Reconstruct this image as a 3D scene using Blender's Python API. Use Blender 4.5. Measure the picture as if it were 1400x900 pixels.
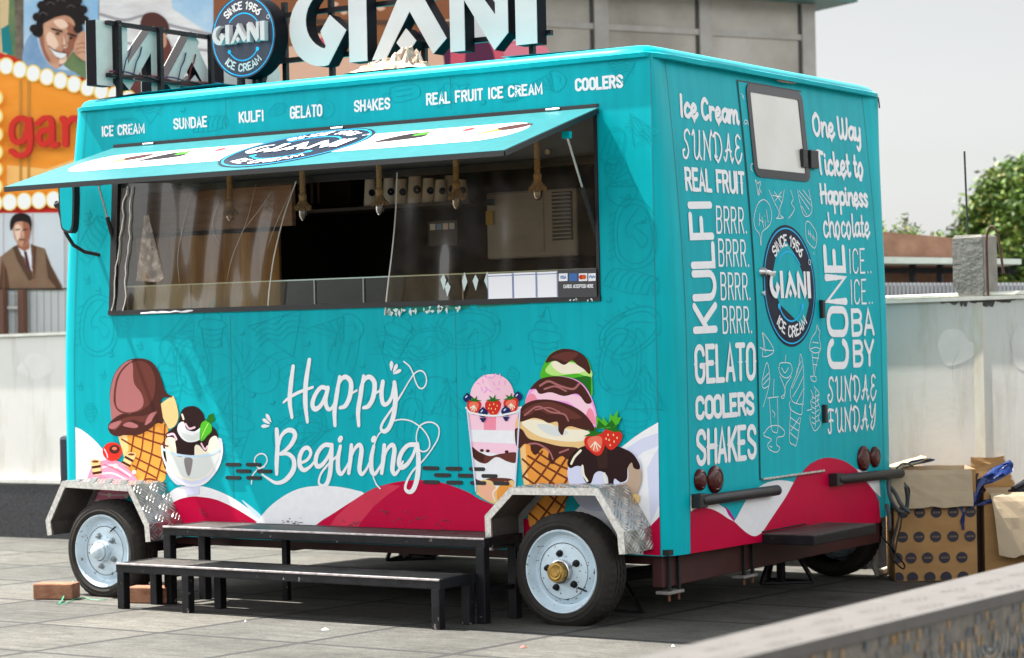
import bpy, bmesh, math, random
from mathutils import Vector, Matrix, Quaternion
R = math.radians
random.seed(7)
scene = bpy.context.scene
for o in list(bpy.data.objects): bpy.data.objects.remove(o)
COL = scene.collection

# ------------------------------------------------------------------ camera
# world: X along the serving side of the trailer (towards its rear), Y away from it, Z up
CAM = Vector((4.958, -8.685, 1.285))
YAW, PIT, ROL, FPX = -0.581865, 0.002082, -0.0206412, 3115.46
_fw = Vector((math.sin(YAW)*math.cos(PIT), math.cos(YAW)*math.cos(PIT), math.sin(PIT)))
_rt = Vector((math.cos(YAW), -math.sin(YAW), 0)); _up = _rt.cross(_fw)
RT = _rt*math.cos(ROL) + _up*math.sin(ROL)
UP = _up*math.cos(ROL) - _rt*math.sin(ROL)
FW = _fw
cam_d = bpy.data.cameras.new('camera'); cam = bpy.data.objects.new('camera', cam_d); COL.objects.link(cam)
cam.matrix_world = Matrix(((RT.x, UP.x, -FW.x, CAM.x), (RT.y, UP.y, -FW.y, CAM.y), (RT.z, UP.z, -FW.z, CAM.z), (0, 0, 0, 1)))
cam_d.sensor_fit = 'HORIZONTAL'; cam_d.sensor_width = 36; cam_d.lens = 36*FPX/1400
cam_d.clip_start = 0.1; cam_d.clip_end = 4000
cam_d.dof.use_dof = True; cam_d.dof.focus_distance = 10.2; cam_d.dof.aperture_fstop = 3.3
scene.camera = cam
# ------------------------------------------------------------------ world and sun
SUNV = Vector((0.525, 0.10, -1.0)).normalized()          # direction the light travels
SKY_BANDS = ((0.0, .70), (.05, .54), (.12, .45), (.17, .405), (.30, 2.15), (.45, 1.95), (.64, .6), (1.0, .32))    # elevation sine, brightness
world = bpy.data.worlds.new('World'); scene.world = world; world.use_nodes = True
nt = world.node_tree; nt.nodes.clear()
sky = nt.nodes.new('ShaderNodeTexSky'); sky.sky_type = 'NISHITA'; sky.sun_disc = False
sky.sun_elevation = math.asin(-SUNV.z); sky.sun_rotation = math.atan2(-SUNV.x, -SUNV.y)
sky.air_density = 1.0; sky.dust_density = 2.0; sky.ozone_density = 1.0; sky.altitude = 200
hs = nt.nodes.new('ShaderNodeHueSaturation'); hs.inputs['Saturation'].default_value = 0.12
bg = nt.nodes.new('ShaderNodeBackground'); bg.inputs['Strength'].default_value = 0.12
wo = nt.nodes.new('ShaderNodeOutputWorld')
# sky shaped by elevation: bright band added at mid height to light upright faces
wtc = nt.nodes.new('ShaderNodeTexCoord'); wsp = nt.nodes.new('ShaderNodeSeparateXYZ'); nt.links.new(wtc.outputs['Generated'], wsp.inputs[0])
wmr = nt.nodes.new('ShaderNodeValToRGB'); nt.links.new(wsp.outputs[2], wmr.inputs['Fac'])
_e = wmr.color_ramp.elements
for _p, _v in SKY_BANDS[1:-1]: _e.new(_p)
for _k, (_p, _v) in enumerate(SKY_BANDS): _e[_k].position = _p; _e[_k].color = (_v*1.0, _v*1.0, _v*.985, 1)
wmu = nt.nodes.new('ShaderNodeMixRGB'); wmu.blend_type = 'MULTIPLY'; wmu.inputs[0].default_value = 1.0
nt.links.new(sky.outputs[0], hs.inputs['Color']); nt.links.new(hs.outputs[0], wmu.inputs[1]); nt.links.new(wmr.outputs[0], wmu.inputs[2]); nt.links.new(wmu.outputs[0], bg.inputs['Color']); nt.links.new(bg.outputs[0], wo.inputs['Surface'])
sl = bpy.data.lights.new('sun', 'SUN'); sl.energy = 5.0; sl.angle = R(0.6); sl.color = (1.0, 0.95, 0.87)
so = bpy.data.objects.new('sun', sl); COL.objects.link(so)
so.rotation_mode = 'QUATERNION'; so.rotation_quaternion = SUNV.to_track_quat('-Z', 'Y'); so.location = (-6, -2, 12)
vs = scene.view_settings
scene.display_settings.display_device = 'sRGB'
vs.view_transform = 'Standard'; vs.look = 'None'; vs.gamma = 1.0; vs.use_curve_mapping = False; vs.exposure = 1.62
scene.render.engine = 'CYCLES'
scene.cycles.max_bounces = 10; scene.cycles.transparent_max_bounces = 24

# ------------------------------------------------------------------ survey helpers (photo bearing -> point on a real plane)
def bearing(x, y): return FW + RT*((x-700)/FPX) - UP*((y-450)/FPX)
def on_plane(x, y, ax, v):
    d = bearing(x, y); return CAM + d*((v-CAM[ax])/d[ax])
GK = 0.022                                                  # the paving falls gently away to the back wall
def gz(y): return -GK*(y+0.235)
def on_ground(x, y, h=0.0):
    d = bearing(x, y); t = -(CAM.z-h+GK*(CAM.y+0.235))/(d.z+GK*d.y); return CAM+d*t
def prof_r(z): return 0.061 - 0.081*(max(0, (z-1.25)/1.24))**1.6      # rear wall leans in towards the roof
def prof_f(z): return -3.585 + 0.13*(max(0, (z-1.0)/1.49))**1.7
def side_uv(x, y): p = on_plane(x, y, 1, 0.0); return (p.x, p.z)
def rear_uv(x, y):
    X = 0.05
    for _ in range(8):
        p = on_plane(x, y, 0, X); X = prof_r(p.z)
    return (p.y, p.z)
def side_map(u, v, off): return Vector((u, -off, v))
def rear_map(u, v, off): return Vector((prof_r(v)+off, u, v))

# ------------------------------------------------------------------ materials
MATS = {}
def lin(c):
    return tuple(((x/12.92) if x <= 0.04045 else ((x+0.055)/1.055)**2.4) for x in (v/255 for v in c))
def mat(name, col, rough=0.5, metal=0.0, noise=0.0, scale=8.0, bump=0.0, bscale=60.0, spec=None, coat=0.0, col2=None, stretch=None, detail=6.0):
    if name in MATS: return MATS[name]
    if spec is None: spec = 0.10 if name.endswith('print') else 0.4
    m = bpy.data.materials.new(name); m.use_nodes = True; MATS[name] = m
    n = m.node_tree; b = n.nodes['Principled BSDF']
    b.inputs['Base Color'].default_value = (*col, 1); b.inputs['Roughness'].default_value = rough
    b.inputs['Metallic'].default_value = metal; b.inputs['Specular IOR Level'].default_value = spec
    if coat: b.inputs['Coat Weight'].default_value = coat; b.inputs['Coat Roughness'].default_value = 0.08
    tc = n.nodes.new('ShaderNodeTexCoord'); mp = n.nodes.new('ShaderNodeMapping')
    n.links.new(tc.outputs['Object'], mp.inputs['Vector'])
    if stretch: mp.inputs['Scale'].default_value = stretch
    if noise or col2:
        t = n.nodes.new('ShaderNodeTexNoise'); t.inputs['Scale'].default_value = scale; t.inputs['Detail'].default_value = detail; t.inputs['Roughness'].default_value = 0.62
        n.links.new(mp.outputs[0], t.inputs['Vector'])
        r = n.nodes.new('ShaderNodeValToRGB'); r.color_ramp.elements[0].position = 0.3; r.color_ramp.elements[1].position = 0.7
        c2 = col2 if col2 else tuple(min(1, c*(1+noise)) for c in col)
        c1 = col if col2 else tuple(c*(1-noise) for c in col)
        r.color_ramp.elements[0].color = (*c1, 1); r.color_ramp.elements[1].color = (*c2, 1)
        n.links.new(t.outputs['Fac'], r.inputs['Fac']); n.links.new(r.outputs['Color'], b.inputs['Base Color'])
        mr = n.nodes.new('ShaderNodeMapRange'); mr.inputs['To Min'].default_value = max(0.02, rough-0.1); mr.inputs['To Max'].default_value = min(1, rough+0.12)
        n.links.new(t.outputs['Fac'], mr.inputs['Value']); n.links.new(mr.outputs[0], b.inputs['Roughness'])
    if bump:
        t2 = n.nodes.new('ShaderNodeTexNoise'); t2.inputs['Scale'].default_value = bscale; t2.inputs['Detail'].default_value = 4
        n.links.new(mp.outputs[0], t2.inputs['Vector'])
        bp = n.nodes.new('ShaderNodeBump'); bp.inputs['Strength'].default_value = bump; bp.inputs['Distance'].default_value = 0.01
        n.links.new(t2.outputs['Fac'], bp.inputs['Height']); n.links.new(bp.outputs[0], b.inputs['Normal'])
    return m
def teal_mat(name, col):
    """vinyl-wrapped panel: slight sun fading and faint run-off streaks"""
    m = mat(name, col, 0.40, spec=0.09); n = m.node_tree; b = n.nodes['Principled BSDF']
    tc = n.nodes.new('ShaderNodeTexCoord')
    def tex(sc, st):
        mp = n.nodes.new('ShaderNodeMapping'); mp.inputs['Scale'].default_value = st; n.links.new(tc.outputs['Object'], mp.inputs['Vector'])
        t = n.nodes.new('ShaderNodeTexNoise'); t.inputs['Scale'].default_value = sc; t.inputs['Detail'].default_value = 6; n.links.new(mp.outputs[0], t.inputs['Vector']); return t
    a = tex(1.3, (1, 1, 1)); s = tex(5, (4, 4, 0.35))
    mx = n.nodes.new('ShaderNodeMath'); mx.operation = 'MULTIPLY_ADD'; mx.inputs[1].default_value = 0.55
    mul = n.nodes.new('ShaderNodeMath'); mul.operation = 'MULTIPLY'; mul.inputs[1].default_value = 0.45
    n.links.new(s.outputs['Fac'], mul.inputs[0]); n.links.new(a.outputs['Fac'], mx.inputs[0]); n.links.new(mul.outputs[0], mx.inputs[2])
    r = n.nodes.new('ShaderNodeValToRGB'); r.color_ramp.elements[0].position = 0.33; r.color_ramp.elements[1].position = 0.68
    r.color_ramp.elements[0].color = (*[c*0.82 for c in col], 1); r.color_ramp.elements[1].color = (col[0], col[1]*1.1, col[2]*1.1, 1)
    n.links.new(mx.outputs[0], r.inputs['Fac']); n.links.new(r.outputs[0], b.inputs['Base Color'])
    bp = n.nodes.new('ShaderNodeBump'); bp.inputs['Strength'].default_value = 0.12; bp.inputs['Distance'].default_value = 0.02
    n.links.new(a.outputs['Fac'], bp.inputs['Height']); n.links.new(bp.outputs[0], b.inputs['Normal'])
    return m
TEAL = teal_mat('teal wrap', (0.0004, 0.37, 0.43))
TEALP = teal_mat('teal paint', (0.0004, 0.39, 0.45))
DOOD = mat('dark teal line print', (0.0004, 0.292, 0.342), 0.4)
WHITE = mat('white vinyl print', (0.76, 0.765, 0.79), 0.45, noise=0.04, scale=25)
LILAC = mat('pale lilac print', (0.60, 0.62, 0.78), 0.45)
PALE = mat('pale blue print', (0.50, 0.66, 0.80), 0.45)
CRIM = mat('crimson print', (0.46, 0.0008, 0.040), 0.42, noise=0.10, scale=3)
CRIML = mat('light crimson print', (0.56, 0.035, 0.075), 0.42, noise=0.10, scale=5)
MAGEN = mat('magenta print', (0.42, 0.0, 0.22), 0.42)
NAVY = mat('navy logo print', (0.010, 0.013, 0.030), 0.4)
CYAN = mat('cyan line print', (0.01, 0.42, 0.80), 0.4)
CHOC = mat('chocolate print', (0.060, 0.016, 0.012), 0.4)
CHOCM = mat('mid chocolate print', (0.12, 0.032, 0.024), 0.4)
CHOCD = mat('dark chocolate print', (0.022, 0.008, 0.008), 0.4)
CHOCL = mat('rose chocolate print', (0.36, 0.13, 0.13), 0.4)
CONE = mat('wafer print', (0.75, 0.30, 0.05), 0.45, noise=0.12, scale=6)
CONEL = mat('light wafer print', (0.80, 0.52, 0.22), 0.45)
CONEB = mat('wafer line print', (0.16, 0.035, 0.012), 0.45)
PINK = mat('pink print', (0.80, 0.25, 0.36), 0.45)
PINKL = mat('light pink print', (0.85, 0.55, 0.66), 0.45)
PINKD = mat('deep pink print', (0.62, 0.10, 0.17), 0.45)
ORCHID = mat('orchid print', (0.80, 0.32, 0.70), 0.45)
REDP = mat('strawberry print', (0.58, 0.025, 0.015), 0.4)
REDL = mat('light strawberry print', (0.75, 0.16, 0.10), 0.4)
GREENP = mat('leaf green print', (0.07, 0.42, 0.02), 0.4)
GREENL = mat('lime print', (0.45, 0.72, 0.20), 0.4)
GREEND = mat('dark leaf print', (0.012, 0.14, 0.012), 0.4)
CREAM = mat('cream print', (0.80, 0.74, 0.58), 0.4)
CREAMD = mat('tan cream print', (0.74, 0.50, 0.22), 0.4)
GREYP = mat('glass grey print', (0.62, 0.65, 0.63), 0.4)
BLUEP = mat('blueberry print', (0.012, 0.018, 0.10), 0.4)
BLACK = mat('satin black', (0.012, 0.012, 0.014), 0.45)
BLACKM = mat('black painted steel', (0.008, 0.008, 0.010), 0.45, noise=0.5, scale=14, bump=0.15, bscale=90, spec=.22)
WEARM = mat('worn bright steel', (0.50, 0.45, 0.45), 0.35, metal=0.7, noise=0.4, scale=30)
TREAD = mat('worn step plate', (0.018, 0.017, 0.018), 0.5, col2=(0.085, 0.078, 0.072), scale=7, bump=0.3, bscale=120)
RUBBER = mat('tyre rubber', (0.010, 0.0095, 0.009), 0.75, col2=(0.030, 0.026, 0.022), scale=9, bump=0.2, bscale=150, spec=.25)
RIM = mat('pale blue grey wheel paint', (0.50, 0.61, 0.68), 0.42, noise=0.13, scale=12, spec=.3)
def chips(m, col, scale, thr):
    n = m.node_tree; b = n.nodes['Principled BSDF']; src = b.inputs['Base Color'].links[0].from_socket; L = n.links.new
    tc = n.nodes.new('ShaderNodeTexCoord'); t = n.nodes.new('ShaderNodeTexNoise'); t.inputs['Scale'].default_value = scale; t.inputs['Detail'].default_value = 3; L(tc.outputs['Object'], t.inputs[0])
    r = n.nodes.new('ShaderNodeMapRange'); r.inputs['From Min'].default_value = thr; r.inputs['From Max'].default_value = thr+.025; L(t.outputs[0], r.inputs[0])
    x = n.nodes.new('ShaderNodeMixRGB'); L(r.outputs[0], x.inputs[0]); L(src, x.inputs[1]); x.inputs[2].default_value = (*col, 1); L(x.outputs[0], b.inputs['Base Color'])
chips(RIM, (.09, .06, .045), 55, .665)
BRASS = mat('brass grease cap', (0.40, 0.25, 0.07), 0.35, metal=0.85, noise=0.25, scale=40)
STEEL = mat('bright steel', (0.55, 0.55, 0.55), 0.28, metal=1.0, noise=0.2, scale=40)
ALU = mat('checker plate aluminium', (0.40, 0.40, 0.39), 0.30, metal=0.9, noise=0.25, scale=22, bump=0.12, bscale=80)
ALUB = mat('brightened plate bar', (0.66, 0.66, 0.65), 0.30, metal=0.9)  # glint of the raised bars put into a brighter colour of the sheet
ALUR = mat('brushed flange', (0.62, 0.61, 0.58), 0.40, metal=0.85, noise=0.25, scale=60)
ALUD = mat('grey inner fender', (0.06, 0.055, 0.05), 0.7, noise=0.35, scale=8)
chips(BLACKM, (.16, .14, .13), 34, .69); chips(TREAD, (.20, .18, .16), 60, .66)
MAROON = mat('maroon chassis paint', (0.045, 0.011, 0.011), 0.5, noise=0.3, scale=10)
REDLENS = mat('dark red lamp lens', (0.055, 0.004, 0.004), 0.22, noise=0.5, scale=70, spec=.35)

# ------------------------------------------------------------------ mesh builder
class MB:
    def __init__(s): s.v = []; s.f = []; s.m = []
    def add(s, vs, fs, mi=0):
        b = len(s.v); s.v += [Vector(p) for p in vs]; s.f += [tuple(i+b for i in f) for f in fs]; s.m += [mi]*len(fs); return s
    def ngon(s, pts, mi=0): return s.add(pts, [tuple(range(len(pts)))], mi)
    def box(s, p0, p1, mi=0, b=0.0, M=None):
        p0 = Vector(p0); p1 = Vector(p1); c = (p0+p1)/2; d = p1-p0
        bm = bmesh.new(); bmesh.ops.create_cube(bm, size=1, matrix=Matrix.Translation(c) @ Matrix.Diagonal((abs(d.x), abs(d.y), abs(d.z), 1)))
        if b > 0: bmesh.ops.bevel(bm, geom=bm.edges[:], offset=b, segments=2, affect='EDGES', profile=0.5)
        return s.bm(bm, mi, M)
    def bm(s, bm, mi=0, M=None):
        if M is not None: bm.transform(M)
        bm.verts.index_update(); s.add([v.co.copy() for v in bm.verts], [tuple(v.index for v in f.verts) for f in bm.faces], mi); bm.free(); return s
    def bar(s, a, b_, w, h, mi=0, up=(0, 0, 1), bev=0.0):
        a = Vector(a); b_ = Vector(b_); d = b_-a; L = d.length; z = d.normalized(); u = Vector(up)
        if abs(z.dot(u)) > 0.98: u = Vector((0, 1, 0))
        x = u.cross(z).normalized(); y = z.cross(x)
        M = Matrix(((x.x, y.x, z.x, a.x), (x.y, y.y, z.y, a.y), (x.z, y.z, z.z, a.z), (0, 0, 0, 1)))
        return s.box((-w/2, -h/2, 0), (w/2, h/2, L), mi, bev, M)
    def tube(s, path, r, n=10, mi=0, cap=True):
        path = [Vector(p) for p in path]; k = len(path); rr = r if isinstance(r, (list, tuple)) else [r]*k
        t0 = (path[1]-path[0]).normalized(); u = t0.orthogonal().normalized(); vs = []
        for i in range(k):
            t = (path[min(i+1, k-1)]-path[max(i-1, 0)]).normalized()
            u = (u - t*u.dot(t)).normalized(); w = t.cross(u)
            for j in range(n):
                a = 2*math.pi*j/n; vs.append(path[i]+(u*math.cos(a)+w*math.sin(a))*rr[i])
        fs = [(i*n+j, i*n+(j+1) % n, (i+1)*n+(j+1) % n, (i+1)*n+j) for i in range(k-1) for j in range(n)]
        if cap: fs += [tuple(range(n-1, -1, -1)), tuple((k-1)*n+j for j in range(n))]
        return s.add(vs, fs, mi)
    def lathe(s, prof, origin, axis, n=48, mi=0, closed=False, rmod=None):
        """prof: (radius, distance along axis)"""
        o = Vector(origin); ax = Vector(axis).normalized(); u = ax.orthogonal().normalized(); w = ax.cross(u); vs = []
        for i in range(n):
            a = 2*math.pi*i/n
            for k, (r, h) in enumerate(prof):
                q = r + (rmod(i, k) if rmod else 0)
                vs.append(o+ax*h+(u*math.cos(a)+w*math.sin(a))*q)
        m = len(prof); fs = []
        for i in range(n):
            j = (i+1) % n
            for k in range(m if closed else m-1):
                l = (k+1) % m; fs.append((i*m+k, j*m+k, j*m+l, i*m+l))
        return s.add(vs, fs, mi)
    def cyl(s, a, b, r, n=24, mi=0): return s.tube([a, b], r, n, mi)
    def build(s, name, mats, parent=None, smooth=None, kind=None):
        me = bpy.data.meshes.new(name); me.from_pydata([tuple(v) for v in s.v], [], s.f)
        for m in (mats if isinstance(mats, (list, tuple)) else [mats]): me.materials.append(m)
        for p, mi in zip(me.polygons, s.m): p.material_index = mi
        me.update()
        if smooth is not None:
            me.shade_smooth(); me.set_sharp_from_angle(angle=R(smooth))
        o = bpy.data.objects.new(name, me); COL.objects.link(o)
        if parent is not None: adopt(o, parent)
        if kind: o['kind'] = kind
        return o
def adopt(o, parent):
    o.parent = parent
    if parent.type == 'EMPTY': o.matrix_parent_inverse = Matrix.Translation(-parent.location)
def thing(name, loc, label, cat, group=None):
    o = bpy.data.objects.new(name, None); o.empty_display_size = 0.2; COL.objects.link(o); o.location = loc
    return tag(o, label, cat, group)
def tag(o, label, cat, group=None):
    o['label'] = label; o['category'] = cat
    if group: o['group'] = group
    return o
def dup(root, delta, label, group=None, rotz=0.0, scale=1.0):
    r = root.copy(); COL.objects.link(r); r.location = root.location + Vector(delta); r.rotation_euler = (0, 0, rotz); r['label'] = label
    r.scale = (scale, scale, scale)
    if group: r['group'] = group
    for ch in list(root.children):
        c = ch.copy(); COL.objects.link(c); c.parent = r
        for g in list(ch.children):
            d = g.copy(); COL.objects.link(d); d.parent = c
    return r

# ------------------------------------------------------------------ 2-D drawing: splines, ribbons, blobs
def cr(pts, closed=False, n=6):
    P = [tuple(map(float, p[:2])) for p in pts]; k = len(P)
    if k < 3 and not closed: return P
    out = []
    rng = range(k) if closed else range(k-1)
    for i in rng:
        if closed: p0, p1, p2, p3 = P[(i-1) % k], P[i], P[(i+1) % k], P[(i+2) % k]
        else:
            p1, p2 = P[i], P[i+1]
            p0 = P[i-1] if i > 0 else (2*p1[0]-p2[0], 2*p1[1]-p2[1]); p3 = P[i+2] if i+2 < k else (2*p2[0]-p1[0], 2*p2[1]-p1[1])
        for j in range(n):
            t = j/n; t2 = t*t; t3 = t2*t
            out.append(tuple(0.5*((2*b)+(-a+c)*t+(2*a-5*b+4*c-d)*t2+(-a+3*b-3*c+d)*t3) for a, b, c, d in zip(p0, p1, p2, p3)))
    if not closed: out.append(P[-1])
    return out
class Print:
    """thin vinyl print on a panel: everything lies on the panel's real surface, each layer a fraction of a millimetre prouder"""
    def __init__(s, surf, off=0.0015, step=0.00016):
        s.mb = MB(); s.map = surf; s.off = off; s.step = step; s.mats = []; s.tr = lambda x, y: (x, y)
    def mi(s, m):
        if m not in s.mats: s.mats.append(m)
        return s.mats.index(m)
    def nxt(s): s.off += s.step; return s.off
    def uv(s, pts): return [s.tr(*p[:2]) for p in pts]
    def blob(s, pts, m, smooth=True, n=6):
        q = cr(pts, True, n) if smooth else pts
        q = s.uv(q); o = s.nxt(); s.mb.ngon([s.map(u, v, o) for u, v in q], s.mi(m)); return s
    def ell(s, cx, cy, rx, ry, m, rot=0, n=28):
        c, sn = math.cos(rot), math.sin(rot)
        return s.blob([(cx+rx*math.cos(a)*c-ry*math.sin(a)*sn, cy+rx*math.cos(a)*sn+ry*math.sin(a)*c) for a in (2*math.pi*i/n for i in range(n))], m, False)
    def line(s, pts, w, m, smooth=True, closed=False, n=6, caps=True, keep=False):
        q = cr(pts, closed, n) if smooth else [p[:2] for p in pts]
        if closed: q = list(q)+[q[0]]
        q = s.uv(q); s.ribbon(q, w, s.mi(m), s.off if keep else s.nxt(), caps and not closed); return s
    def ribbon(s, q, w, mi, o, caps=True):
        P = [Vector(p) for p in q]; P2 = [P[0]]
        for p in P[1:]:
            if (p-P2[-1]).length > 1e-5: P2.append(p)
        P = P2; k = len(P)
        if k < 2: return
        if isinstance(w, (list, tuple)): W = [w[min(len(w)-1, int(i/(k-1)*(len(w)-1)))]*(1-((i/(k-1)*(len(w)-1)) % 1))+w[min(len(w)-1, int(i/(k-1)*(len(w)-1))+1)]*((i/(k-1)*(len(w)-1)) % 1) for i in range(k)]
        else: W = [w]*k
        L = []; Rr = []
        for i in range(k):
            a = (P[i]-P[i-1]).normalized() if i > 0 else (P[1]-P[0]).normalized()
            b = (P[i+1]-P[i]).normalized() if i < k-1 else a
            t = (a+b); t = t.normalized() if t.length > 1e-4 else b
            nn = Vector((-t.y, t.x)); sc = 1/max(0.45, nn.dot(Vector((-b.y, b.x)))); h = W[i]/2*min(sc, 1.6)
            L.append(P[i]+nn*h); Rr.append(P[i]-nn*h)
        oo = [o+s.step*.85*i/k for i in range(k)]      # rises along the stroke, so a stroke that crosses itself lies over itself
        vs = [s.map(p.x, p.y, q_) for p, q_ in zip(L, oo)]+[s.map(p.x, p.y, q_) for p, q_ in zip(Rr, oo)]
        s.mb.add(vs, [(i, i+1, k+i+1, k+i) for i in range(k-1)], mi)
        if caps:
            for e, d, h, o in ((P[0], (P[0]-P[1]).normalized(), W[0]/2, oo[0]), (P[-1], (P[-1]-P[-2]).normalized(), W[-1]/2, oo[-1])):
                a0 = math.atan2(d.y, d.x); s.mb.ngon([s.map(e.x+h*math.cos(a0+a), e.y+h*math.sin(a0+a), o) for a in [math.pi*(j/6-0.5) for j in range(7)]], mi)
    def build(s, name, parent=None): return s.mb.build(name, s.mats, parent)
# ------------------------------------------------------------------ lettering (drawn as strokes; 'p' straight, 's' smooth)
def _arc(cx, cy, rx, ry, a0, a1, n=9): return [(cx+rx*math.cos(R(a0+(a1-a0)*i/n)), cy+ry*math.sin(R(a0+(a1-a0)*i/n))) for i in range(n+1)]
CAPS = {
 'A': (1, [[(0, 0), (.5, 1), (1, 0)], [(.2, .3), (.8, .3)]]),
 'B': (1, [[(0, 0), (0, 1), (.6, 1)]+_arc(.6, .77, .4, .23, 90, -90)+[(0, .54)], [(0, 0), (.6, 0)]+_arc(.6, .27, .4, .27, -90, 90)]),
 'C': (1, [_arc(.5, .75, .5, .25, 10, 180)+_arc(.5, .25, .5, .25, 180, 350)]),
 'D': (1, [[(0, 0), (0, 1), (.4, 1)]+_arc(.45, .72, .55, .28, 90, 0)+_arc(.45, .28, .55, .28, 0, -90)+[(0, 0)]]),
 'E': (.9, [[(1, 1), (0, 1), (0, 0), (1, 0)], [(0, .52), (.8, .52)]]),
 'F': (.9, [[(1, 1), (0, 1), (0, 0)], [(0, .5), (.8, .5)]]),
 'G': (1, [_arc(.5, .75, .5, .25, 10, 180)+_arc(.5, .25, .5, .25, 180, 360)+[(1, .45), (.6, .45)]]),
 'H': (1, [[(0, 0), (0, 1)], [(1, 0), (1, 1)], [(0, .5), (1, .5)]]),
 'I': (.12, [[(.5, 0), (.5, 1)]]),
 'K': (1, [[(0, 0), (0, 1)], [(1, 1), (.05, .42)], [(.3, .58), (1, 0)]]),
 'L': (.85, [[(0, 1), (0, 0), (1, 0)]]),
 'M': (1.3, [[(0, 0), (0, 1), (.5, .2), (1, 1), (1, 0)]]),
 'N': (1, [[(0, 0), (0, 1), (1, 0), (1, 1)]]),
 'O': (1, [_arc(.5, .75, .5, .25, 0, 180)+_arc(.5, .25, .5, .25, 180, 360)+[(1, .75)]]),
 'P': (1, [[(0, 0), (0, 1), (.6, 1)]+_arc(.6, .74, .4, .26, 90, -90)+[(0, .48)]]),
 'R': (1, [[(0, 0), (0, 1), (.55, 1)]+_arc(.55, .75, .42, .25, 90, -90)+[(0, .5)], [(.5, .5), (1, 0)]]),
 'S': (1, [_arc(.5, .76, .5, .24, 10, 180, 7)+[(.06, .62), (.5, .5), (.94, .38)]+_arc(.5, .24, .5, .24, 0, -170, 7)]),
 'T': (1, [[(0, 1), (1, 1)], [(.5, 1), (.5, 0)]]),
 'U': (1, [[(0, 1), (0, .3)]+_arc(.5, .26, .5, .26, 180, 360)+[(1, 1)]]),
 'V': (1, [[(0, 1), (.5, 0), (1, 1)]]),
 'W': (1.4, [[(0, 1), (.25, 0), (.5, .8), (.75, 0), (1, 1)]]),
 'Y': (1, [[(0, 1), (.5, .45), (1, 1)], [(.5, .45), (.5, 0)]]),
 '.': (.12, [[(.5, 0), (.5, .03)]]),
 '1': (.5, [[(0, .8), (.7, 1), (.7, 0)]]),
 '9': (1, [_arc(.5, .7, .5, .3, 0, 360)+[(.95, .3), (.4, 0)]]),
 '5': (1, [[(.95, 1), (.1, 1), (.05, .55), (.5, .62)]+_arc(.5, .31, .5, .31, 80, -170)]),
 '6': (1, [[(.8, 1), (.2, .6)]+_arc(.5, .3, .5, .3, 150, -210)]),
 '!': (.12, [[(.5, 1), (.5, .3)], [(.5, 0), (.5, .04)]]),
 ' ': (.5, []),
}
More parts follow.
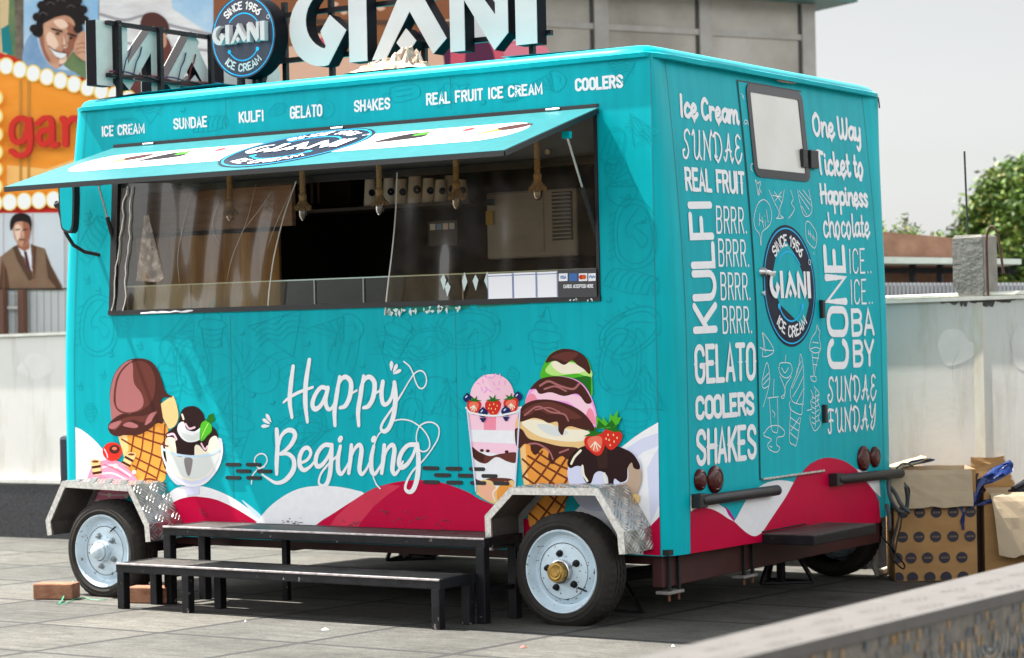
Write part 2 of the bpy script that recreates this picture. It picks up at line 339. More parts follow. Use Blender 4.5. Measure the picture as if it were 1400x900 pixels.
SCRIPT = {   # rounded upright brush script, x-height .62
 'a': (.8, [('s', [(.85, .5), (.55, .62), (.1, .45), (.1, .12), (.45, .02), (.82, .3)]), ('s', [(.87, .6), (.85, .15), (1.0, .02), (1.15, .1)])]),
 'c': (.7, [('s', [(.9, .52), (.55, .62), (.1, .4), (.15, .08), (.6, 0), (1.05, .14)])]),
 'e': (.72, [('s', [(.1, .28), (.6, .32), (.85, .5), (.5, .64), (.1, .4), (.2, .05), (.65, 0), (1.1, .18)])]),
 'h': (.82, [('p', [(.05, 1), (.05, 0)]), ('s', [(.05, .3), (.45, .6), (.8, .5), (.82, .15), (.95, 0), (1.12, .1)])]),
 'i': (.32, [('s', [(.3, .6), (.28, .15), (.6, 0), (1.3, .12)]), ('p', [(.3, .84), (.3, .86)])]),
 'k': (.82, [('p', [(.08, 1), (.08, 0)]), ('s', [(.1, .3), (.6, .62), (.75, .48), (.15, .3)]), ('s', [(.3, .32), (.7, .02), (1.1, .1)])]),
 'l': (.34, [('s', [(.3, 1), (.28, .2), (.6, 0), (1.2, .1)])]),
 'm': (1.15, [('p', [(.05, .6), (.05, 0)]), ('s', [(.05, .3), (.3, .6), (.48, .5), (.5, 0)]), ('s', [(.5, .3), (.72, .6), (.92, .5), (.93, .12), (1.0, 0), (1.08, .08)])]),
 'n': (.82, [('p', [(.06, .6), (.06, 0)]), ('s', [(.06, .3), (.45, .6), (.8, .5), (.82, .12), (.95, 0), (1.12, .1)])]),
 'o': (.74, [('s', [(.5, .62), (.08, .4), (.2, .02), (.65, .02), (.9, .35), (.6, .62), (.45, .6)])]),
 'p': (.82, [('p', [(.06, .6), (.06, -.32)]), ('s', [(.06, .35), (.4, .62), (.85, .5), (.85, .12), (.45, 0), (.1, .12)])]),
 'q': (.8, [('s', [(.85, .5), (.5, .62), (.1, .45), (.1, .12), (.45, .02), (.82, .3)]), ('p', [(.85, .6), (.85, -.3)])]),
 'r': (.62, [('p', [(.08, .6), (.08, 0)]), ('s', [(.08, .3), (.4, .58), (.9, .56)])]),
 's': (.66, [('s', [(.85, .52), (.45, .62), (.15, .48), (.5, .32), (.85, .16), (.5, 0), (.08, .08)])]),
 't': (.46, [('s', [(.35, .95), (.32, .2), (.6, 0), (1.1, .1)]), ('p', [(0, .62), (.8, .62)])]),
 'y': (.8, [('s', [(.06, .6), (.1, .15), (.45, .02), (.8, .25)]), ('s', [(.85, .6), (.82, -.1), (.5, -.32), (.25, -.22)])]),
 'C': (.85, [('s', [(.9, .85), (.55, 1), (.12, .75), (.1, .25), (.5, 0), (.95, .15)])]),
 'H': (1, [('p', [(.1, 1), (.1, 0)]), ('p', [(.85, 1), (.85, 0)]), ('s', [(0, .45), (.5, .55), (.95, .52)])]),
 'I': (.3, [('p', [(.4, 1), (.35, 0)])]),
 'O': (1, [('s', [(.55, 1), (.12, .75), (.12, .25), (.5, 0), (.9, .3), (.85, .8), (.5, 1), (.3, .85)])]),
 'T': (.9, [('s', [(0, .88), (.3, 1), (1, .95)]), ('s', [(.5, .95), (.45, .2), (.5, 0)])]),
 'W': (1.3, [('s', [(.02, 1), (.08, .2), (.28, .02), (.48, .3), (.5, .95)]), ('s', [(.5, .5), (.55, .1), (.72, .02), (.92, .3), (.98, 1)])]),
 ' ': (.34, []),
}
CURLY = {    # thin swashy capitals
 'S': (.9, [('s', [(.95, .86), (.7, 1), (.35, .92), (.3, .7), (.6, .5), (.75, .25), (.5, .02), (.15, .05), (.05, .25), (.25, .3)])]),
 'U': (1, [('s', [(.0, .85), (.18, 1), (.25, .7), (.22, .2), (.45, 0), (.75, .25), (.85, 1)]), ('s', [(.85, 1), (.8, .2), (1.0, .0)])]),
 'N': (1.05, [('s', [(.1, 0), (.2, .5), (.15, 1)]), ('s', [(.15, 1), (.45, .6), (.8, .05)]), ('s', [(.8, .0), (.8, .6), (1.0, 1), (1.1, .9)])]),
 'D': (1, [('s', [(.2, 1), (.25, .5), (.2, .05)]), ('s', [(.0, .85), (.3, 1), (.8, .85), (.95, .4), (.6, .02), (.25, .02), (.1, .15), (.35, .12)])]),
 'A': (1.05, [('s', [(.0, .12), (.15, .0), (.35, .25), (.65, .98)]), ('s', [(.65, 1), (.72, .4), (.85, 0), (1.05, .1)]), ('s', [(.2, .35), (.5, .42), (.85, .36)])]),
 'E': (.9, [('s', [(.9, .88), (.6, 1), (.3, .85), (.35, .6), (.65, .54), (.3, .48), (.1, .25), (.3, 0), (.7, .03), (1.0, .3)])]),
 'F': (.9, [('s', [(.0, .85), (.3, 1), (.95, .95)]), ('s', [(.5, .97), (.45, .4), (.4, .05), (.1, .0), (.0, .15)]), ('s', [(.2, .5), (.5, .55), (.8, .5)])]),
 'Y': (1, [('s', [(.0, .9), (.15, 1), (.2, .6), (.5, .45), (.85, .95)]), ('s', [(.9, 1), (.8, .3), (.55, .0), (.2, .05), (.4, .3)])]),
 ' ': (.4, []),
}
STEMS = {'I': (.5,), 'E': (0,), 'F': (0,), 'L': (0,), 'R': (0,), 'B': (0,), 'D': (0,), 'K': (0,), 'N': (0, 1), 'H': (0, 1), 'T': (.5,), 'U': (0, 1), 'G': (0,), 'C': (0,), 'O': (0, 1), 'M': (0, 1)}
def text(P, word, quad, w, m=None, font='caps', gap=.32, spurs=False, vertical=False):
    """quad: TL, TR, BR, BL in the print's own survey coordinates; w: stroke in metres"""
    m = m or WHITE; G = {'caps': CAPS, 'script': SCRIPT, 'curly': CURLY}[font]
    TL, TR, BR, BL = [Vector(P.tr(*q)) for q in quad]
    Hh = (((TL-BL).length+(TR-BR).length)/2); Wd = ((TR-TL).length+(BR-BL).length)/2
    adv = [G[c][0] for c in word]; tot = sum(adv)+gap*(len(word)-1)
    x = 0.0; iy = min(.45, w/2/Hh); ix = min(.3, w/2/Wd)
    old = P.tr; base = P.off
    def at(s, t):
        s = ix+s*(1-2*ix); t = iy+t*(1-2*iy) if -.01 <= t <= 1.01 else t
        a = TL.lerp(TR, s); b = BL.lerp(BR, s); q = b.lerp(a, t); return (q.x, q.y)
    P.tr = lambda x_, y_: (x_, y_)
    for k, c in enumerate(word):
        P.off = base+0.0011*(k % 2)
        for st in G[c][1]:
            kind, pts = (st if isinstance(st, tuple) else ('p', st))
            q = cr(pts, False, 6) if kind == 's' else pts
            q = [at((x+px*adv[k])/tot, py) for px, py in q]
            P.ribbon(q, w, P.mi(m), P.nxt())
        if spurs:
            for cx in STEMS.get(c, ()):
                a, b = at((x+cx*adv[k])/tot, .5), None
                o = P.nxt(); P.mb.ngon([P.map(a[0]+dx*w, a[1]+dy*w, o) for dx, dy in ((-.85 if cx < .9 else 0, 0), (0, -.5), (.85 if cx > .1 else 0, 0), (0, .5))], P.mi(m))
        x += adv[k]+gap
    P.tr = old; P.off = base+0.0030
def arc_text(P, word, cx, cy, r, a_mid, size, w, m, bottom=False, gap=.4):
    """capitals on a circle; angles in degrees, in the print's own units"""
    adv = [CAPS[c][0]*.62 for c in word]; tot = sum(adv)+gap*.62*(len(word)-1); base = P.off
    sgn = 1 if bottom else -1; x = -tot/2
    for k, c in enumerate(word):
        for st in CAPS[c][1]:
            q = []
            for px, py in st:
                s = (x+px*adv[k])*size; rr = r+(py-.5)*size*(-1 if bottom else 1)
                a = R(a_mid)+sgn*s/r; q.append((cx+rr*math.cos(a), cy+rr*math.sin(a)))
            P.ribbon(P.uv(q), w, P.mi(m), P.nxt())
        x += adv[k]+gap*.62
    P.off = base+0.0014
# the five letters of the shop name: polygons in a box of width 3.9 x height 1
def name_polys():
    g = []; A = lambda cx, cy, r1, r2, a0, a1, n: [(cx+r1*math.cos(R(a0+(a1-a0)*i/n)), cy+r2*math.sin(R(a0+(a1-a0)*i/n))) for i in range(n+1)]
    G1 = A(.50, .49, .50, .50, 80, 272, 16)+[(.58, 0), (.85, .40), (.61, .61), (.47, .42), (.545, .235)]+A(.62, .56, .37, .37, 255, 97, 14)
    g.append([G1])
    g.append([[(.89, 0), (1.15, 0), (1.15, 1), (.89, 1)]])
    g.append([[(1.22, 0), (1.42, 0), (1.77, .54), (2.09, 0), (2.28, .17), (1.76, 1.03), (1.62, .88), (1.655, .80)], [(1.715, .02), (1.855, .18), (1.715, .34), (1.575, .18)]])
    g.append([[(2.33, 0), (2.53, 0), (2.53, .60), (2.93, -.03), (3.12, .16), (3.12, 1), (2.95, 1), (2.95, .38), (2.47, 1.03), (2.33, .9)]])
    g.append([[(3.22, 0), (3.50, 0), (3.50, 1), (3.22, 1)]])
    return g
NAME = name_polys(); NAMEW = 3.50
def name_print(P, cx, cy, width, m, flip=1):
    s = width/NAMEW
    for letter in NAME:
        for poly in letter: P.blob([(cx+(x-NAMEW/2)*s*flip, cy+(y-.5)*s) for x, y in poly], m, False)
def logo(P, cx, cy, r, m_disc=None, m_txt=None, text_in=True, aspect=1.0, rim=CYAN):
    """round badge: navy disc, fine cyan ring, arched words, the name, a smile"""
    m_disc = m_disc or NAVY; m_txt = m_txt or WHITE
    old = P.tr; P.tr = lambda x, y: (cx+x*r, cy+y*r*aspect)
    P.ell(0, 0, 1, 1, m_disc, n=56)
    P.line([(.945*math.cos(R(a)), .945*math.sin(R(a))) for a in range(0, 360, 6)], .024*r, rim, False, True)
    P.line([(.56*math.cos(R(a)), .56*math.sin(R(a))) for a in range(38, 143, 5)], .028*r, rim, False)
    P.line([(.52*math.cos(R(a)), -.06+.52*math.sin(R(a))) for a in range(212, 329, 5)], .030*r, rim, False)
    for a in (212, 328): P.ell(.52*math.cos(R(a)), -.06+.52*math.sin(R(a)), .05, .05, rim)
    arc_text(P, 'SINCE 1956', 0, 0, .75, 90, .165, .036*r, m_txt)
    arc_text(P, 'ICE CREAM', 0, 0, .75, 270, .165, .036*r, m_txt, True)
    if text_in: name_print(P, 0, .02, 1.56, m_txt)
    P.line([(.80+.045*math.cos(R(a)), .40+.045*math.sin(R(a))) for a in range(0, 360, 40)], .012*r, m_txt, False, True)
    P.tr = old
# ------------------------------------------------------------------ ground
def paving_mat():
    m = bpy.data.materials.new('grey stone paving'); m.use_nodes = True; n = m.node_tree; b = n.nodes['Principled BSDF']; b.inputs['Roughness'].default_value = 0.8
    L = n.links.new; tc = n.nodes.new('ShaderNodeTexCoord')
    def noise(sc, st=(1, 1, 1), det=8, rough=.6, off=(0, 0, 0)):
        mp = n.nodes.new('ShaderNodeMapping'); mp.inputs['Scale'].default_value = st; mp.inputs['Location'].default_value = off; L(tc.outputs['Object'], mp.inputs['Vector'])
        t = n.nodes.new('ShaderNodeTexNoise'); t.inputs['Scale'].default_value = sc; t.inputs['Detail'].default_value = det; t.inputs['Roughness'].default_value = rough
        L(mp.outputs[0], t.inputs['Vector']); return t.outputs['Fac']
    def ramp(f, stops):
        r = n.nodes.new('ShaderNodeValToRGB'); e = r.color_ramp.elements
        while len(e) < len(stops): e.new(0.5)
        for k, (p, c) in enumerate(stops): e[k].position = p; e[k].color = (*c, 1)
        L(f, r.inputs['Fac']); return r.outputs['Color']
    def mix(mode, fac, c1, c2):
        x = n.nodes.new('ShaderNodeMixRGB'); x.blend_type = mode
        if isinstance(fac, float): x.inputs[0].default_value = fac
        else: L(fac, x.inputs[0])
        for i, c in ((1, c1), (2, c2)):
            if isinstance(c, tuple): x.inputs[i].default_value = (*c, 1)
            else: L(c, x.inputs[i])
        return x.outputs[0]
    streak = noise(2.6, (1.1, 10, 1), 12, .78)                     # cloudy banding that runs along each slab
    c = ramp(streak, [(.28, (.038, .038, .035)), (.44, (.094, .092, .083)), (.57, (.126, .123, .111)), (.74, (.185, .18, .165))])
    blot = noise(.9, (1, 1, 1), 6, .6, (3, 1, 0)); c = mix('MULTIPLY', 0.75, c, ramp(blot, [(.35, (.66, .65, .63)), (.6, (1, 1, 1))]))
    # every slab its own tone
    mv = n.nodes.new('ShaderNodeMapping'); mv.inputs['Location'].default_value = ((.98-.006)/.77+20, (1.30-.006)/.77+20, 0); mv.inputs['Scale'].default_value = (1/.77, 1/.77, 0); L(tc.outputs['Object'], mv.inputs[0])
    fl = n.nodes.new('ShaderNodeVectorMath'); fl.operation = 'FLOOR'; L(mv.outputs[0], fl.inputs[0]); wn = n.nodes.new('ShaderNodeTexWhiteNoise'); wn.noise_dimensions = '2D'; L(fl.outputs[0], wn.inputs['Vector'])
    c = mix('MULTIPLY', 1.0, c, ramp(wn.outputs['Value'], [(0, (.80, .80, .81)), (1, (1.12, 1.10, 1.06))]))
    st_ = noise(1.7, (1, 1, 1), 12, .72, (7, 3, 0)); c = mix('MULTIPLY', .8, c, ramp(st_, [(.33, (.34, .34, .34)), (.45, (.80, .80, .80)), (.55, (1, 1, 1))]))
    med = noise(13, (1, 1.6, 1), 7, .7, (1, 5, 0)); c = mix('MULTIPLY', .7, c, ramp(med, [(.32, (.60, .60, .59)), (.50, (1, 1, 1)), (.68, (1.22, 1.22, 1.2))]))
    speck = noise(70, (1, 1, 1), 3, .5); c = mix('MULTIPLY', 0.55, c, ramp(speck, [(.36, (.36, .36, .36)), (.50, (1, 1, 1))]))
    # joints: square slabs of .77 m, the joint edge a little ragged
    sp = n.nodes.new('ShaderNodeSeparateXYZ'); L(tc.outputs['Object'], sp.inputs[0])
    wob = noise(9, (1, 1, 1), 4, .6)
    def joint(sock, off, per):
        a = n.nodes.new('ShaderNodeMath'); a.operation = 'ADD'; a.inputs[1].default_value = off; L(sock, a.inputs[0])
        w = n.nodes.new('ShaderNodeMath'); w.operation = 'MULTIPLY_ADD'; w.inputs[1].default_value = 0.018; L(wob, w.inputs[0]); L(a.outputs[0], w.inputs[2])
        p = n.nodes.new('ShaderNodeMath'); p.operation = 'PINGPONG'; p.inputs[1].default_value = per/2; L(w.outputs[0], p.inputs[0]); return p.outputs[0]
    jx = joint(sp.outputs[0], 0.98-0.009+7.7, .77); jy = joint(sp.outputs[1], 1.30-0.009+7.7, .77)
    mn = n.nodes.new('ShaderNodeMath'); mn.operation = 'MINIMUM'; L(jx, mn.inputs[0]); L(jy, mn.inputs[1])
    mr = n.nodes.new('ShaderNodeMapRange'); mr.inputs['From Min'].default_value = 0.0150; mr.inputs['From Max'].default_value = 0.0215; L(mn.outputs[0], mr.inputs['Value'])
    c = mix('MIX', mr.outputs[0], (.022, .021, .022), c)
    L(c, b.inputs['Base Color'])
    bp = n.nodes.new('ShaderNodeBump'); bp.inputs['Strength'].default_value = 0.35; bp.inputs['Distance'].default_value = 0.01
    ad = n.nodes.new('ShaderNodeMath'); ad.operation = 'MULTIPLY_ADD'; ad.inputs[1].default_value = 0.5; L(speck, ad.inputs[0]); L(mr.outputs[0], ad.inputs[2]); L(ad.outputs[0], bp.inputs['Height']); L(bp.outputs[0], b.inputs['Normal'])
    return m
g = MB()
GY1 = 14.0
g.add([(-60, -60, gz(-60)), (60, -60, gz(-60)), (60, GY1, gz(GY1)), (-60, GY1, gz(GY1)), (-900, 1800, gz(GY1)), (900, 1800, gz(GY1))], [(0, 1, 2, 3), (3, 2, 5, 4)])
g.build('paved_ground', paving_mat(), kind='structure')

# ------------------------------------------------------------------ the trailer
T = thing('food_trailer', (-1.75, 1.2, 0), 'turquoise ice cream trailer with raised serving hatch and lettered rear door', 'food trailer')
ZB, ZT = 0.297, 2.492
def lv(a, b, n): return [a+(b-a)*i/n for i in range(n+1)]
def seam_f(z): return prof_f(z)+0.085
WZ0, WZ1, WXR = 1.435, 2.287, -0.283
def wxl(z): return -3.228+0.048*(z-WZ0)/(WZ1-WZ0)
# side panel with the hatch opening
m = MB()
zs = lv(ZB, WZ0, 6)+lv(WZ0, WZ1, 6)[1:]+[ZT+.01]
for a, b in zip(zs[:-1], zs[1:]):
    def q(x0a, x1a, x0b, x1b): m.add([(x0a, 0, a), (x1a, 0, a), (x1b, 0, b), (x0b, 0, b)], [(0, 1, 2, 3)])
    if b <= WZ0+1e-6 or a >= WZ1-1e-6: q(seam_f(a), 0, seam_f(b), 0)
    else: q(seam_f(a), wxl(a), seam_f(b), wxl(b)); q(WXR, 0, WXR, 0)
# inner face and reveal of the opening
m.add([(wxl(WZ0), 0, WZ0), (WXR, 0, WZ0), (WXR, 0, WZ1), (wxl(WZ1), 0, WZ1), (wxl(WZ0), .05, WZ0), (WXR, .05, WZ0), (WXR, .05, WZ1), (wxl(WZ1), .05, WZ1)],
      [(0, 1, 5, 4), (1, 2, 6, 5), (2, 3, 7, 6), (3, 0, 4, 7)])
m.build('side_panel', TEAL, T)
YR0, YR1, WID = 0.161, 2.239, 2.40
def strip(fa, fb, zz, mb):  # surface between two vertical curves
    vs = [fa(z) for z in zz]+[fb(z) for z in zz]; k = len(zz); mb.add(vs, [(i, k+i, k+i+1, i+1) for i in range(k-1)])
zz = lv(ZB, ZT+.01, 18)
DY0, DY1, DZ0, DZ1 = 0.838, 1.515, 0.585, 2.447
m = MB(); strip(lambda z: (prof_r(z), YR0, z), lambda z: (prof_r(z), YR1, z), zz, m); m.build('rear_panel', TEAL, T, 60)
m = MB(); strip(lambda z: (prof_f(z), YR1, z), lambda z: (prof_f(z), YR0, z), zz, m); m.build('front_panel', TEAL, T, 60)
m = MB(); strip(lambda z: (0, WID, z), lambda z: (seam_f(z), WID, z), zz, m); m.build('far_side_panel', TEAL, T, 60)
def bez(a, c, b, n=8): return [tuple((1-t)**2*p+2*t*(1-t)*q_+t*t*r for p, q_, r in zip(a, c, b)) for t in (i/n for i in range(n+1))]
def post(sec):
    m = MB(); n = len(sec(1.0)); vs = []
    for z in zz: vs += [(x, y, z) for x, y in sec(z)]
    m.add(vs, [(i*n+j, i*n+j+1, (i+1)*n+j+1, (i+1)*n+j) for i in range(len(zz)-1) for j in range(n-1)]); m.build('corner_post', TEALP, T, 50)
post(lambda z: bez((0, 0), (prof_r(z)*.72+.018, .03), (prof_r(z), YR0)))
post(lambda z: bez((prof_r(z), YR1), (prof_r(z)*.72+.018, WID-.03), (0, WID)))
fs_ = [(.085, 0), (.04, .002), (.012, .012), (0, .03), (-.008, .06), (-.004, .11), (0, .161)]
post(lambda z: [(prof_f(z)+dx, dy) for dx, dy in fs_][::-1])
post(lambda z: [(prof_f(z)+dx, WID-dy) for dx, dy in fs_])
# seams of the wrap
SEAM = mat('dark wrap joint', (0.0003, .17, .20), .5)  # darker teal strips along the panel joints
def seam(fa, fb): m = MB(); strip(fa, fb, zz, m); m.build('panel_seam', SEAM, T)
for y_ in (YR0, YR1): seam(lambda z: (prof_r(z)+.0012, y_-.003, z), lambda z: (prof_r(z)+.0012, y_+.003, z))
seam(lambda z: (-.0025, -.0012, z), lambda z: (.0020, -.0012, z)); seam(lambda z: (seam_f(z)-.0015, -.0012, z), lambda z: (seam_f(z)+.0015, -.0012, z))
for xx in (-2.43, -1.07):
    for za, zb_ in ((ZB, WZ0-.03), (WZ1+.04, ZT)):
        m = MB(); m.add([(xx, -.0011, za), (xx+.003, -.0011, za), (xx+.003, -.0011, zb_), (xx, -.0011, zb_)], [(0, 1, 2, 3)]); m.build('panel_seam', SEAM, T)
# roof: gutter band, rounded edge, gently crowned top
xf, xr = prof_f(ZT), prof_r(ZT)
def ring(ins, z, sag=0):
    c = .06
    P_ = [(xf+ins, .10), (xf+ins+c*.3, .03+ins*.3), (xf+ins+.10, ins)]
    P_ += [(x, ins) for x in lv(xf+.3, -.25, 14)]
    P_ += [(xr-ins*1.0+.012-.03, ins), (xr+.012-ins, .05+ins*.5), (xr+.02-ins, .17)]
    P_ += [(xr+.02-ins, y) for y in lv(.4, WID-.4, 8)]
    P_ += [(xr+.02-ins, WID-.17), (xr+.012-ins, WID-.05-ins*.5), (xr-ins-.018, WID-ins)]
    P_ += [(x, WID-ins) for x in lv(-.25, xf+.3, 14)]
    P_ += [(xf+ins+.10, WID-ins), (xf+ins+c*.3, WID-.03-ins*.3), (xf+ins, WID-.10)]
    return [(x, y, z+(random.uniform(-1, 1)*.0015 if sag else 0)) for x, y in P_]
def loft(rings, mb, capA=False, capB=False):
    k = len(rings[0]); vs = [p for r in rings for p in r]
    mb.add(vs, [(i*k+j, i*k+(j+1) % k, (i+1)*k+(j+1) % k, (i+1)*k+j) for i in range(len(rings)-1) for j in range(k)])
    if capB: mb.ngon(rings[-1])
    if capA: mb.ngon(rings[0][::-1])
m = MB()
loft([ring(.01, ZT-.006), ring(-.022, ZT-.006, 1), ring(-.024, ZT+.014, 1), ring(-.016, ZT+.018, 1), ring(-.002, ZT+.018), ring(.004, ZT+.032), ring(.018, ZT+.046), ring(.045, ZT+.055), ring(.3, ZT+.075), ring(.9, ZT+.085)], m, False, True)
roof = m.build('roof', TEALP, T, 40)
m = MB(); m.tube([(xr+.022, 1.22, ZT-.008), (xr+.03, 1.3, ZT-.012), (xr+.024, 1.42, ZT-.005)], .006, 6); m.build('sealant_patch', mat('old grey sealant', (.28, .22, .18), .7, noise=.4, scale=60), roof)
m = MB(); m.tube([(xr+.03, WID-.02, ZT-.005), (xr+.033, WID-.015, ZT-.04), (xr+.03, WID-.005, ZT-.06)], .004, 6); m.build('wire_stub', BLACK, roof)
# inside: floor, walls, ceiling
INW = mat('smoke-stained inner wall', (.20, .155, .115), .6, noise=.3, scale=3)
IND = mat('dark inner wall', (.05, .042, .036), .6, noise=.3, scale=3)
m = MB()
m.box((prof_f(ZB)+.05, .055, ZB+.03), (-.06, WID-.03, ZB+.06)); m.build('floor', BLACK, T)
m = MB()
X0, X1, Y0, Y1, Z0, Z1 = -3.40, -.09, .055, WID-.04, ZB+.06, 2.44
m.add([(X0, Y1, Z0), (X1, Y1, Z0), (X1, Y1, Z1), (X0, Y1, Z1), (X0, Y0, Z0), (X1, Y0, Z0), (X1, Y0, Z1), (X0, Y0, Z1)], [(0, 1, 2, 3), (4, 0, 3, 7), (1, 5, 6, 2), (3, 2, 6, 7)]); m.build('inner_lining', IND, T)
m = MB(); m.box((prof_f(ZB)+.02, .004, ZB+.004), (.04, WID-.004, ZB+.028)); m.build('floor_pan', BLACK, T)
# hatch frame, header, rail
m = MB()
def fr(a, b, w=.02, d=.012, y=-.006): m.bar(a, b, d, w, 0, (0, 1, 0) if abs(Vector(b)[2]-Vector(a)[2]) < .1 else (1, 0, 0))
m.box((wxl(WZ0)-.012, -.012, WZ0-.012), (WXR+.006, .05, WZ0+.012)); m.box((wxl(WZ1)-.004, -.006, WZ1-.004), (WXR+.006, .05, WZ1+.012))
m.add([(wxl(WZ0)-.01, -.008, WZ0), (wxl(WZ0)+.034, -.008, WZ0), (wxl(WZ1)+.034, -.008, WZ1), (wxl(WZ1)-.006, -.008, WZ1), (wxl(WZ0)-.01, .05, WZ0), (wxl(WZ0)+.034, .05, WZ0), (wxl(WZ1)+.034, .05, WZ1), (wxl(WZ1)-.006, .05, WZ1)], [(0, 1, 2, 3), (1, 5, 6, 2), (4, 0, 3, 7)])
m.box((WXR-.012, -.008, WZ0), (WXR+.004, .05, WZ1))
m.build('hatch_frame', BLACK, T)
m = MB(); m.box((-3.18, .145, 2.07), (WXR, .16, 2.30)); hd = m.build('header_panel', mat('dull grey header board', (.12, .115, .11), .6, noise=.2, scale=4), T)
m = MB(); m.box((-3.2, .11, 2.045), (WXR, .145, 2.082), b=.004); m.build('hatch_rail', BLACK, T)
for px, py in ((413, 229), (545, 221), (750, 208)):
    p = on_plane(px, py, 1, .14); m = MB(); m.cyl(p, p-Vector((0, .012, 0)), .012, 14); m.build('header_knob', mat('yellowed knob', (.5, .42, .25), .4), hd, 40)
# serving counter and guard glass
GLS = bpy.data.materials.new('guard glass'); GLS.use_nodes = True
def film(m, tint, gloss, diff, rough=0.08, bump=0.0, bscale=20, stretch=(1, 1, 1), haze=(.75, .70, .62)):
    n = m.node_tree; n.nodes.clear(); L = n.links.new
    o = n.nodes.new('ShaderNodeOutputMaterial'); t = n.nodes.new('ShaderNodeBsdfTransparent'); t.inputs[0].default_value = (*tint, 1)
    gl = n.nodes.new('ShaderNodeBsdfGlossy'); gl.inputs['Roughness'].default_value = rough
    df = n.nodes.new('ShaderNodeBsdfDiffuse'); df.inputs[0].default_value = (*haze, 1)
    tc = n.nodes.new('ShaderNodeTexCoord'); mp = n.nodes.new('ShaderNodeMapping'); mp.inputs['Scale'].default_value = stretch; L(tc.outputs['Object'], mp.inputs['Vector'])
    nz = n.nodes.new('ShaderNodeTexNoise'); nz.inputs['Scale'].default_value = bscale; nz.inputs['Detail'].default_value = 5; L(mp.outputs[0], nz.inputs['Vector'])
    if bump:
        bp = n.nodes.new('ShaderNodeBump'); bp.inputs['Strength'].default_value = bump; bp.inputs['Distance'].default_value = .02; L(nz.outputs['Fac'], bp.inputs['Height']); L(bp.outputs[0], gl.inputs['Normal'])
    fr_ = n.nodes.new('ShaderNodeFresnel'); fr_.inputs['IOR'].default_value = 1.5
    ml = n.nodes.new('ShaderNodeMath'); ml.operation = 'MULTIPLY'; ml.inputs[1].default_value = gloss; L(fr_.outputs[0], ml.inputs[0])
    mr = n.nodes.new('ShaderNodeMapRange'); mr.inputs['From Min'].default_value = .42; mr.inputs['From Max'].default_value = .75; mr.inputs['To Max'].default_value = diff*3; mr.inputs['To Min'].default_value = diff*.5; L(nz.outputs['Fac'], mr.inputs['Value'])
    m1 = n.nodes.new('ShaderNodeMixShader'); L(mr.outputs[0], m1.inputs[0]); L(t.outputs[0], m1.inputs[1]); L(df.outputs[0], m1.inputs[2])
    m2 = n.nodes.new('ShaderNodeMixShader'); L(ml.outputs[0], m2.inputs[0]); L(m1.outputs[0], m2.inputs[1]); L(gl.outputs[0], m2.inputs[2]); L(m2.outputs[0], o.inputs['Surface']); return m
film(GLS, (.88, .92, .90), .5, .004, .02)
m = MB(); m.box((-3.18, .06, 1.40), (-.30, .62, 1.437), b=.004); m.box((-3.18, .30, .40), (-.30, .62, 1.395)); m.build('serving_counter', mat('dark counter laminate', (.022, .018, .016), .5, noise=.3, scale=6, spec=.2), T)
m = MB(); m.box((-3.17, .055, 1.438), (-.31, .061, 1.568)); gg = m.build('guard_glass', GLS, T)
m = MB(); m.box((-3.17, .0545, 1.566), (-.31, .0615, 1.572)); m.build('glass_edge', mat('pale green glass edge', (.42, .55, .50), .25), gg)
for px in (430, 259, 497, 633):
    p = on_plane(px, 395, 1, .056); m = MB(); m.box((p.x-.004, .0535, 1.438), (p.x+.004, .0545, 1.566)); m.build('glass_joint', mat('silicone joint', (.25, .26, .25), .5), gg)
# ------------------------------------------------------------------ rear door with its window, hinges, handle
def rbox(y0, y1, z0, z1, r, n=6):
    out = []
    for cy, cz, a in ((y1-r, z1-r, 0), (y0+r, z1-r, 90), (y0+r, z0+r, 180), (y1-r, z0+r, 270)):
        out += [(cy+r*math.cos(R(a+90*i/n)), cz+r*math.sin(R(a+90*i/n))) for i in range(n+1)]
    return out
zd = lv(DZ0, DZ1, 16)
m = MB(); strip(lambda z: (prof_r(z)+.005, DY0+.004, z), lambda z: (prof_r(z)+.005, DY1-.004, z), zd, m)
for yy, s in ((DY0+.004, 1), (DY1-.004, -1)):
    m.add([(prof_r(z)+d, yy, z) for z in zd for d in (0, .005)], [(2*i, 2*i+1, 2*i+3, 2*i+2) for i in range(len(zd)-1)])
door = m.build('rear_door', TEAL, T, 60)
m = MB()
for a, b in ((DY0-.006, DY0+.004), (DY1-.004, DY1+.003)): strip(lambda z: (prof_r(z)+.0025, a, z), lambda z: (prof_r(z)+.0025, b, z), lv(DZ0-.006, DZ1+.006, 16), m)
for a, b in ((DZ0-.006, DZ0+.002), (DZ1-.002, DZ1+.008)): m.add([rear_map(DY0, a, .0028), rear_map(DY1, a, .0028), rear_map(DY1, b, .0028), rear_map(DY0, b, .0028)], [(0, 1, 2, 3)])
m.build('door_gasket', BLACK, door)
m = MB(); a = rear_map(DY0+.01, DZ0-.004, .008); b = rear_map(DY1-.01, DZ0-.004, .008); m.bar(a, b, .012, .022, 0, (1, 0, 0), .003); m.build('kick_strip', STEEL, door)
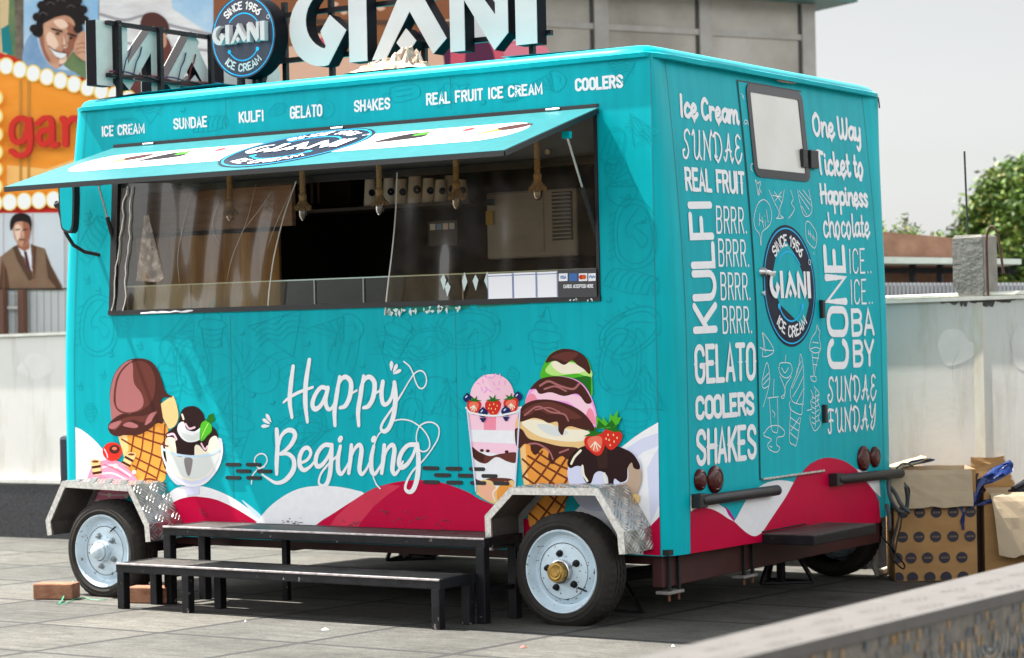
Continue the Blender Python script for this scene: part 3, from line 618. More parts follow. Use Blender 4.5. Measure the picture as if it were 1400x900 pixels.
# door window: rounded black rubber frame, pane with the sky's reflection painted in as off-white
wq = [rear_uv(*p) for p in ((1016.5, 114), (1096, 126), (1103.5, 248), (1030, 243))]
wy0 = (wq[0][0]+wq[3][0])/2; wy1 = (wq[1][0]+wq[2][0])/2; wz1 = (wq[0][1]+wq[1][1])/2; wz0 = (wq[2][1]+wq[3][1])/2
outer = rbox(wy0, wy1, wz0, wz1, .05); inner = rbox(wy0+.034, wy1-.052, wz0+.040, wz1-.042, .012)
m = MB(); n = len(outer)
for o_, off in ((outer, .006), (outer, .011), (inner, .013), (inner, .0085)): m.v += [rear_map(u, v, off) for u, v in o_]
m.f += [(k*n+i, k*n+(i+1) % n, (k+1)*n+(i+1) % n, (k+1)*n+i) for k in range(3) for i in range(n)]; m.m += [0]*(3*n)
m.build('window_frame', mat('black window rubber', (.022, .022, .025), .42), door, 30)
m = MB(); m.ngon([rear_map(u, v, .009) for u, v in inner]); m.build('window_pane', mat('sky-white window pane', (.60, .60, .55), .12, col2=(.70, .70, .66), scale=2.5, coat=0.5), door)
m = MB(); m.box(rear_map(wy1-.095, 2.16, .012), rear_map(wy1-.045, 2.07, .024), b=.003); m.build('window_latch', BLACK, door)
for py, pz in ((1.50, 2.115), (1.507, 1.375), (1.507, .86)):
    m = MB(); big = pz > 2
    w_ = .085 if big else .028
    p = rear_map(py, pz, .0); m.box((p.x+.002, py, pz-.045), (p.x+.026, py+w_, pz+.045), b=.004); m.build('door_hinge', BLACK, door)
h0 = rear_uv(1040, 372); m = MB(); p = rear_map(h0[0], h0[1], .004)
m.lathe([(0, .028), (.012, .027), (.02, .018), (.024, 0)], p, (1, 0, 0), 20); m.bar(p+Vector((.025, 0, 0)), p+Vector((.03, .075, -.012)), .022, .012, 0, (1, 0, 0), .004); m.build('door_handle', STEEL, door, 40)
h1 = rear_uv(1042, 401); p = rear_map(h1[0], h1[1], .004); m = MB(); m.lathe([(0, .01), (.011, .009), (.013, 0)], p, (1, 0, 0), 16); m.build('door_lock', STEEL, door, 40)
# ------------------------------------------------------------------ lamps, buffers, step, mirror
for px, py, rx, ry in ((956, 656, 7.5, 15), (976.5, 655.5, 10, 19), (1179.5, 627, 8, 17.5), (1195, 625, 6, 14.5)):
    u, v = rear_uv(px, py); du = rear_uv(px+rx, py)[0]-u; dv = rear_uv(px, py-ry)[1]-v
    m = MB(); prof = [(1.0, 0), (1.0, .008), (.94, .014), (.72, .019), (.66, .0165), (.60, .019), (.35, .021), (.001, .0215)]
    k = 28; vs = [rear_map(u+r*du*math.cos(2*math.pi*i/k), v+r*dv*math.sin(2*math.pi*i/k), h) for i in range(k) for r, h in prof]; L_ = len(prof)
    m.add(vs, [(i*L_+j, ((i+1) % k)*L_+j, ((i+1) % k)*L_+j+1, i*L_+j+1) for i in range(k) for j in range(L_-1)]); m.build('tail_light', REDLENS, T, 40)
for (xa, ya), (xb, yb) in (((949, 684.5), (1055, 670)), ((1136, 655.5), (1224, 647))):
    a = rear_map(*rear_uv(xa, ya), .035); b = rear_map(*rear_uv(xb, yb), .035); d = (b-a).normalized()
    b = a+d*min((b-a).length, .80)
    m = MB(); m.tube([a, a+d*.02, b-d*.012, b], [.019, .025, .025, .019], 16); br = m.build('buffer_bar', mat('dark grey rubber buffer', (.017, .017, .019), .5, bump=.2, bscale=40), T, 50)
    m = MB(); m.box(a+Vector((-.035, -.03, -.032)), a+Vector((.015, .04, .03)), b=.004); m.build('buffer_bracket', BLACK, br)
m = MB(); p0 = on_plane(1040, 731, 0, .061); sz = p0.z
m.box((.064, .845, sz-.045), (.33, 1.535, sz), 0, .004); m.box((.066, .847, sz), (.328, 1.533, sz+.003), 1)
m.bar((.063, .845, sz+.012), (.063, 1.3, sz+.012), .006, .02, 0, (1, 0, 0))
st = m.build('rear_step', [BLACKM, TREAD], T)
# mirror on its bent arm at the front corner
m = MB(); c0 = on_plane(92, 286, 1, -.16)
def mp_(x, y, d=0): p = on_plane(x, y, 1, -.16); return p+Vector((0, d, 0))
out_ = cr([(82, 250), (88, 246), (100, 247), (103.5, 256), (102.5, 305), (99, 318), (93, 318), (86, 312), (83.5, 290)], True, 4)
n = len(out_); m.add([mp_(x, y, -.012) for x, y in out_]+[mp_(x, y, .03) for x, y in out_], [tuple(range(n)), tuple(range(2*n-1, n-1, -1))]+[(i, (i+1) % n, n+(i+1) % n, n+i) for i in range(n)])
arm = MB(); arm.tube([tuple(mp_(x, y, .015+t)) for x, y, t in ((74, 276, 0), (77, 282, 0), (80, 300, .01), (83, 318, .02), (88, 335, .05), (96, 344, .09), (106, 348, .15))], .010, 10)
arm.tube([tuple(mp_(73, 281, .015)), tuple(mp_(85, 275, .02))], .014, 10)
ma = arm.build('mirror_arm', BLACK, T, 50); m.build('mirror_housing', BLACK, ma, 40)
m = MB(); inn = [(93+(x-93)*.80, 285+(y-285)*.90) for x, y in out_]; m.ngon([mp_(x, y, -.0135) for x, y in inn]); m.build('mirror_back', TEALP, ma)
# ------------------------------------------------------------------ raised hatch lid (awning) on gas struts
AY, AZ = -.775, 2.2845-.2345
def awn(u, t, off):   # u along X, t 0 at hinge .. 1 at outer edge, off above the sheet
    nn = Vector((0, -.2345, .775)).normalized(); return Vector((u, AY*t, 2.2845-.2345*t))+nn*off
AX0, AX1 = -3.185, -.268
m = MB()
vs = [awn(u, t, o) for o in (0, -.022) for u, t in ((AX0, .012), (AX1, .012), (AX1, 1), (AX0, 1))]
m.add(vs, [(0, 3, 2, 1), (4, 5, 6, 7), (0, 1, 5, 4), (1, 2, 6, 5), (2, 3, 7, 6), (3, 0, 4, 7)])
aw = m.build('hatch_lid', teal_mat('toned-down lid teal', (.03, .165, .185)), T)  # teal darkened so the sunlit lid doesn't clip, greyed to suggest glare
m = MB()
for a, b in (((AX0, 1.0), (AX1, 1.0)), ((AX0, .02), (AX0, 1.0)), ((AX1, .02), (AX1, 1.0))): m.bar(awn(*a, -.014), awn(*b, -.014), .010, .022, 0)
m.build('lid_edge_trim', BLACK, aw)
m = MB(); m.box((AX0, -.004, 2.287), (AX1, .004, 2.300)); m.build('hinge_strip', BLACK, T)
for px, py in ((203, 197), (461, 175.5), (756, 150)):
    p = on_plane(px, py, 1, -.008); m = MB(); m.cyl(p-Vector((.035, 0, 0)), p+Vector((.035, 0, 0)), .0065, 12); m.build('lid_hinge', STEEL, T, 40)
for X, top, mid, bot in ((-.305, (775, 186), (795, 257), (823, 345)), (-3.205, (134, 251), (146, 297), (161, 350))):
    a, c_, b = [on_plane(*q_, 0, X) for q_ in (top, mid, bot)]; c_ = a+(b-a)*((c_-a).length/(b-a).length)
    m = MB(); m.cyl(a, c_, .0055, 12); rod = m.build('gas_strut', STEEL, T, 40)
    m = MB(); m.cyl(c_, b, .011, 14); m.build('strut_cylinder', BLACK, rod, 40)
    m = MB(); m.box(a-Vector((.02, .012, .012)), a+Vector((.02, .012, .02)), b=.003); m.build('strut_bracket', TEALP, rod)
# ------------------------------------------------------------------ chassis
m = MB()
for y in (.06, WID-.12): m.box((-3.35, y, .252), (-.07, y+.06, .294))
m.box((-.075, .05, .152), (-.02, WID-.05, .293), 0, .004); m.box((-3.35, .3, .17), (-3.29, WID-.3, .29))
for x in (-2.8, -2.2, -1.5, -.8): m.box((x, .12, .235), (x+.05, WID-.12, .292))
m.box((-.36-.03, .05, .235), (-.36+.03, WID-.05, .285)); m.box((-3.09-.03, .05, .20), (-3.09+.03, WID-.05, .26))
m.build('chassis_frame', MAROON, T)
for x, y in ((-.018, .09), (-.018, .80)):
    D = Vector((0, 1, 0)); cp_ = None
    m = MB(); m.box(Vector((x-.05, y-.025, .120)), Vector((x+.022, y+.025, .134))+D*.085, b=.003); cp_ = m.build('clamp_plate', mat('weathered pale plate', (.22, .21, .20), .6, noise=.3, scale=30), T)
    for s_ in (0, .085):
        m = MB(); m.box(Vector((x-.002, y-.006, .135))+D*s_, Vector((x+.012, y+.010, .297))+D*s_); m.build('u_bolt', BLACK, cp_)
        m = MB(); m.cyl(Vector((x+.005, y, .135))+D*s_, Vector((x+.005, y, .09))+D*s_, .007, 8); m.build('bolt_end', mat('rusty bolt', (.12, .04, .02), .7), cp_)
m = MB()
for i in range(4): m.tube([(-.75+.06*i*.5, .16, .20+.012*i), (-.36, .16, .16+.012*i), (-.02-.06*i*.5, .16, .20+.012*i)], .010, 6)
m.build('leaf_spring', BLACK, T)
m = MB(); m.box((-2.9, .9, .225), (-2.3, 1.5, .292)); m.build('under_tank', mat('soot black', (.012, .012, .012), .8), T)
# ------------------------------------------------------------------ wheels
def wheel(x, y, z, side, cap, r=.256):
    """outer face towards side (-1: serving side)"""
    w = MB().build('wheel', RUBBER, T); ax = Vector((0, side, 0)); o = Vector((x, y, z)); W = .165   # y = outer sidewall plane
    k = r/.256; N = 132
    tread = [(.060+.0, -W+.02)]
    prof = [(.182, -.006), (.190, -.001), (.200, .003), (.203, .0045), (.206, .003), (.218, .0015), (.220, .003), (.223, .001), (.238, -.008), (.248, -.018), (.2525, -.026),
            (.2555, -.034), (.2565, -.052), (.246, -.053), (.246, -.060), (.2572, -.060), (.2575, -.078), (.246, -.079), (.246, -.087), (.2575, -.087), (.2572, -.105), (.246, -.106), (.246, -.113), (.2565, -.113), (.2555, -.131),
            (.2525, -.139), (.246, -.147), (.225, -.164), (.195, -.160), (.182, -.155)]
    prof = [(a*k, h) for a, h in prof]
    def rm(i, j):
        if j in (9, 10, 11, 22, 23, 24): return -.0045 if i % 3 == 0 else 0
        if j in (14, 15, 18, 19): return -.0045 if (i+(j > 16)*1) % 3 == 0 else 0
        return 0
    m = MB(); m.lathe(prof, o, ax, N, 0, False, rm); m.build('tyre', RUBBER, w, 28)
    m = MB()
    rp = [(.183, -.012), (.1845, -.004), (.181, .001), (.176, -.001), (.171, -.012), (.164, -.034), (.157, -.044), (.149, -.046), (.142, -.040), (.130, -.030), (.126, -.026), (.1235, -.0285), (.121, -.028), (.095, -.022), (.060, -.017), (.05, -.016), (.001, -.016)]
    m.lathe([(a*k, h) for a, h in rp], o, ax, 64); rim = m.build('rim', RIM, w, 35)
    m = MB(); m.lathe([(.1250*k, -.0268), (.1240*k, -.0258), (.1224*k, -.0262)], o, ax, 64); m.lathe([(.1480*k, -.0455), (.1465*k, -.0445), (.1450*k, -.0445)], o, ax, 64); m.build('rim_groove', BLACK, w, 60)
    if cap == 'brass':
        m = MB(); m.lathe([(.052, -.018), (.052, .012), (.048, .014)], o, ax, 32); m.build('hub', STEEL, w, 30)
        m = MB(); m.lathe([(.0, .052), (.018, .052), (.022, .048), (.030, .049), (.034, .044), (.042, .043), (.045, .036), (.045, .012)], o, ax, 32); m.build('hub_cap', BRASS, w, 30)
    elif cap == 'grey':
        m = MB(); m.lathe([(.052, -.018), (.052, .014), (.048, .016)], o, ax, 32); m.build('hub', RIM, w, 30)
        m = MB(); m.lathe([(.0, .062), (.014, .061), (.026, .054), (.032, .042), (.034, .030), (.043, .028), (.044, .012)], o, ax, 32); m.build('hub_cap', RIM, w, 30)
    if cap:
        u = Vector((1, 0, 0)); v = Vector((0, 0, 1))
        for i in range(5):
            a = R(100+72*i+(14 if cap == 'grey' else 0)); c = o+(u*math.cos(a)+v*math.sin(a))*.079
            m = MB(); m.lathe([(.017, -.022), (.0165, -.016), (.011, -.015), (.011, -.002), (.006, -.001), (.005, .008), (0, .009)], c, ax, 6 if cap == 'x' else 8); m.build('wheel_nut', BLACKM if cap == 'brass' else mat('grey wheel nut', (.25, .28, .30), .4, metal=.5, noise=.3, scale=60), w, 25)
        a = R(-38 if cap == 'brass' else 62); c = o+(u*math.cos(a)+v*math.sin(a))*.138
        m = MB(); m.cyl(c+ax*-.036, c+(u*math.cos(a)+v*math.sin(a))*-.03+ax*-.004, .0045, 8); m.build('valve_stem', BLACK, w, 40)
    return w
wheel(-.372, -.235, .238, -1, 'brass'); wheel(-3.105, -.235, .232, -1, 'grey')
wheel(-.372, WID+.235, .20, 1, None); wheel(-3.105, WID+.235, .195, 1, None)
# ------------------------------------------------------------------ fenders in checker plate
def lozenges(mb, A, B, C, D, nx, ny):   # five-bar tread: groups of raised bars, neighbours turned a quarter; A-B top edge, D-C bottom edge
    A, B, C, D = map(Vector, (A, B, C, D)); nn = (B-A).cross(D-A).normalized()
    for j in range(ny):
        for i in range(nx):
            s, t = (i+.5)/nx, (j+.5)/ny; c = A.lerp(B, s).lerp(D.lerp(C, s), t); ex = (B-A)/nx; ey = (D-A)/ny
            d = (ex+ey)*.36 if (i+j) % 2 else (ex-ey)*.36; p = (ex-ey)*.36 if (i+j) % 2 else (ex+ey)*.36
            for k in (-.62, 0, .62):
                q = c+p*k; l = d*(1-.35*abs(k)); e = p*.17
                mb.add([q+l+nn*.0002, q+e+nn*.0002, q-l+nn*.0002, q-e+nn*.0002, q+nn*.0042+l*.6, q+nn*.0042-l*.6], [(0, 4, 1), (1, 4, 5), (1, 5, 2), (2, 5, 3), (3, 5, 4), (3, 4, 0)], 1)
def fender(pts, y0, y1, flange):
    """pts: profile (x, z) from the front foot over the top to the rear foot"""
    m = MB(); n = len(pts); s = 1 if y1 > y0 else -1
    for (a, b) in zip(pts[:-1], pts[1:]):
        A, B, C, D = (a[0], y0, a[1]), (b[0], y0, b[1]), (b[0], y1, b[1]), (a[0], y1, a[1])
        m.add([A, B, C, D], [(0, 1, 2, 3)])
        if s > 0:
            L_ = math.hypot(b[0]-a[0], b[1]-a[1]); lozenges(m, A, B, C, D, max(2, int(L_/.052)), 4)
    # outer rolled flange
    cx = sum(p[0] for p in pts)/n; cz = min(p[1] for p in pts)
    inn = []
    for i, (x, z) in enumerate(pts):
        a = Vector(pts[max(i-1, 0)]); c = Vector(pts[i]); b = Vector(pts[min(i+1, n-1)])
        d1 = (c-a).normalized() if i > 0 else (b-c).normalized(); d2 = (b-c).normalized() if i < n-1 else d1
        nrm = Vector((d1.y+d2.y, -(d1.x+d2.x))).normalized(); k = 1/max(.5, nrm.dot(Vector((d2.y, -d2.x)))); inn.append(c+nrm*flange*k)
    ys = y0-.002*s
    for i in range(n-1):
        a, b, c, d = pts[i], pts[i+1], inn[i+1], inn[i]
        m.add([(a[0], ys, a[1]), (b[0], ys, b[1]), (c.x, ys, c.y), (d.x, ys, d.y), (a[0], ys+.012*s, a[1]-.001), (b[0], ys+.012*s, b[1]-.001), (c.x, ys+.012*s, c.y), (d.x, ys+.012*s, d.y)], [(0, 1, 2, 3), (0, 4, 5, 1), (3, 2, 6, 7)], 2)
    f = m.build('fender', [ALU, ALUB, ALUR], T)
    m = MB(); q = [Vector((p.x, 0, p.y)) for p in inn]
    for a, b in zip(q[:-1], q[1:]):
        k = Vector((0, 0, .012)); m.add([a+Vector((0, y0+.014*s, 0)), b+Vector((0, y0+.014*s, 0)), b+Vector((0, y1-.004*s, 0)), a+Vector((0, y1-.004*s, 0))], [(0, 1, 2, 3)])
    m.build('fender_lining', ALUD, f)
    m = MB()
    for a, b in zip(inn[:-1], inn[1:]):
        yy = y1-.02*s; m.add([(a.x, yy, a.y), (b.x, yy, b.y), (b.x+(cx-b.x)*.08, yy, b.y-.02), (a.x+(cx-a.x)*.08, yy, a.y-.02)], [(0, 1, 2, 3)])
    m.build('inner_bracket', mat('bare steel bracket', (.30, .29, .28), .5, metal=.6, noise=.3, scale=20), f)
    return f
FF = [(-3.468, .300), (-3.480, .378), (-3.357, .582), (-2.887, .570), (-2.770, .378), (-2.763, .292)]
FR = [(-.757, .320), (-.760, .474), (-.623, .603), (-.163, .609), (-.042, .424), (-.034, .328)]
for P_ in (FF, FR):
    fender(P_, -.245, -.001, .032); fender(P_, WID+.245, WID+.001, .032)

m = MB(); a = on_plane(90, 668, 1, .22); b = on_plane(110, 596, 1, .22); m.box((a.x-.03, .20, a.z), (b.x, .34, b.z), 0, .02); m.build('front_dark_panel', mat('dark blue black plastic', (.010, .014, .028), .35), T)  # dark rounded panel for an unidentified piece at the front corner
# ------------------------------------------------------------------ printed wrap: serving side
def zoomed(x0, y0, k, uv): return lambda x, y: uv(x0+x/k, y0+y/k)
Z1 = zoomed(60, 470, 3.6, side_uv); Z2 = zoomed(320, 470, 3.6, side_uv); Z3 = zoomed(610, 460, 3.3333, side_uv); ZP = side_uv
def bottom(pts):                                            # close a wave down to the panel's lower edge (in px)
    return pts
def edge_y(x): return 747.5+(x-640)*0.0505                  # lower edge of the panel in the photo
def clampfoot(pts): return [(x, min(y, edge_y(x)-1.2)) for x, y in pts]
W = Print(side_map, .0012, .00010)
z1 = lambda p: [(60+x/3.6, 470+y/3.6) for x, y in p]; z2 = lambda p: [(320+x/3.6, 470+y/3.6) for x, y in p]; z3 = lambda p: [(610+x/3.3333, 460+y/3.3333) for x, y in p]
W.tr = ZP
def wave(top, m, x0, x1, smooth=True):
    q = cr(top, False, 6) if smooth else top
    W.blob(clampfoot(q)+[(x1, edge_y(x1)-1.2), (x0, edge_y(x0)-1.2)], m, False)
# white sail at the front, with a lilac band, then white rim and crimson hill
wave([(103.2, 584), (112, 588), (124, 597), (136, 609), (147, 624), (152, 640), (158, 665), (166, 690)], WHITE, 105.2, 190)
W.blob([(103.6, 600), (114, 604), (124, 614), (131, 630), (134, 655), (136, 690), (104.5, 690)], LILAC, False)
W.blob([(103.9, 606), (112, 611), (120, 622), (125, 640), (127, 690), (104.8, 690)], WHITE, False)
wave([(225, 680), (240, 668), (255, 664.5), (271, 664), (292, 669), (315, 679), (335, 692), (356, 708), (375, 722), (400, 742)], WHITE, 200, 400)
wave([(222, 712), (232, 692), (245, 683), (262, 679), (275, 679.5), (295, 683), (318, 693), (340, 706), (358, 718), (375, 729), (388, 742)], CRIM, 205, 390)
W.blob([(331, 684), (340, 690), (350, 698), (357, 705), (355, 709), (345, 701)], PALE, True)
# middle white hill, right crimson hill with its lighter stripe
wave([(352, 712), (370, 692), (392, 676), (414, 667), (440, 664.4), (465, 666), (487, 670.5), (500, 676), (520, 700), (540, 740)], WHITE, 344, 545)
wave([(424, 725), (440, 712), (453, 704), (484, 684), (509, 669), (537, 660.3), (565, 656.7), (592, 657.5), (614, 663), (640, 673), (655, 682), (679, 692), (705, 704), (728, 712), (750, 722), (775, 738)], CRIM, 404, 790)
W.blob(clampfoot([(511, 668), (530, 662.5), (548, 664.5), (531, 676), (512, 692), (495, 712), (484, 730), (484, 745), (443, 745), (447, 725), (461, 705), (484, 684)]), CRIML, False)
# rear sail
wave([(700, 752), (760, 720), (812, 672), (840, 622), (856, 607), (876, 592), (900.2, 577.5)], WHITE, 700, 902.6)
W.blob([(857, 613), (877, 600), (900, 592), (900.4, 610), (880, 618), (862, 632)], LILAC, False)
W.blob([(885, 640), (893, 625), (900.5, 612), (901.7, 690), (890, 715)], LILAC, False)
wave([(880, 745), (891, 718), (902.2, 706)], CRIM, 880, 903, False)
W.build('wave_print', T)
# line doodles all over the wrap
D = Print(side_map, .0005, .000004); D.tr = ZP
def dood(kind, cx, cy, s, rot=0.0):
    c, sn = math.cos(R(rot)), math.sin(R(rot)); w = .0035
    def ln(pts, closed=False, smooth=True): D.line([(cx+(x*c-y*sn)*s, cy+(x*sn+y*c)*s) for x, y in pts], w, DOOD, smooth, closed, 5, False)
    if kind == 'cone':
        ln([(-.5, 0), (0, 1.5), (.5, 0)], False, False)
        for i in range(5): ln([(-.5+.1*i, .3*i), (.5-.2*i*.5, .12*i)], False, False)
        ln([(-.55, .05), (-.6, -.3), (-.35, -.65), (0, -.8), (.35, -.65), (.6, -.3), (.55, .05), (.3, .15), (.1, .02), (-.15, .16), (-.35, .02)], True)
        ln([(-.3, -.3), (-.1, -.5), (.1, -.4)])
    elif kind == 'egg':
        ln([(0, -1), (-.45, -.8), (-.62, -.1), (-.5, .7), (0, 1), (.5, .75), (.62, .1), (.45, -.7)], True)
        ln([(0, -.85), (-.36, -.65), (-.5, -.05), (-.4, .6), (0, .85), (.4, .62), (.5, .1), (.35, -.6)], True)
        ln([(.1, -.75), (-.25, -.2), (-.2, .1), (-.05, .05), (.2, .4), (.35, .1), (.0, -.2), (.1, -.3), (.35, -.3)])
        for i in range(6): ln([(-.75, -.5+.25*i), (-.55, -.62+.25*i)], False, False)
    elif kind == 'swirl':
        ln([(-.5, .1), (-.35, 1.0), (.35, 1.0), (.5, .1)], False, False); ln([(-.46, .35), (0, .45), (.46, .35)]); ln([(-.42, .6), (0, .7), (.42, .6)])
        ln([(-.55, .1), (-.6, -.15), (-.35, -.3), (.2, -.25), (.6, -.1), (.55, .12), (0, .2)], True)
        ln([(-.4, -.3), (-.3, -.6), (.1, -.6), (.42, -.45), (.4, -.22)]); ln([(-.2, -.6), (-.05, -.9), (.1, -1.2), (.2, -.85), (.22, -.55)])
    elif kind == 'pop':
        ln([(-.35, .5), (-.35, -.5), (-.2, -.85), (.2, -.85), (.35, -.5), (.35, .5)], True); ln([(-.1, .5), (-.1, .95), (.1, .95), (.1, .5)], False, False)
        ln([(-.15, .3), (-.15, -.5)], False, False); ln([(.12, .3), (.12, -.5)], False, False)
    elif kind == 'twist':
        for i in range(7): ln([(-1+.3*i, .35), (-.9+.3*i, -.1), (-.7+.3*i, -.38)])
        ln([(-1, .36), (0, .45), (.9, .36)]); ln([(-.75, -.38), (.2, -.46), (1.15, -.36)]); ln([(1.0, 0), (1.1, -.38), (1.25, 0), (1.1, .35)], True)
    elif kind == 'wave':
        for i in range(4): ln([(-.9, -.4+.2*i), (-.5, -.55+.2*i), (-.1, -.35+.2*i), (.3, -.5+.2*i), (.8, -.3+.2*i)])
        ln([(-1, -.6), (.1, .9), (.9, -.5)], True, False)
    elif kind == 'leaf':
        ln([(0, -.8), (-.5, -.2), (-.3, .5), (0, .8), (.3, .5), (.5, -.2)], True)
        for i in range(4): ln([(0, -.5+.3*i), (-.3, -.65+.3*i)], False, False); ln([(0, -.5+.3*i), (.3, -.65+.3*i)], False, False)
    elif kind == 'dot':
        q = [(cx+math.cos(R(a))*s*.30, cy+math.sin(R(a))*s*.30) for a in range(-60, 151, 15)]+[(cx-s*.05+math.cos(R(a))*s*.22, cy-s*.08+math.sin(R(a))*s*.22) for a in range(130, -50, -15)]
        D.blob(q, DOOD, False)
rd = random.Random(3)
for kd in (('egg', 135, 445, 42, 5), ('leaf', 173, 440, 18, 10), ('twist', 125, 330, 30, -60), ('cone', 245, 470, 40, 200), ('swirl', 320, 580, 44, 8), ('cone', 300, 520, 48, -20), ('swirl', 230, 520, 38, 0), ('egg', 265, 500, 40, 0),
           ('cone', 350, 505, 46, 140), ('twist', 400, 510, 40, 40), ('pop', 470, 485, 46, 15), ('wave', 545, 490, 44, 20), ('egg', 585, 470, 34, 80), ('cone', 600, 545, 44, -60), ('pop', 655, 492, 42, 0), ('egg', 640, 450, 44, 90), ('swirl', 745, 462, 36, 0),
           ('leaf', 702, 514, 16, -10), ('egg', 848, 495, 46, 10), ('wave', 880, 540, 36, 60), ('swirl', 868, 570, 34, 0), ('cone', 430, 575, 46, 30), ('egg', 410, 590, 40, 60), ('pop', 560, 580, 40, 10), ('twist', 860, 385, 34, 12), ('egg', 862, 455, 46, 60), ('egg', 868, 320, 48, 0),
           ('cone', 850, 255, 34, 180), ('leaf', 838, 230, 22, 0), ('pop', 838, 205, 34, 15), ('wave', 875, 180, 24, 30), ('cone', 470, 450, 34, 90), ('swirl', 545, 455, 34, 20), ('wave', 385, 455, 40, -20), ('wave', 205, 150, 22, 5), ('twist', 285, 170, 22, -8), ('cone', 440, 150, 22, 80),
           ('pop', 550, 128, 28, 80), ('swirl', 615, 128, 24, 60), ('egg', 700, 128, 18, 80), ('cone', 755, 112, 24, 80), ('wave', 850, 95, 22, 0), ('leaf', 380, 150, 16, 60), ('egg', 172, 175, 20, 80), ('leaf', 124, 564, 16, 0), ('wave', 290, 615, 40, 10), ('swirl', 290, 445, 30, 0)):
    dood(*kd)
for x, y in ((140, 510), (133, 395), (118, 380), (270, 540), (164, 505), (108, 525), (695, 475), (660, 502), (830, 530), (372, 550), (495, 500), (608, 520), (620, 520), (560, 535), (480, 570), (420, 470), (520, 470), (118, 300), (880, 300), (832, 410), (858, 270), (455, 470), (300, 470), (250, 560), (560, 450), (740, 430),
             (680, 440), (330, 455), (190, 470), (120, 290), (850, 430), (876, 178), (500, 150), (250, 150), (660, 140), (345, 540), (500, 545), (590, 610), (150, 480)): dood('dot', x, y, 14)
D.build('doodle_print', T)
S_ = Print(side_map, .0035, .00005); S_.tr = ZP; rd2 = random.Random(14); SCU = mat('dark scuff print', (.09, .05, .06), .7, noise=.5, scale=60)
for cx, cy, n_ in ((398, 714, 16), (478, 716, 10), (562, 708, 10), (610, 716, 8), (330, 715, 6), (520, 700, 5), (860, 735, 5), (280, 700, 4)):
    for k in range(n_):
        x = cx+rd2.gauss(0, 9); y = cy+rd2.gauss(0, 3.2); l = rd2.uniform(.6, 3.6); a_ = rd2.uniform(-.5, .5)
        if y < edge_y(x)-3: S_.line([(x-l*math.cos(a_), y-l*math.sin(a_)), (x, y+rd2.uniform(-.5, .5)), (x+l*math.cos(a_), y+l*math.sin(a_))], [.001, rd2.uniform(.0025, .006), .001], SCU)
S_.build('scuff_print', T)['kind'] = 'stuff'
for i in range(22):
    u = -3.36+.155*i
    if -.80 < u < 0 or u < -2.76: continue
    m = MB(); m.lathe([(.0001, .0045), (.0035, .0038), (.0055, .0012)], (u, -.0022, .318), (0, -1, 0), 8); m.build('rivet', mat('dull rivet', (.30, .28, .28), .4, metal=.5), T)
# louvre slots
def slot(px, py, w=20.5):
    m = MB(); a = side_uv(px, py); b = side_uv(px+w, py); r = .0088
    pts = [(a[0]+r+r*math.cos(R(t)), a[1]+r*math.sin(R(t))) for t in range(90, 271, 30)]+[(b[0]-r+r*math.cos(R(t)), a[1]+r*math.sin(R(t))) for t in range(-90, 91, 30)]
    k = len(pts); m.add([side_map(u, v, .0062) for u, v in pts]+[side_map(u, v, .0) for u, v in pts], [tuple(range(k))[::-1]]+[(i, (i+1) % k, k+(i+1) % k, k+i) for i in range(k)]); m.build('vent_slot', BLACK, T)
for y, xs in ((635, (309.3, 337)), (644, (323.5, 352)), (653, (309.3, 337.5))):
    for i, x in enumerate(xs): slot(x, y+.2*i)
for y, xs in ((640, (578.5, 610, 642)), (649.5, (594.5, 626.7, 659)), (659, (579, 611, 643.6, 675.4))):
    for i, x in enumerate(xs): slot(x, y+.6*i, 22)
# lettering along the top
for w_, q in (('ICE CREAM', ((139, 172.5), (198, 168), (198.2, 182.6), (139.6, 187.6))), ('SUNDAE', ((237, 162), (283.5, 158.4), (284, 174), (237.6, 177.8))), ('KULFI', ((326.4, 153), (360.6, 150), (361, 166.2), (327, 168.8))),
              ('GELATO', ((396.5, 145.5), (441, 142.3), (441.2, 159.2), (396.7, 163.2))), ('SHAKES', ((484, 137.4), (534, 133), (534.2, 149.4), (484.3, 154))), ('REAL FRUIT ICE CREAM', ((582.5, 127.7), (742, 113), (742.5, 129.2), (583, 144.8))),
              ('COOLERS', ((786, 107.6), (852, 101.4), (852.6, 120.4), (786.6, 125.6)))):
    H = Print(side_map, .0014, .00013); H.tr = ZP; text(H, w_, q, .0105 if w_ != 'COOLERS' else .0125, WHITE, gap=.5, spurs=False); H.build('header_word', T)
# hand lettering
L = Print(side_map, .0030, .00006); L.tr = Z2
TH = .0185; TN = .0058
def br(pts, w=TH, c=False): L.line(pts, [q*1.30 for q in w] if isinstance(w, list) else w*1.2, WHITE, True, c, 7)
br([(293, 112), (283, 190), (276, 280), (287, 362)], [.016, .021, .021, .014]); br([(373, 80), (356, 190), (353, 290), (363, 384)], [.017, .022, .022, .014]); br([(245, 290), (268, 270), (320, 240), (390, 214)], [.008, .011, .013, .010])
br([(462, 222), (430, 216), (400, 255), (388, 300), (402, 322), (432, 300), (458, 240)], [.018, .016, .018, .020, .020, .016, .014]); br([(464, 218), (452, 280), (462, 318), (480, 320), (500, 285)], [.018, .02, .018, .012, .009])
for dx in (0, 117):
    br([(522, 163), (508, 250), (497, 330), (499, 402)], [.014, .020, .020, .015])
    if dx: L.off += 0
for dx in (0, 116):
    if dx: br([(640, 160), (626, 250), (613, 330), (616, 402)], [.014, .020, .020, .015])
    br([(503+dx, 285), (510+dx, 220), (530+dx, 175), (556+dx, 165), (578+dx, 195), (572+dx, 260), (550+dx, 305), (523+dx, 316)], [.012, .014, .016, .018, .021, .021, .018, .012]); br([(573+dx, 250), (590+dx, 240), (606+dx, 230)], .009)
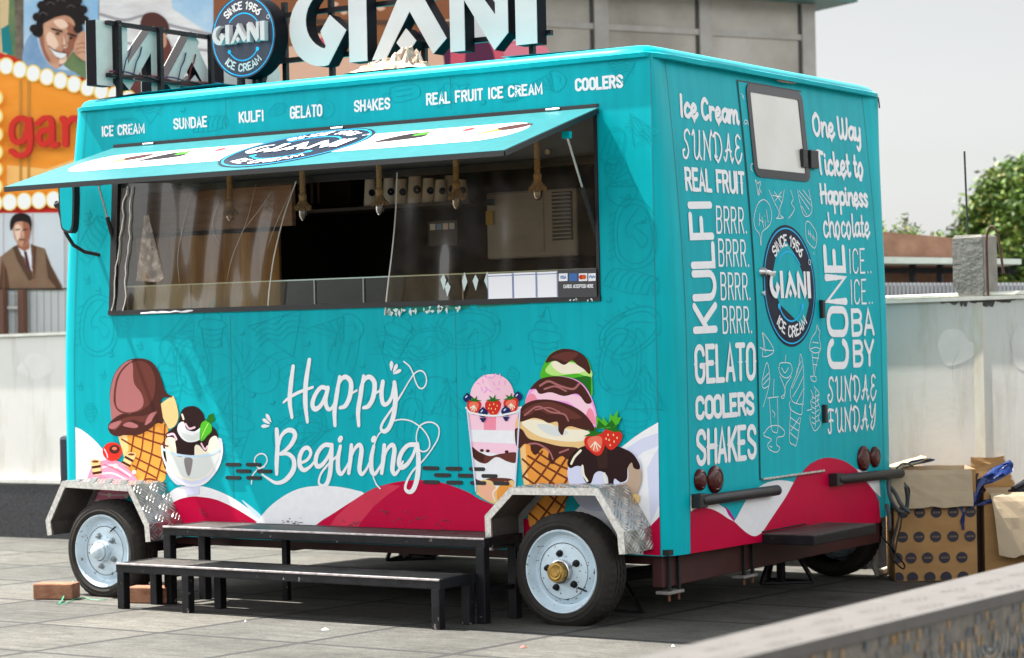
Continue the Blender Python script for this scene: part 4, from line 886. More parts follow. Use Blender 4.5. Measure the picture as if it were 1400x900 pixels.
br([(735, 188), (728, 240), (735, 292), (756, 296), (778, 262), (792, 200)], [.018, .020, .018, .015, .014, .016])
br([(792, 192), (797, 270), (788, 350), (766, 412), (742, 432), (726, 418), (736, 386), (770, 335), (800, 290), (832, 240)], [.018, .022, .021, .018, .016, .012, .010, .009, .008, .007])
br([(832, 240), (862, 188), (892, 146), (922, 133), (944, 152), (949, 190), (934, 218), (912, 216), (895, 185), (884, 148), (866, 112), (838, 88)], TN)
br([(780, 381), (830, 373), (880, 384), (930, 420), (960, 465), (965, 505), (948, 528), (922, 528), (904, 500), (900, 450), (915, 408), (948, 388), (985, 390), (1010, 415), (1008, 460), (985, 505), (950, 555), (915, 595)], TN)
br([(742, 425), (712, 450), (690, 510), (680, 570), (684, 640), (702, 690), (721, 713)], TN)
L.build('slogan_word', T); L = Print(side_map, .0030, .00006); L.tr = Z2
br([(212, 424), (216, 500), (212, 580), (212, 640)], [.020, .021, .021, .016]); br([(216, 530), (232, 460), (262, 428), (292, 430), (302, 455), (284, 495), (255, 525), (226, 543)], [.010, .014, .017, .02, .021, .018, .014, .010]); br([(228, 545), (266, 542), (294, 568), (296, 615), (272, 655), (240, 680), (205, 684), (170, 664), (140, 643)], [.010, .015, .02, .022, .02, .016, .013, .010, .007])
br([(88, 690), (92, 652), (115, 622), (150, 602), (165, 575), (155, 548), (130, 542), (107, 560), (104, 590), (125, 612), (150, 606)], TN)
br([(328, 588), (362, 572), (380, 540), (368, 514), (345, 518), (326, 555), (326, 600), (346, 622), (374, 608), (400, 578)], [.011, .012, .014, .016, .016, .020, .021, .017, .012, .009])
br([(482, 500), (446, 500), (415, 535), (404, 575), (412, 603), (438, 594), (468, 550), (482, 505)], [.018, .016, .018, .02, .019, .016, .013, .012]); br([(484, 498), (480, 570), (474, 640), (458, 690), (436, 700), (420, 684), (428, 645), (460, 600), (500, 562), (518, 545)], [.016, .021, .021, .018, .013, .010, .009, .009, .009, .009])
for x, g2 in ((526, 0), (690, 0)):
    br([(x, 505), (x-12, 565), (x-10, 625), (x+6, 640), (x+28, 610), (x+44, 580)], [.014, .020, .021, .015, .010, .009]); br([(x+2, 466), (x-3, 474)], .022)
for x in (580, 742):
    br([(x, 500), (x-4, 560), (x-13, 636)], [.016, .02, .016]); br([(x-8, 585), (x+12, 525), (x+38, 498), (x+50, 520), (x+44, 575), (x+40, 620), (x+52, 642), (x+74, 618), (x+92, 580)], [.009, .012, .016, .02, .021, .020, .015, .010, .009])
br([(900, 497), (860, 500), (828, 535), (814, 580), (824, 608), (852, 596), (882, 552), (900, 502)], [.018, .016, .018, .02, .019, .016, .013, .012]); br([(905, 494), (910, 570), (906, 650), (888, 712), (866, 730), (846, 716), (852, 680), (880, 630), (918, 588)], [.016, .021, .022, .019, .015, .012, .010, .008, .006])
for c0, c1, wd in (((776, 134), (778, 84), 9), ((786, 144), (805, 100), 9), ((786, 150), (826, 128), 9), ((160, 345), (186, 388), 9), ((143, 370), (180, 396), 9), ((136, 407), (178, 405), 9)):
    d = Vector((c1[0]-c0[0], c1[1]-c0[1])); nn = Vector((-d.y, d.x)).normalized()*wd; mid = Vector(c0)+d*(.65 if c0[0] > 300 else .35)
    L.blob([c0, (mid.x+nn.x, mid.y+nn.y), c1, (mid.x-nn.x, mid.y-nn.y)], WHITE)
L.build('slogan_word', T)

# ------------------------------------------------------------------ illustrations on the serving side
def ill(): P = Print(side_map, .0034, .00007); return P
# (1) chocolate cone
P = ill(); P.tr = Z1
P.blob([(368, 455), (440, 720), (500, 745), (540, 740), (600, 665), (614, 420), (590, 380), (470, 420)], CONE, False)
P.blob([(368, 455), (398, 560), (420, 520), (410, 440)], CONEL, False)
for q in (((385, 470), (465, 515), (610, 575)), ((410, 540), (500, 585), (608, 640)), ((445, 450), (520, 475), (612, 505)), ((505, 425), (560, 440), (612, 452)), ((440, 600), (500, 630), (560, 662)), ((495, 425), (480, 540), (445, 650)), ((545, 405), (532, 540), (490, 700)), ((598, 400), (590, 530), (552, 690)), ((445, 450), (432, 530), (418, 590)), ((470, 690), (520, 665), (600, 690))):
    P.line(q, .0095, CONEB)
P.blob([(568, 320), (575, 300), (628, 262), (645, 268), (665, 350), (650, 400), (620, 418), (605, 395)], CONEL); P.blob([(578, 322), (630, 275), (655, 345), (640, 395), (615, 405)], CREAMD, False)
for a, b in (((585, 340), (640, 290)), ((595, 370), (650, 320)), ((605, 395), (655, 350)), ((590, 310), (625, 400)), ((612, 290), (645, 380))): P.line([a, b], .004, CONEL, False)
P.blob([(332, 330), (328, 240), (350, 150), (400, 92), (460, 72), (525, 85), (570, 140), (600, 235), (635, 262), (580, 275), (590, 385), (560, 390), (530, 415), (470, 448), (400, 450), (345, 452), (318, 415), (335, 380)], CHOC)
P.blob([(332, 320), (330, 240), (352, 152), (400, 95), (440, 82), (400, 110), (365, 160), (348, 235), (350, 300), (380, 335), (430, 345), (345, 380), (336, 375)], CHOCL)
P.blob([(352, 300), (352, 220), (375, 145), (420, 100), (475, 85), (520, 105), (548, 160), (550, 230), (530, 290), (480, 330), (420, 345), (375, 335)], CHOCM)
P.blob([(360, 300), (360, 220), (380, 150), (420, 103), (440, 100), (446, 190), (480, 240), (494, 285), (480, 320), (430, 338), (385, 330)], CHOCL)
P.blob([(330, 385), (390, 345), (470, 350), (540, 320), (575, 330), (590, 385), (560, 392), (520, 420), (470, 448), (420, 430), (380, 455), (335, 445), (320, 415)], CHOC)
P.blob([(345, 395), (420, 360), (500, 355), (560, 325), (500, 385), (440, 375), (385, 400), (350, 430)], CHOCM)
P.blob([(392, 400), (425, 385), (466, 402), (455, 415), (410, 410)], CHOCL); P.blob([(500, 400), (522, 350), (560, 335), (540, 365), (530, 385)], CHOCL); P.blob([(322, 412), (335, 392), (385, 380), (360, 415), (335, 420)], CHOCL)
# cupcake in front of it
P.blob([(218, 690), (222, 645), (255, 590), (330, 570), (390, 590), (440, 640), (470, 680), (455, 720), (380, 770), (280, 770), (225, 740)], PINK)
for q in (((290, 610), (350, 600), (430, 650)), ((280, 640), (350, 640), (440, 690)), ((260, 690), (340, 690), (420, 720)), ((240, 730), (320, 745), (400, 745))): P.line(q, .010, PINKL)
P.line([(300, 595), (350, 615), (420, 655)], .006, PINKD); P.line([(255, 660), (340, 668), (430, 700)], .006, PINKD)
for x, y in ((357, 602), (268, 622), (448, 632), (410, 750), (326, 745), (250, 700), (400, 690)): P.ell(x, y, 10, 11, CREAM)
P.blob([(215, 745), (300, 780), (420, 770), (415, 790), (330, 810), (220, 790)], PINKL, False); P.blob([(213, 768), (290, 790), (385, 782), (360, 850), (240, 850)], REDP, False)
P.ell(341, 531, 48, 46, REDP); P.ell(352, 520, 26, 22, CHOC); P.line([(303, 520), (315, 545), (318, 560)], .007, PINKL); P.ell(352, 516, 12, 8, REDL)
for cx, cy, tx, ty in ((258, 580, 268, 645), (435, 545, 405, 600)):
    d = Vector((tx-cx, ty-cy)); nn = Vector((-d.y, d.x)).normalized()*24
    P.blob([(cx+nn.x, cy+nn.y), (tx+nn.x*.8, ty+nn.y*.8), (tx-nn.x*.8, ty-nn.y*.8), (cx-nn.x, cy-nn.y)], CONEL, False)
    for f in (.3, .75): P.blob([(cx+d.x*f+nn.x*.97, cy+d.y*f+nn.y*.97), (cx+d.x*(f+.2)+nn.x*.9, cy+d.y*(f+.2)+nn.y*.9), (cx+d.x*(f+.2)-nn.x*.9, cy+d.y*(f+.2)-nn.y*.9), (cx+d.x*f-nn.x*.97, cy+d.y*f-nn.y*.97)], CHOC, False)
    P.ell(cx, cy, 25, 11, CREAMD); P.ell(cx, cy, 17, 6, CONEB)
P.build('cone_picture', T)
# (2) sundae glass
P = ill(); P.tr = Z1
P.blob([(582, 500), (600, 470), (640, 460), (850, 460), (880, 490), (880, 540), (855, 620), (800, 685), (765, 700), (765, 740), (700, 740), (700, 700), (650, 690), (600, 620), (583, 550)], LILAC)
P.blob([(602, 455), (620, 430), (660, 395), (680, 330), (715, 308), (755, 312), (788, 345), (800, 385), (845, 420), (860, 465), (850, 560), (730, 575), (620, 560)], CHOCD)
P.blob([(660, 430), (666, 395), (690, 385), (705, 420), (740, 432), (770, 415), (790, 395), (790, 440), (765, 475), (720, 485), (685, 470)], WHITE); P.blob([(672, 425), (690, 440), (735, 450), (775, 430), (770, 465), (720, 478), (688, 462)], GREYP)
P.blob([(600, 480), (620, 460), (650, 475), (660, 560), (700, 550), (740, 555), (745, 505), (765, 500), (800, 530), (820, 470), (850, 455), (865, 500), (860, 560), (820, 640), (740, 675), (660, 650), (610, 580)], CREAM)
P.blob([(610, 548), (730, 565), (860, 545), (835, 610), (790, 655), (735, 668), (670, 645), (628, 600)], GREYP)
P.blob([(694, 565), (732, 565), (732, 600), (722, 645), (712, 650), (700, 620)], mat('shade grey print', (.22, .20, .20), .4))
P.blob([(648, 480), (700, 480), (735, 500), (735, 550), (660, 552)], CHOCD, False)
P.line([(683, 350), (690, 370)], .012, CREAM); P.line([(700, 395), (718, 418), (745, 412)], .010, PINKL); P.line([(612, 450), (640, 445), (655, 470)], .012, PINKL); P.line([(778, 492), (795, 520), (808, 505)], .010, PINKL)
P.line([(590, 520), (640, 542), (730, 555), (820, 545), (876, 515)], .012, PALE); P.line([(584, 505), (590, 560), (625, 635), (680, 685), (740, 698), (800, 680), (855, 615), (878, 545), (878, 490)], .012, WHITE)
P.blob([(770, 470), (775, 400), (800, 378), (825, 395), (828, 430), (805, 455), (785, 478)], GREENP); P.blob([(800, 378), (815, 350), (838, 342), (845, 378), (825, 395)], GREEND, False); P.line([(778, 465), (795, 425), (812, 392)], .004, GREENL)
P.build('sundae_picture', T)
# (3) fruit shake
P = ill(); P.tr = Z3
P.blob([(95, 320), (345, 320), (318, 690), (240, 760), (140, 720)], WHITE, False)
P.blob([(103, 355), (338, 355), (333, 420), (300, 440), (110, 425)], PINKL, False); P.blob([(170, 355), (230, 360), (228, 435), (175, 432)], PINK, False)
P.blob([(112, 425), (332, 430), (328, 490), (115, 480)], WHITE, False); P.blob([(115, 480), (328, 490), (324, 545), (118, 520)], PINKL, False)
P.blob([(120, 505), (150, 525), (200, 545), (250, 535), (322, 530), (318, 575), (280, 570), (230, 550), (180, 580), (128, 555)], CHOCM); P.blob([(120, 505), (150, 525), (180, 540), (170, 575), (128, 555)], CHOC, False)
for x, y in ((165, 520), (192, 522), (278, 526)): P.ell(x, y, 9, 7, CHOC)
P.blob([(135, 650), (165, 658), (210, 645), (300, 650), (305, 680), (200, 665), (140, 668)], CHOCM); P.blob([(140, 690), (165, 655), (210, 660), (235, 690), (300, 655), (310, 690), (240, 765), (150, 725)], CREAMD)
P.blob([(150, 700), (180, 670), (225, 690), (220, 740), (185, 745)], mat('peach print', (.80, .42, .28), .4)); P.blob([(235, 700), (270, 660), (305, 690), (270, 740), (240, 750)], CONE); P.line([(235, 690), (215, 715), (225, 750)], .007, CREAM)
P.blob([(112, 290), (120, 235), (155, 190), (205, 172), (262, 185), (300, 225), (315, 290), (300, 340), (130, 340)], PINKL); P.blob([(190, 185), (262, 188), (298, 228), (312, 300), (240, 330), (215, 250)], mat('blush print', (.80, .50, .60), .4))
for x, y, a in ((150, 215, 20), (170, 205, 80), (185, 235, 40), (205, 190, 10), (220, 215, 60), (245, 212, 100), (240, 240, 20), (165, 240, 70), (270, 212, 90), (205, 250, 40), (180, 182, 30), (250, 180, 70), (225, 178, 120), (182, 250, 130)):
    P.line([(x-8*math.cos(R(a)), y-8*math.sin(R(a))), (x+8*math.cos(R(a)), y+8*math.sin(R(a)))], .006, ORCHID, False)
def berry(x, y, r):
    P.ell(x, y, r, r*.95, BLUEP); P.line([(x-r*.4, y-r*.2), (x-r*.1, y-r*.5)], .006, PALE); P.blob([(x-6, y-r*.9), (x, y-r*1.35), (x+6, y-r*.9), (x+14, y-r*1.15), (x+4, y-r*.7), (x-14, y-r*1.15)], BLUEP, False)
def straw(x, y, r, cut=False, rot=0):
    c, s = math.cos(R(rot)), math.sin(R(rot)); f = lambda pts: [(x+(a*c-b*s)*r, y+(a*s+b*c)*r) for a, b in pts]
    P.blob(f([(-.8, -.6), (0, -.8), (.85, -.6), (.9, .1), (.4, 1), (-.1, 1.1), (-.7, .5), (-.95, 0)]), REDP)
    if cut:
        P.blob(f([(-.6, -.4), (0, -.6), (.6, -.4), (.55, .2), (.2, .8), (-.3, .7), (-.65, .1)]), REDL)
        for a in (-70, -30, 10, 50): P.line(f([(0, -.1), (.5*math.sin(R(a)), .1+.55*math.cos(R(a)))]), .005, CREAM, False)
    else:
        for a, b in ((-.4, -.2), (.1, -.3), (.5, -.1), (-.2, .25), (.3, .3), (0, .7), (-.5, .2)): P.ell(*f([(a, b)])[0], r*.07, r*.11, CONEL)
    P.blob(f([(-.1, -.6), (-.9, -.75), (-.3, -.9), (-.5, -1.35), (0, -1.0), (.3, -1.45), (.3, -.9), (.95, -.85), (.2, -.6)]), GREEND, False)
berry(100, 282, 20); berry(330, 275, 20); straw(130, 318, 34, True, 5); straw(217, 320, 38, False); straw(300, 310, 36, True, -10); berry(172, 348, 22); berry(277, 342, 22)
P.line([(95, 325), (120, 348), (220, 362), (320, 345), (345, 322)], .009, WHITE); P.line([(100, 330), (140, 705)], .008, LILAC, False); P.line([(340, 330), (318, 690)], .008, LILAC, False)
for x, y in ((172, 377), (277, 372)): P.blob([(x-16, y-6), (x+16, y-6), (x+4, y+14), (x-4, y+14)], BLUEP, False)
P.build('shake_picture', T)
# (4) tall triple cone
P = ill(); P.tr = Z3
P.blob([(335, 470), (345, 600), (380, 860), (430, 950), (480, 960), (520, 900), (560, 680), (570, 520), (480, 480)], CONE, False); P.blob([(338, 480), (348, 600), (372, 790), (395, 740), (370, 620), (362, 480)], CONEL, False)
for q in (((350, 560), (420, 620), (560, 720)), ((356, 640), (440, 700), (540, 780)), ((375, 545), (450, 590), (565, 655)), ((420, 530), (500, 580), (568, 610)), ((365, 720), (440, 780), (520, 850)), ((375, 800), (430, 850), (490, 920)), ((440, 525), (380, 600), (350, 640)), ((500, 540), (430, 640), (365, 720)), ((556, 545), (480, 660), (375, 800)), ((565, 630), (500, 740), (400, 880)), ((555, 730), (500, 820), (430, 930))):
    P.line(q, .0100, CONEB)
P.blob([(432, 190), (450, 120), (490, 70), (550, 58), (610, 75), (650, 110), (665, 170), (662, 280), (560, 230), (500, 195)], GREENP); P.blob([(470, 130), (500, 110), (590, 120), (660, 150), (662, 190), (600, 170), (500, 180), (455, 160)], GREENL); P.blob([(480, 125), (520, 112), (600, 130), (640, 155), (580, 170), (520, 165)], CREAM); P.blob([(580, 190), (640, 180), (662, 185), (662, 280), (600, 225)], GREEND, False)
P.blob([(455, 120), (480, 80), (530, 58), (590, 64), (640, 98), (660, 150), (655, 172), (630, 150), (600, 130), (575, 110), (540, 130), (500, 112)], CHOC); P.blob([(480, 95), (540, 72), (605, 78), (560, 115), (520, 105)], CHOCM)
P.blob([(362, 310), (385, 240), (440, 195), (520, 182), (600, 200), (650, 250), (685, 340), (680, 420), (520, 360), (400, 310)], ORCHID); P.blob([(390, 260), (450, 235), (560, 260), (660, 300), (682, 400), (640, 380), (560, 300), (440, 290)], PINKL); P.blob([(362, 305), (375, 270), (400, 262), (415, 290), (380, 310)], PINK); P.blob([(640, 380), (650, 330), (672, 340), (682, 400)], PINK)
P.blob([(385, 240), (430, 195), (500, 182), (570, 192), (620, 220), (655, 270), (665, 300), (640, 305), (600, 262), (540, 272), (480, 255), (430, 262), (410, 240)], CHOC)
P.line([(430, 225), (470, 205), (520, 225), (580, 240), (610, 215)], .010, CHOCL); P.line([(450, 240), (500, 228), (550, 250)], .008, CHOCL)
P.blob([(318, 410), (335, 360), (380, 340), (520, 350), (650, 420), (660, 480), (600, 520), (460, 500), (360, 470)], CREAMD); P.blob([(350, 390), (420, 380), (540, 420), (650, 430), (640, 470), (560, 480), (440, 460), (370, 420)], CREAM); P.blob([(420, 400), (500, 410), (560, 440), (500, 455), (440, 430)], GREYP)
P.blob([(332, 380), (340, 330), (390, 295), (470, 288), (560, 310), (630, 350), (678, 415), (660, 432), (610, 420), (570, 410), (545, 420), (533, 450), (515, 430), (510, 390), (470, 395), (440, 380), (400, 372), (350, 388)], CHOC)
P.blob([(350, 345), (400, 310), (480, 300), (560, 330), (620, 370), (560, 375), (530, 350), (470, 355), (420, 335), (380, 360)], CHOCM); P.line([(360, 360), (420, 320), (480, 345), (540, 355), (560, 385)], .008, CHOCL); P.line([(410, 335), (470, 325), (520, 345)], .006, CHOCL)
P.blob([(316, 430), (325, 418), (350, 425), (380, 465), (440, 480), (520, 500), (600, 508), (610, 540), (560, 560), (530, 545), (505, 560), (485, 582), (468, 555), (470, 520), (440, 510), (410, 540), (390, 520), (385, 495), (360, 490), (335, 510), (320, 490)], CHOC)
P.line([(328, 430), (330, 490)], .008, CHOCL); P.line([(380, 490), (420, 490), (470, 520), (490, 560)], .008, CHOCL); P.line([(520, 530), (560, 515)], .008, CHOCL)
P.build('triple_cone_picture', T)
# (5) chocolate scoop with strawberries
P = ill(); P.tr = Z3; P.off = .009
P.blob([(560, 600), (600, 530), (700, 500), (830, 520), (885, 570), (893, 640), (885, 690), (860, 740), (800, 790), (650, 790), (585, 730), (562, 660)], LILAC); P.blob([(770, 680), (830, 660), (835, 590), (860, 570), (890, 600), (893, 660), (870, 725), (830, 770), (790, 740)], mat('taupe print', (.45, .33, .24), .4)); P.blob([(860, 720), (885, 725), (880, 760), (850, 750)], CREAMD)
P.blob([(558, 570), (600, 515), (680, 490), (780, 500), (850, 530), (885, 580), (885, 605), (860, 600), (850, 575), (832, 600), (828, 650), (800, 665), (770, 650), (768, 720), (748, 720), (740, 640), (710, 615), (682, 625), (665, 668), (645, 668), (630, 640), (632, 600), (600, 590), (570, 600)], CHOCD)
P.blob([(680, 500), (740, 500), (740, 600), (700, 600)], mat('umber print', (.035, .014, .010), .4), False)
P.line([(575, 580), (590, 550), (618, 520)], .011, CREAM); P.line([(626, 590), (632, 630), (648, 658)], .011, CREAM); P.line([(726, 625), (735, 690)], .011, CREAM)
P.blob([(690, 420), (688, 360), (715, 385), (720, 365), (745, 400), (752, 350), (765, 365), (788, 335), (785, 370), (804, 368), (790, 400), (760, 420)], GREENP, False); P.blob([(690, 420), (700, 380), (730, 410), (760, 380), (780, 410)], GREEND, False)
straw(685, 485, 52, True, -10); straw(760, 462, 48, False, 12)
P.build('scoop_picture', T)

# ------------------------------------------------------------------ rear wall: waves and lettering
RW = Print(rear_map, .0014, .00010); RW.tr = zoomed(900, 560, 3.3333, rear_uv)
z7 = lambda p: p
def rb(pts, m, sm=True): RW.blob(pts, m, sm)
ft = lambda x: 655-(x-147)*0.157+1.5                                # panel foot in this zoom
rb([(146, 392), (200, 388), (270, 428), (310, 455), (345, 500), (380, 545), (300, 520), (146, 520)], WHITE, False)
rb([(300, 440), (322, 458), (347, 500), (345, 512), (318, 480)], MAGEN, False)
rb(cr([(345, 509), (362, 480), (400, 412), (440, 368), (480, 340), (530, 324), (575, 324), (612, 331), (650, 345)], False, 6)+[(600, 450), (500, 590), (420, 600), (380, 560)], WHITE, False)
rb(cr([(146, 465), (165, 455), (185, 448), (215, 448), (245, 455), (280, 472), (315, 496), (345, 512), (370, 535), (395, 557), (420, 573), (440, 577), (458, 570), (475, 555), (500, 518), (540, 458), (580, 398), (620, 325), (650, 280), (690, 245), (730, 226), (775, 220), (820, 226), (860, 242), (900, 272)], False, 5)+[(945, 325), (985, 375), (1005, 420), (1012, 514), (146, ft(146))], CRIM, False)
rb([(900, 272), (945, 282), (1003, 285), (1012, 400), (985, 375), (945, 325)], WHITE, False)
RW.build('rear_wave_print', T)
# the part of the red hill that runs over the foot of the door
for w_, q, sw, f, gp, sp in (
    ('Ice Cream', ((927, 127), (1008, 140), (1010, 172), (929, 161)), .022, 'script', .16, False),
    ('SUNDAE', ((931, 175), (1012, 184), (1015, 223), (932, 218)), .0120, 'curly', .22, False),
    ('REAL FRUIT', ((934.5, 228), (1016.5, 234.5), (1018, 266.5), (937, 261.5)), .019, 'caps', .42, True),
    ('KULFI', ((947, 457), (939, 274), (972.5, 273.5), (980.5, 455)), .033, 'caps', .36, True),
    ('BRRR.', ((978, 281), (1020, 284), (1021, 320), (979, 320)), .0105, 'caps', .55, False), ('BRRR.', ((981, 326), (1022.5, 328), (1024, 365.5), (982, 365)), .0105, 'caps', .55, False),
    ('BRRR.', ((984, 372), (1025, 373.5), (1026, 411), (985, 411)), .0105, 'caps', .55, False), ('BRRR.', ((986.5, 418), (1027, 419), (1028, 456), (987.5, 457)), .0105, 'caps', .55, False),
    ('GELATO', ((948, 471), (1032, 467.5), (1032.6, 520.5), (950, 526)), .026, 'caps', .40, True),
    ('COOLERS', ((950, 541.5), (1030, 534.5), (1031.5, 568), (950.5, 575.5)), .024, 'caps', .34, False),
    ('SHAKES', ((951, 587), (1033, 579), (1034, 628), (951.5, 638.5)), .026, 'caps', .42, True),
    ('One Way', ((1107.5, 152), (1176, 164), (1178, 195.5), (1110.5, 187)), .022, 'script', .16, False),
    ('Ticket to', ((1113, 204), (1179, 211), (1181, 245), (1117, 239.5)), .022, 'script', .16, False),
    ('Happiness', ((1118.5, 250), (1185.5, 254), (1187.5, 285), (1121, 279.5)), .0205, 'script', .14, False),
    ('chocolate', ((1122, 289), (1187.5, 293), (1189, 325), (1125.5, 326)), .0165, 'script', .18, False),
    ('CONE', ((1130.5, 505), (1124, 334), (1153.5, 334.5), (1160.5, 505)), .037, 'caps', .36, True),
    ('ICE..', ((1160, 340), (1190, 339), (1191, 374), (1161, 375)), .0098, 'caps', .55, False), ('ICE..', ((1162, 382), (1192, 381), (1193, 416), (1163, 417)), .0098, 'caps', .55, False),
    ('BA', ((1162.5, 422), (1193, 420.5), (1195, 459), (1164, 461)), .024, 'caps', .34, False), ('BY', ((1165, 465), (1194, 463), (1195, 501), (1166, 503)), .024, 'caps', .34, False),
    ('SUNDAE', ((1129.5, 515), (1197, 511), (1198, 545.5), (1130.5, 552)), .0125, 'curly', .22, False), ('FUNDAY', ((1129.5, 559), (1197.5, 551), (1197.5, 585.5), (1131.5, 594)), .0125, 'curly', .22, False)):
    RL = Print(rear_map, .0020, .00013); RL.tr = rear_uv; text(RL, w_, q, sw, WHITE, f, gp, sp); RL.build('rear_word', T)
# door: badge and chalk sketches
DL = Print(rear_map, .0064, .00008)
u0, v0 = rear_uv(1042, 396); u1, v1 = rear_uv(1113, 388); cu = (u0+u1)/2; top = rear_uv(1075, 308)[1]; bot = rear_uv(1078, 474.5)[1]; rr = (u1-u0)/2
DL.tr = lambda x, y: (x, y)
logo(DL, cu, (top+bot)/2, rr, aspect=(top-bot)/2/rr); DL.build('door_badge', door)
K = Print(rear_map, .0062, .00001); WL = .0036
def kl(tr, paths, w=WL):
    K.tr = tr
    for p in paths:
        closed = p[0] == p[-1] and len(p) > 3; K.line(p[:-1] if closed else p, w, WHITE, True, closed, 5)
zb = zoomed(920, 440, 4.287, rear_uv)
kl(zb, [[(520, 65), (585, 170), (520, 205), (525, 130), (520, 65)], [(520, 65), (535, 180)], [(503, 150), (530, 165), (585, 170)]])                     # paper plane
kl(zb, [[(522, 500), (555, 380), (560, 310), (545, 240), (525, 300), (515, 370), (530, 390), (555, 375)], [(520, 340), (555, 300)], [(522, 370), (558, 330)]])
kl(zb, [[(655, 195), (652, 235)], [(615, 270), (620, 245), (650, 240), (685, 250), (690, 300), (660, 330), (625, 310), (612, 270), (615, 270)], [(630, 270), (650, 300), (670, 270)], [(620, 320), (645, 380), (650, 420), (628, 440), (640, 450), (648, 425), (655, 370), (688, 320)]])
kl(zb, [[(740, 190), (752, 230), (760, 330), (755, 470), (720, 480), (690, 460), (682, 400), (720, 300), (735, 230), (740, 190)], [(745, 230), (722, 280), (716, 310)], [(752, 260), (720, 330), (692, 390)], [(758, 320), (725, 390), (695, 440)], [(760, 390), (735, 440), (715, 480)],
         [(680, 465), (675, 490), (690, 520), (745, 545), (750, 500), (758, 480)], [(684, 500), (676, 690), (700, 720), (718, 715), (742, 560)], [(680, 560), (735, 600)], [(682, 610), (730, 640)], [(680, 650), (724, 690)], [(735, 560), (684, 640)]])
kl(zb, [[(585, 335), (582, 440)], [(548, 448), (612, 440)], [(558, 455), (570, 620), (590, 648), (608, 630), (605, 450)], [(575, 520), (590, 540), (585, 560)], [(530, 650), (560, 615), (610, 610), (645, 640), (640, 670), (605, 680), (600, 720), (620, 740), (600, 765), (560, 750), (548, 720), (570, 690), (530, 670), (525, 650), (530, 650)], [(560, 730), (575, 735)]])
kl(zb, [[(838, 20), (845, 40), (855, 60), (850, 90), (860, 150), (845, 180), (815, 180), (795, 155), (805, 100), (830, 60), (838, 20)], [(800, 160), (830, 150), (858, 160)], [(812, 120), (845, 125)], [(808, 185), (818, 310), (800, 320), (808, 345), (830, 350), (832, 325), (822, 305), (850, 180)], [(812, 210), (846, 215)], [(815, 250), (838, 255)]])
kl(zb, [[(800, 400), (815, 440), (800, 470), (808, 510), (780, 520)], [(820, 380), (850, 420), (840, 460), (858, 520), (845, 560), (858, 600), (825, 640), (800, 590), (795, 550)], [(830, 400), (828, 620)]]+[[(828, 440+30*i), (850, 425+30*i)] for i in range(6)]+[[(828, 450+30*i), (808, 440+30*i)] for i in range(6)])
zc = zoomed(920, 260, 4.09, rear_uv)
kl(zc, [[(485, 310), (478, 250), (452, 210), (447, 150), (470, 75), (505, 55), (535, 90), (545, 150), (530, 200), (490, 240), (485, 310)], [(478, 130), (475, 200)], [(490, 150), (500, 210)], [(475, 165), (498, 180)], [(507, 170), (510, 205)], [(505, 145), (505, 148)], [(515, 110), (525, 180)], [(525, 200), (526, 203)]])
kl(zc, [[(735, 240), (735, 190), (750, 175), (780, 210), (797, 250), (795, 300), (782, 325), (745, 285), (735, 240)], [(750, 225), (752, 255)], [(760, 230), (763, 265)], [(750, 240), (762, 248)], [(768, 250), (775, 268)], [(780, 255), (776, 280)], [(786, 265), (787, 285)], [(780, 350), (782, 362)]])
kl(zc, [[(530, 0), (560, 70), (580, 110), (585, 145), (572, 160), (610, 155), (592, 140), (590, 105), (605, 60), (615, 0)], [(550, 30), (600, 40)], [(560, 10), (600, 70)], [(600, 10), (565, 60)]])
kl(zc, [[(650, 0), (665, 50), (655, 75), (672, 105), (658, 135), (640, 158)], [(690, 0), (700, 60), (722, 135), (745, 148), (765, 130), (770, 90), (752, 0)], [(700, 30), (755, 110)], [(698, 5), (768, 90)], [(712, 90), (742, 140)], [(720, 0), (760, 55)]])
kl(zc, [[(470, 0), (478, 20), (468, 30)], [(480, 0), (488, 15)]]); zd_ = zoomed(900, 90, 4.286, rear_uv)
kl(zd_, [[(495, 340), (500, 320), (515, 325), (520, 350)], [(500, 345), (512, 335)], [(545, 620), (535, 600), (540, 575), (552, 580)], [(832, 210), (838, 240), (830, 260), (840, 300)], [(560, 670), (575, 690), (590, 680), (585, 720), (575, 750), (570, 710), (560, 670)], [(480, 165), (492, 180)], [(485, 180), (495, 195)]])
K.build('chalk_sketch_print', door)
# red hill over the door foot
DW = Print(rear_map, .0066, .0001); DW.tr = zoomed(900, 560, 3.3333, rear_uv)
DW.blob([(640, 303), (665, 268), (690, 246), (720, 230), (747, 222), (748, 275), (690, 285)], CRIM, False); DW.build('door_wave_print', door)
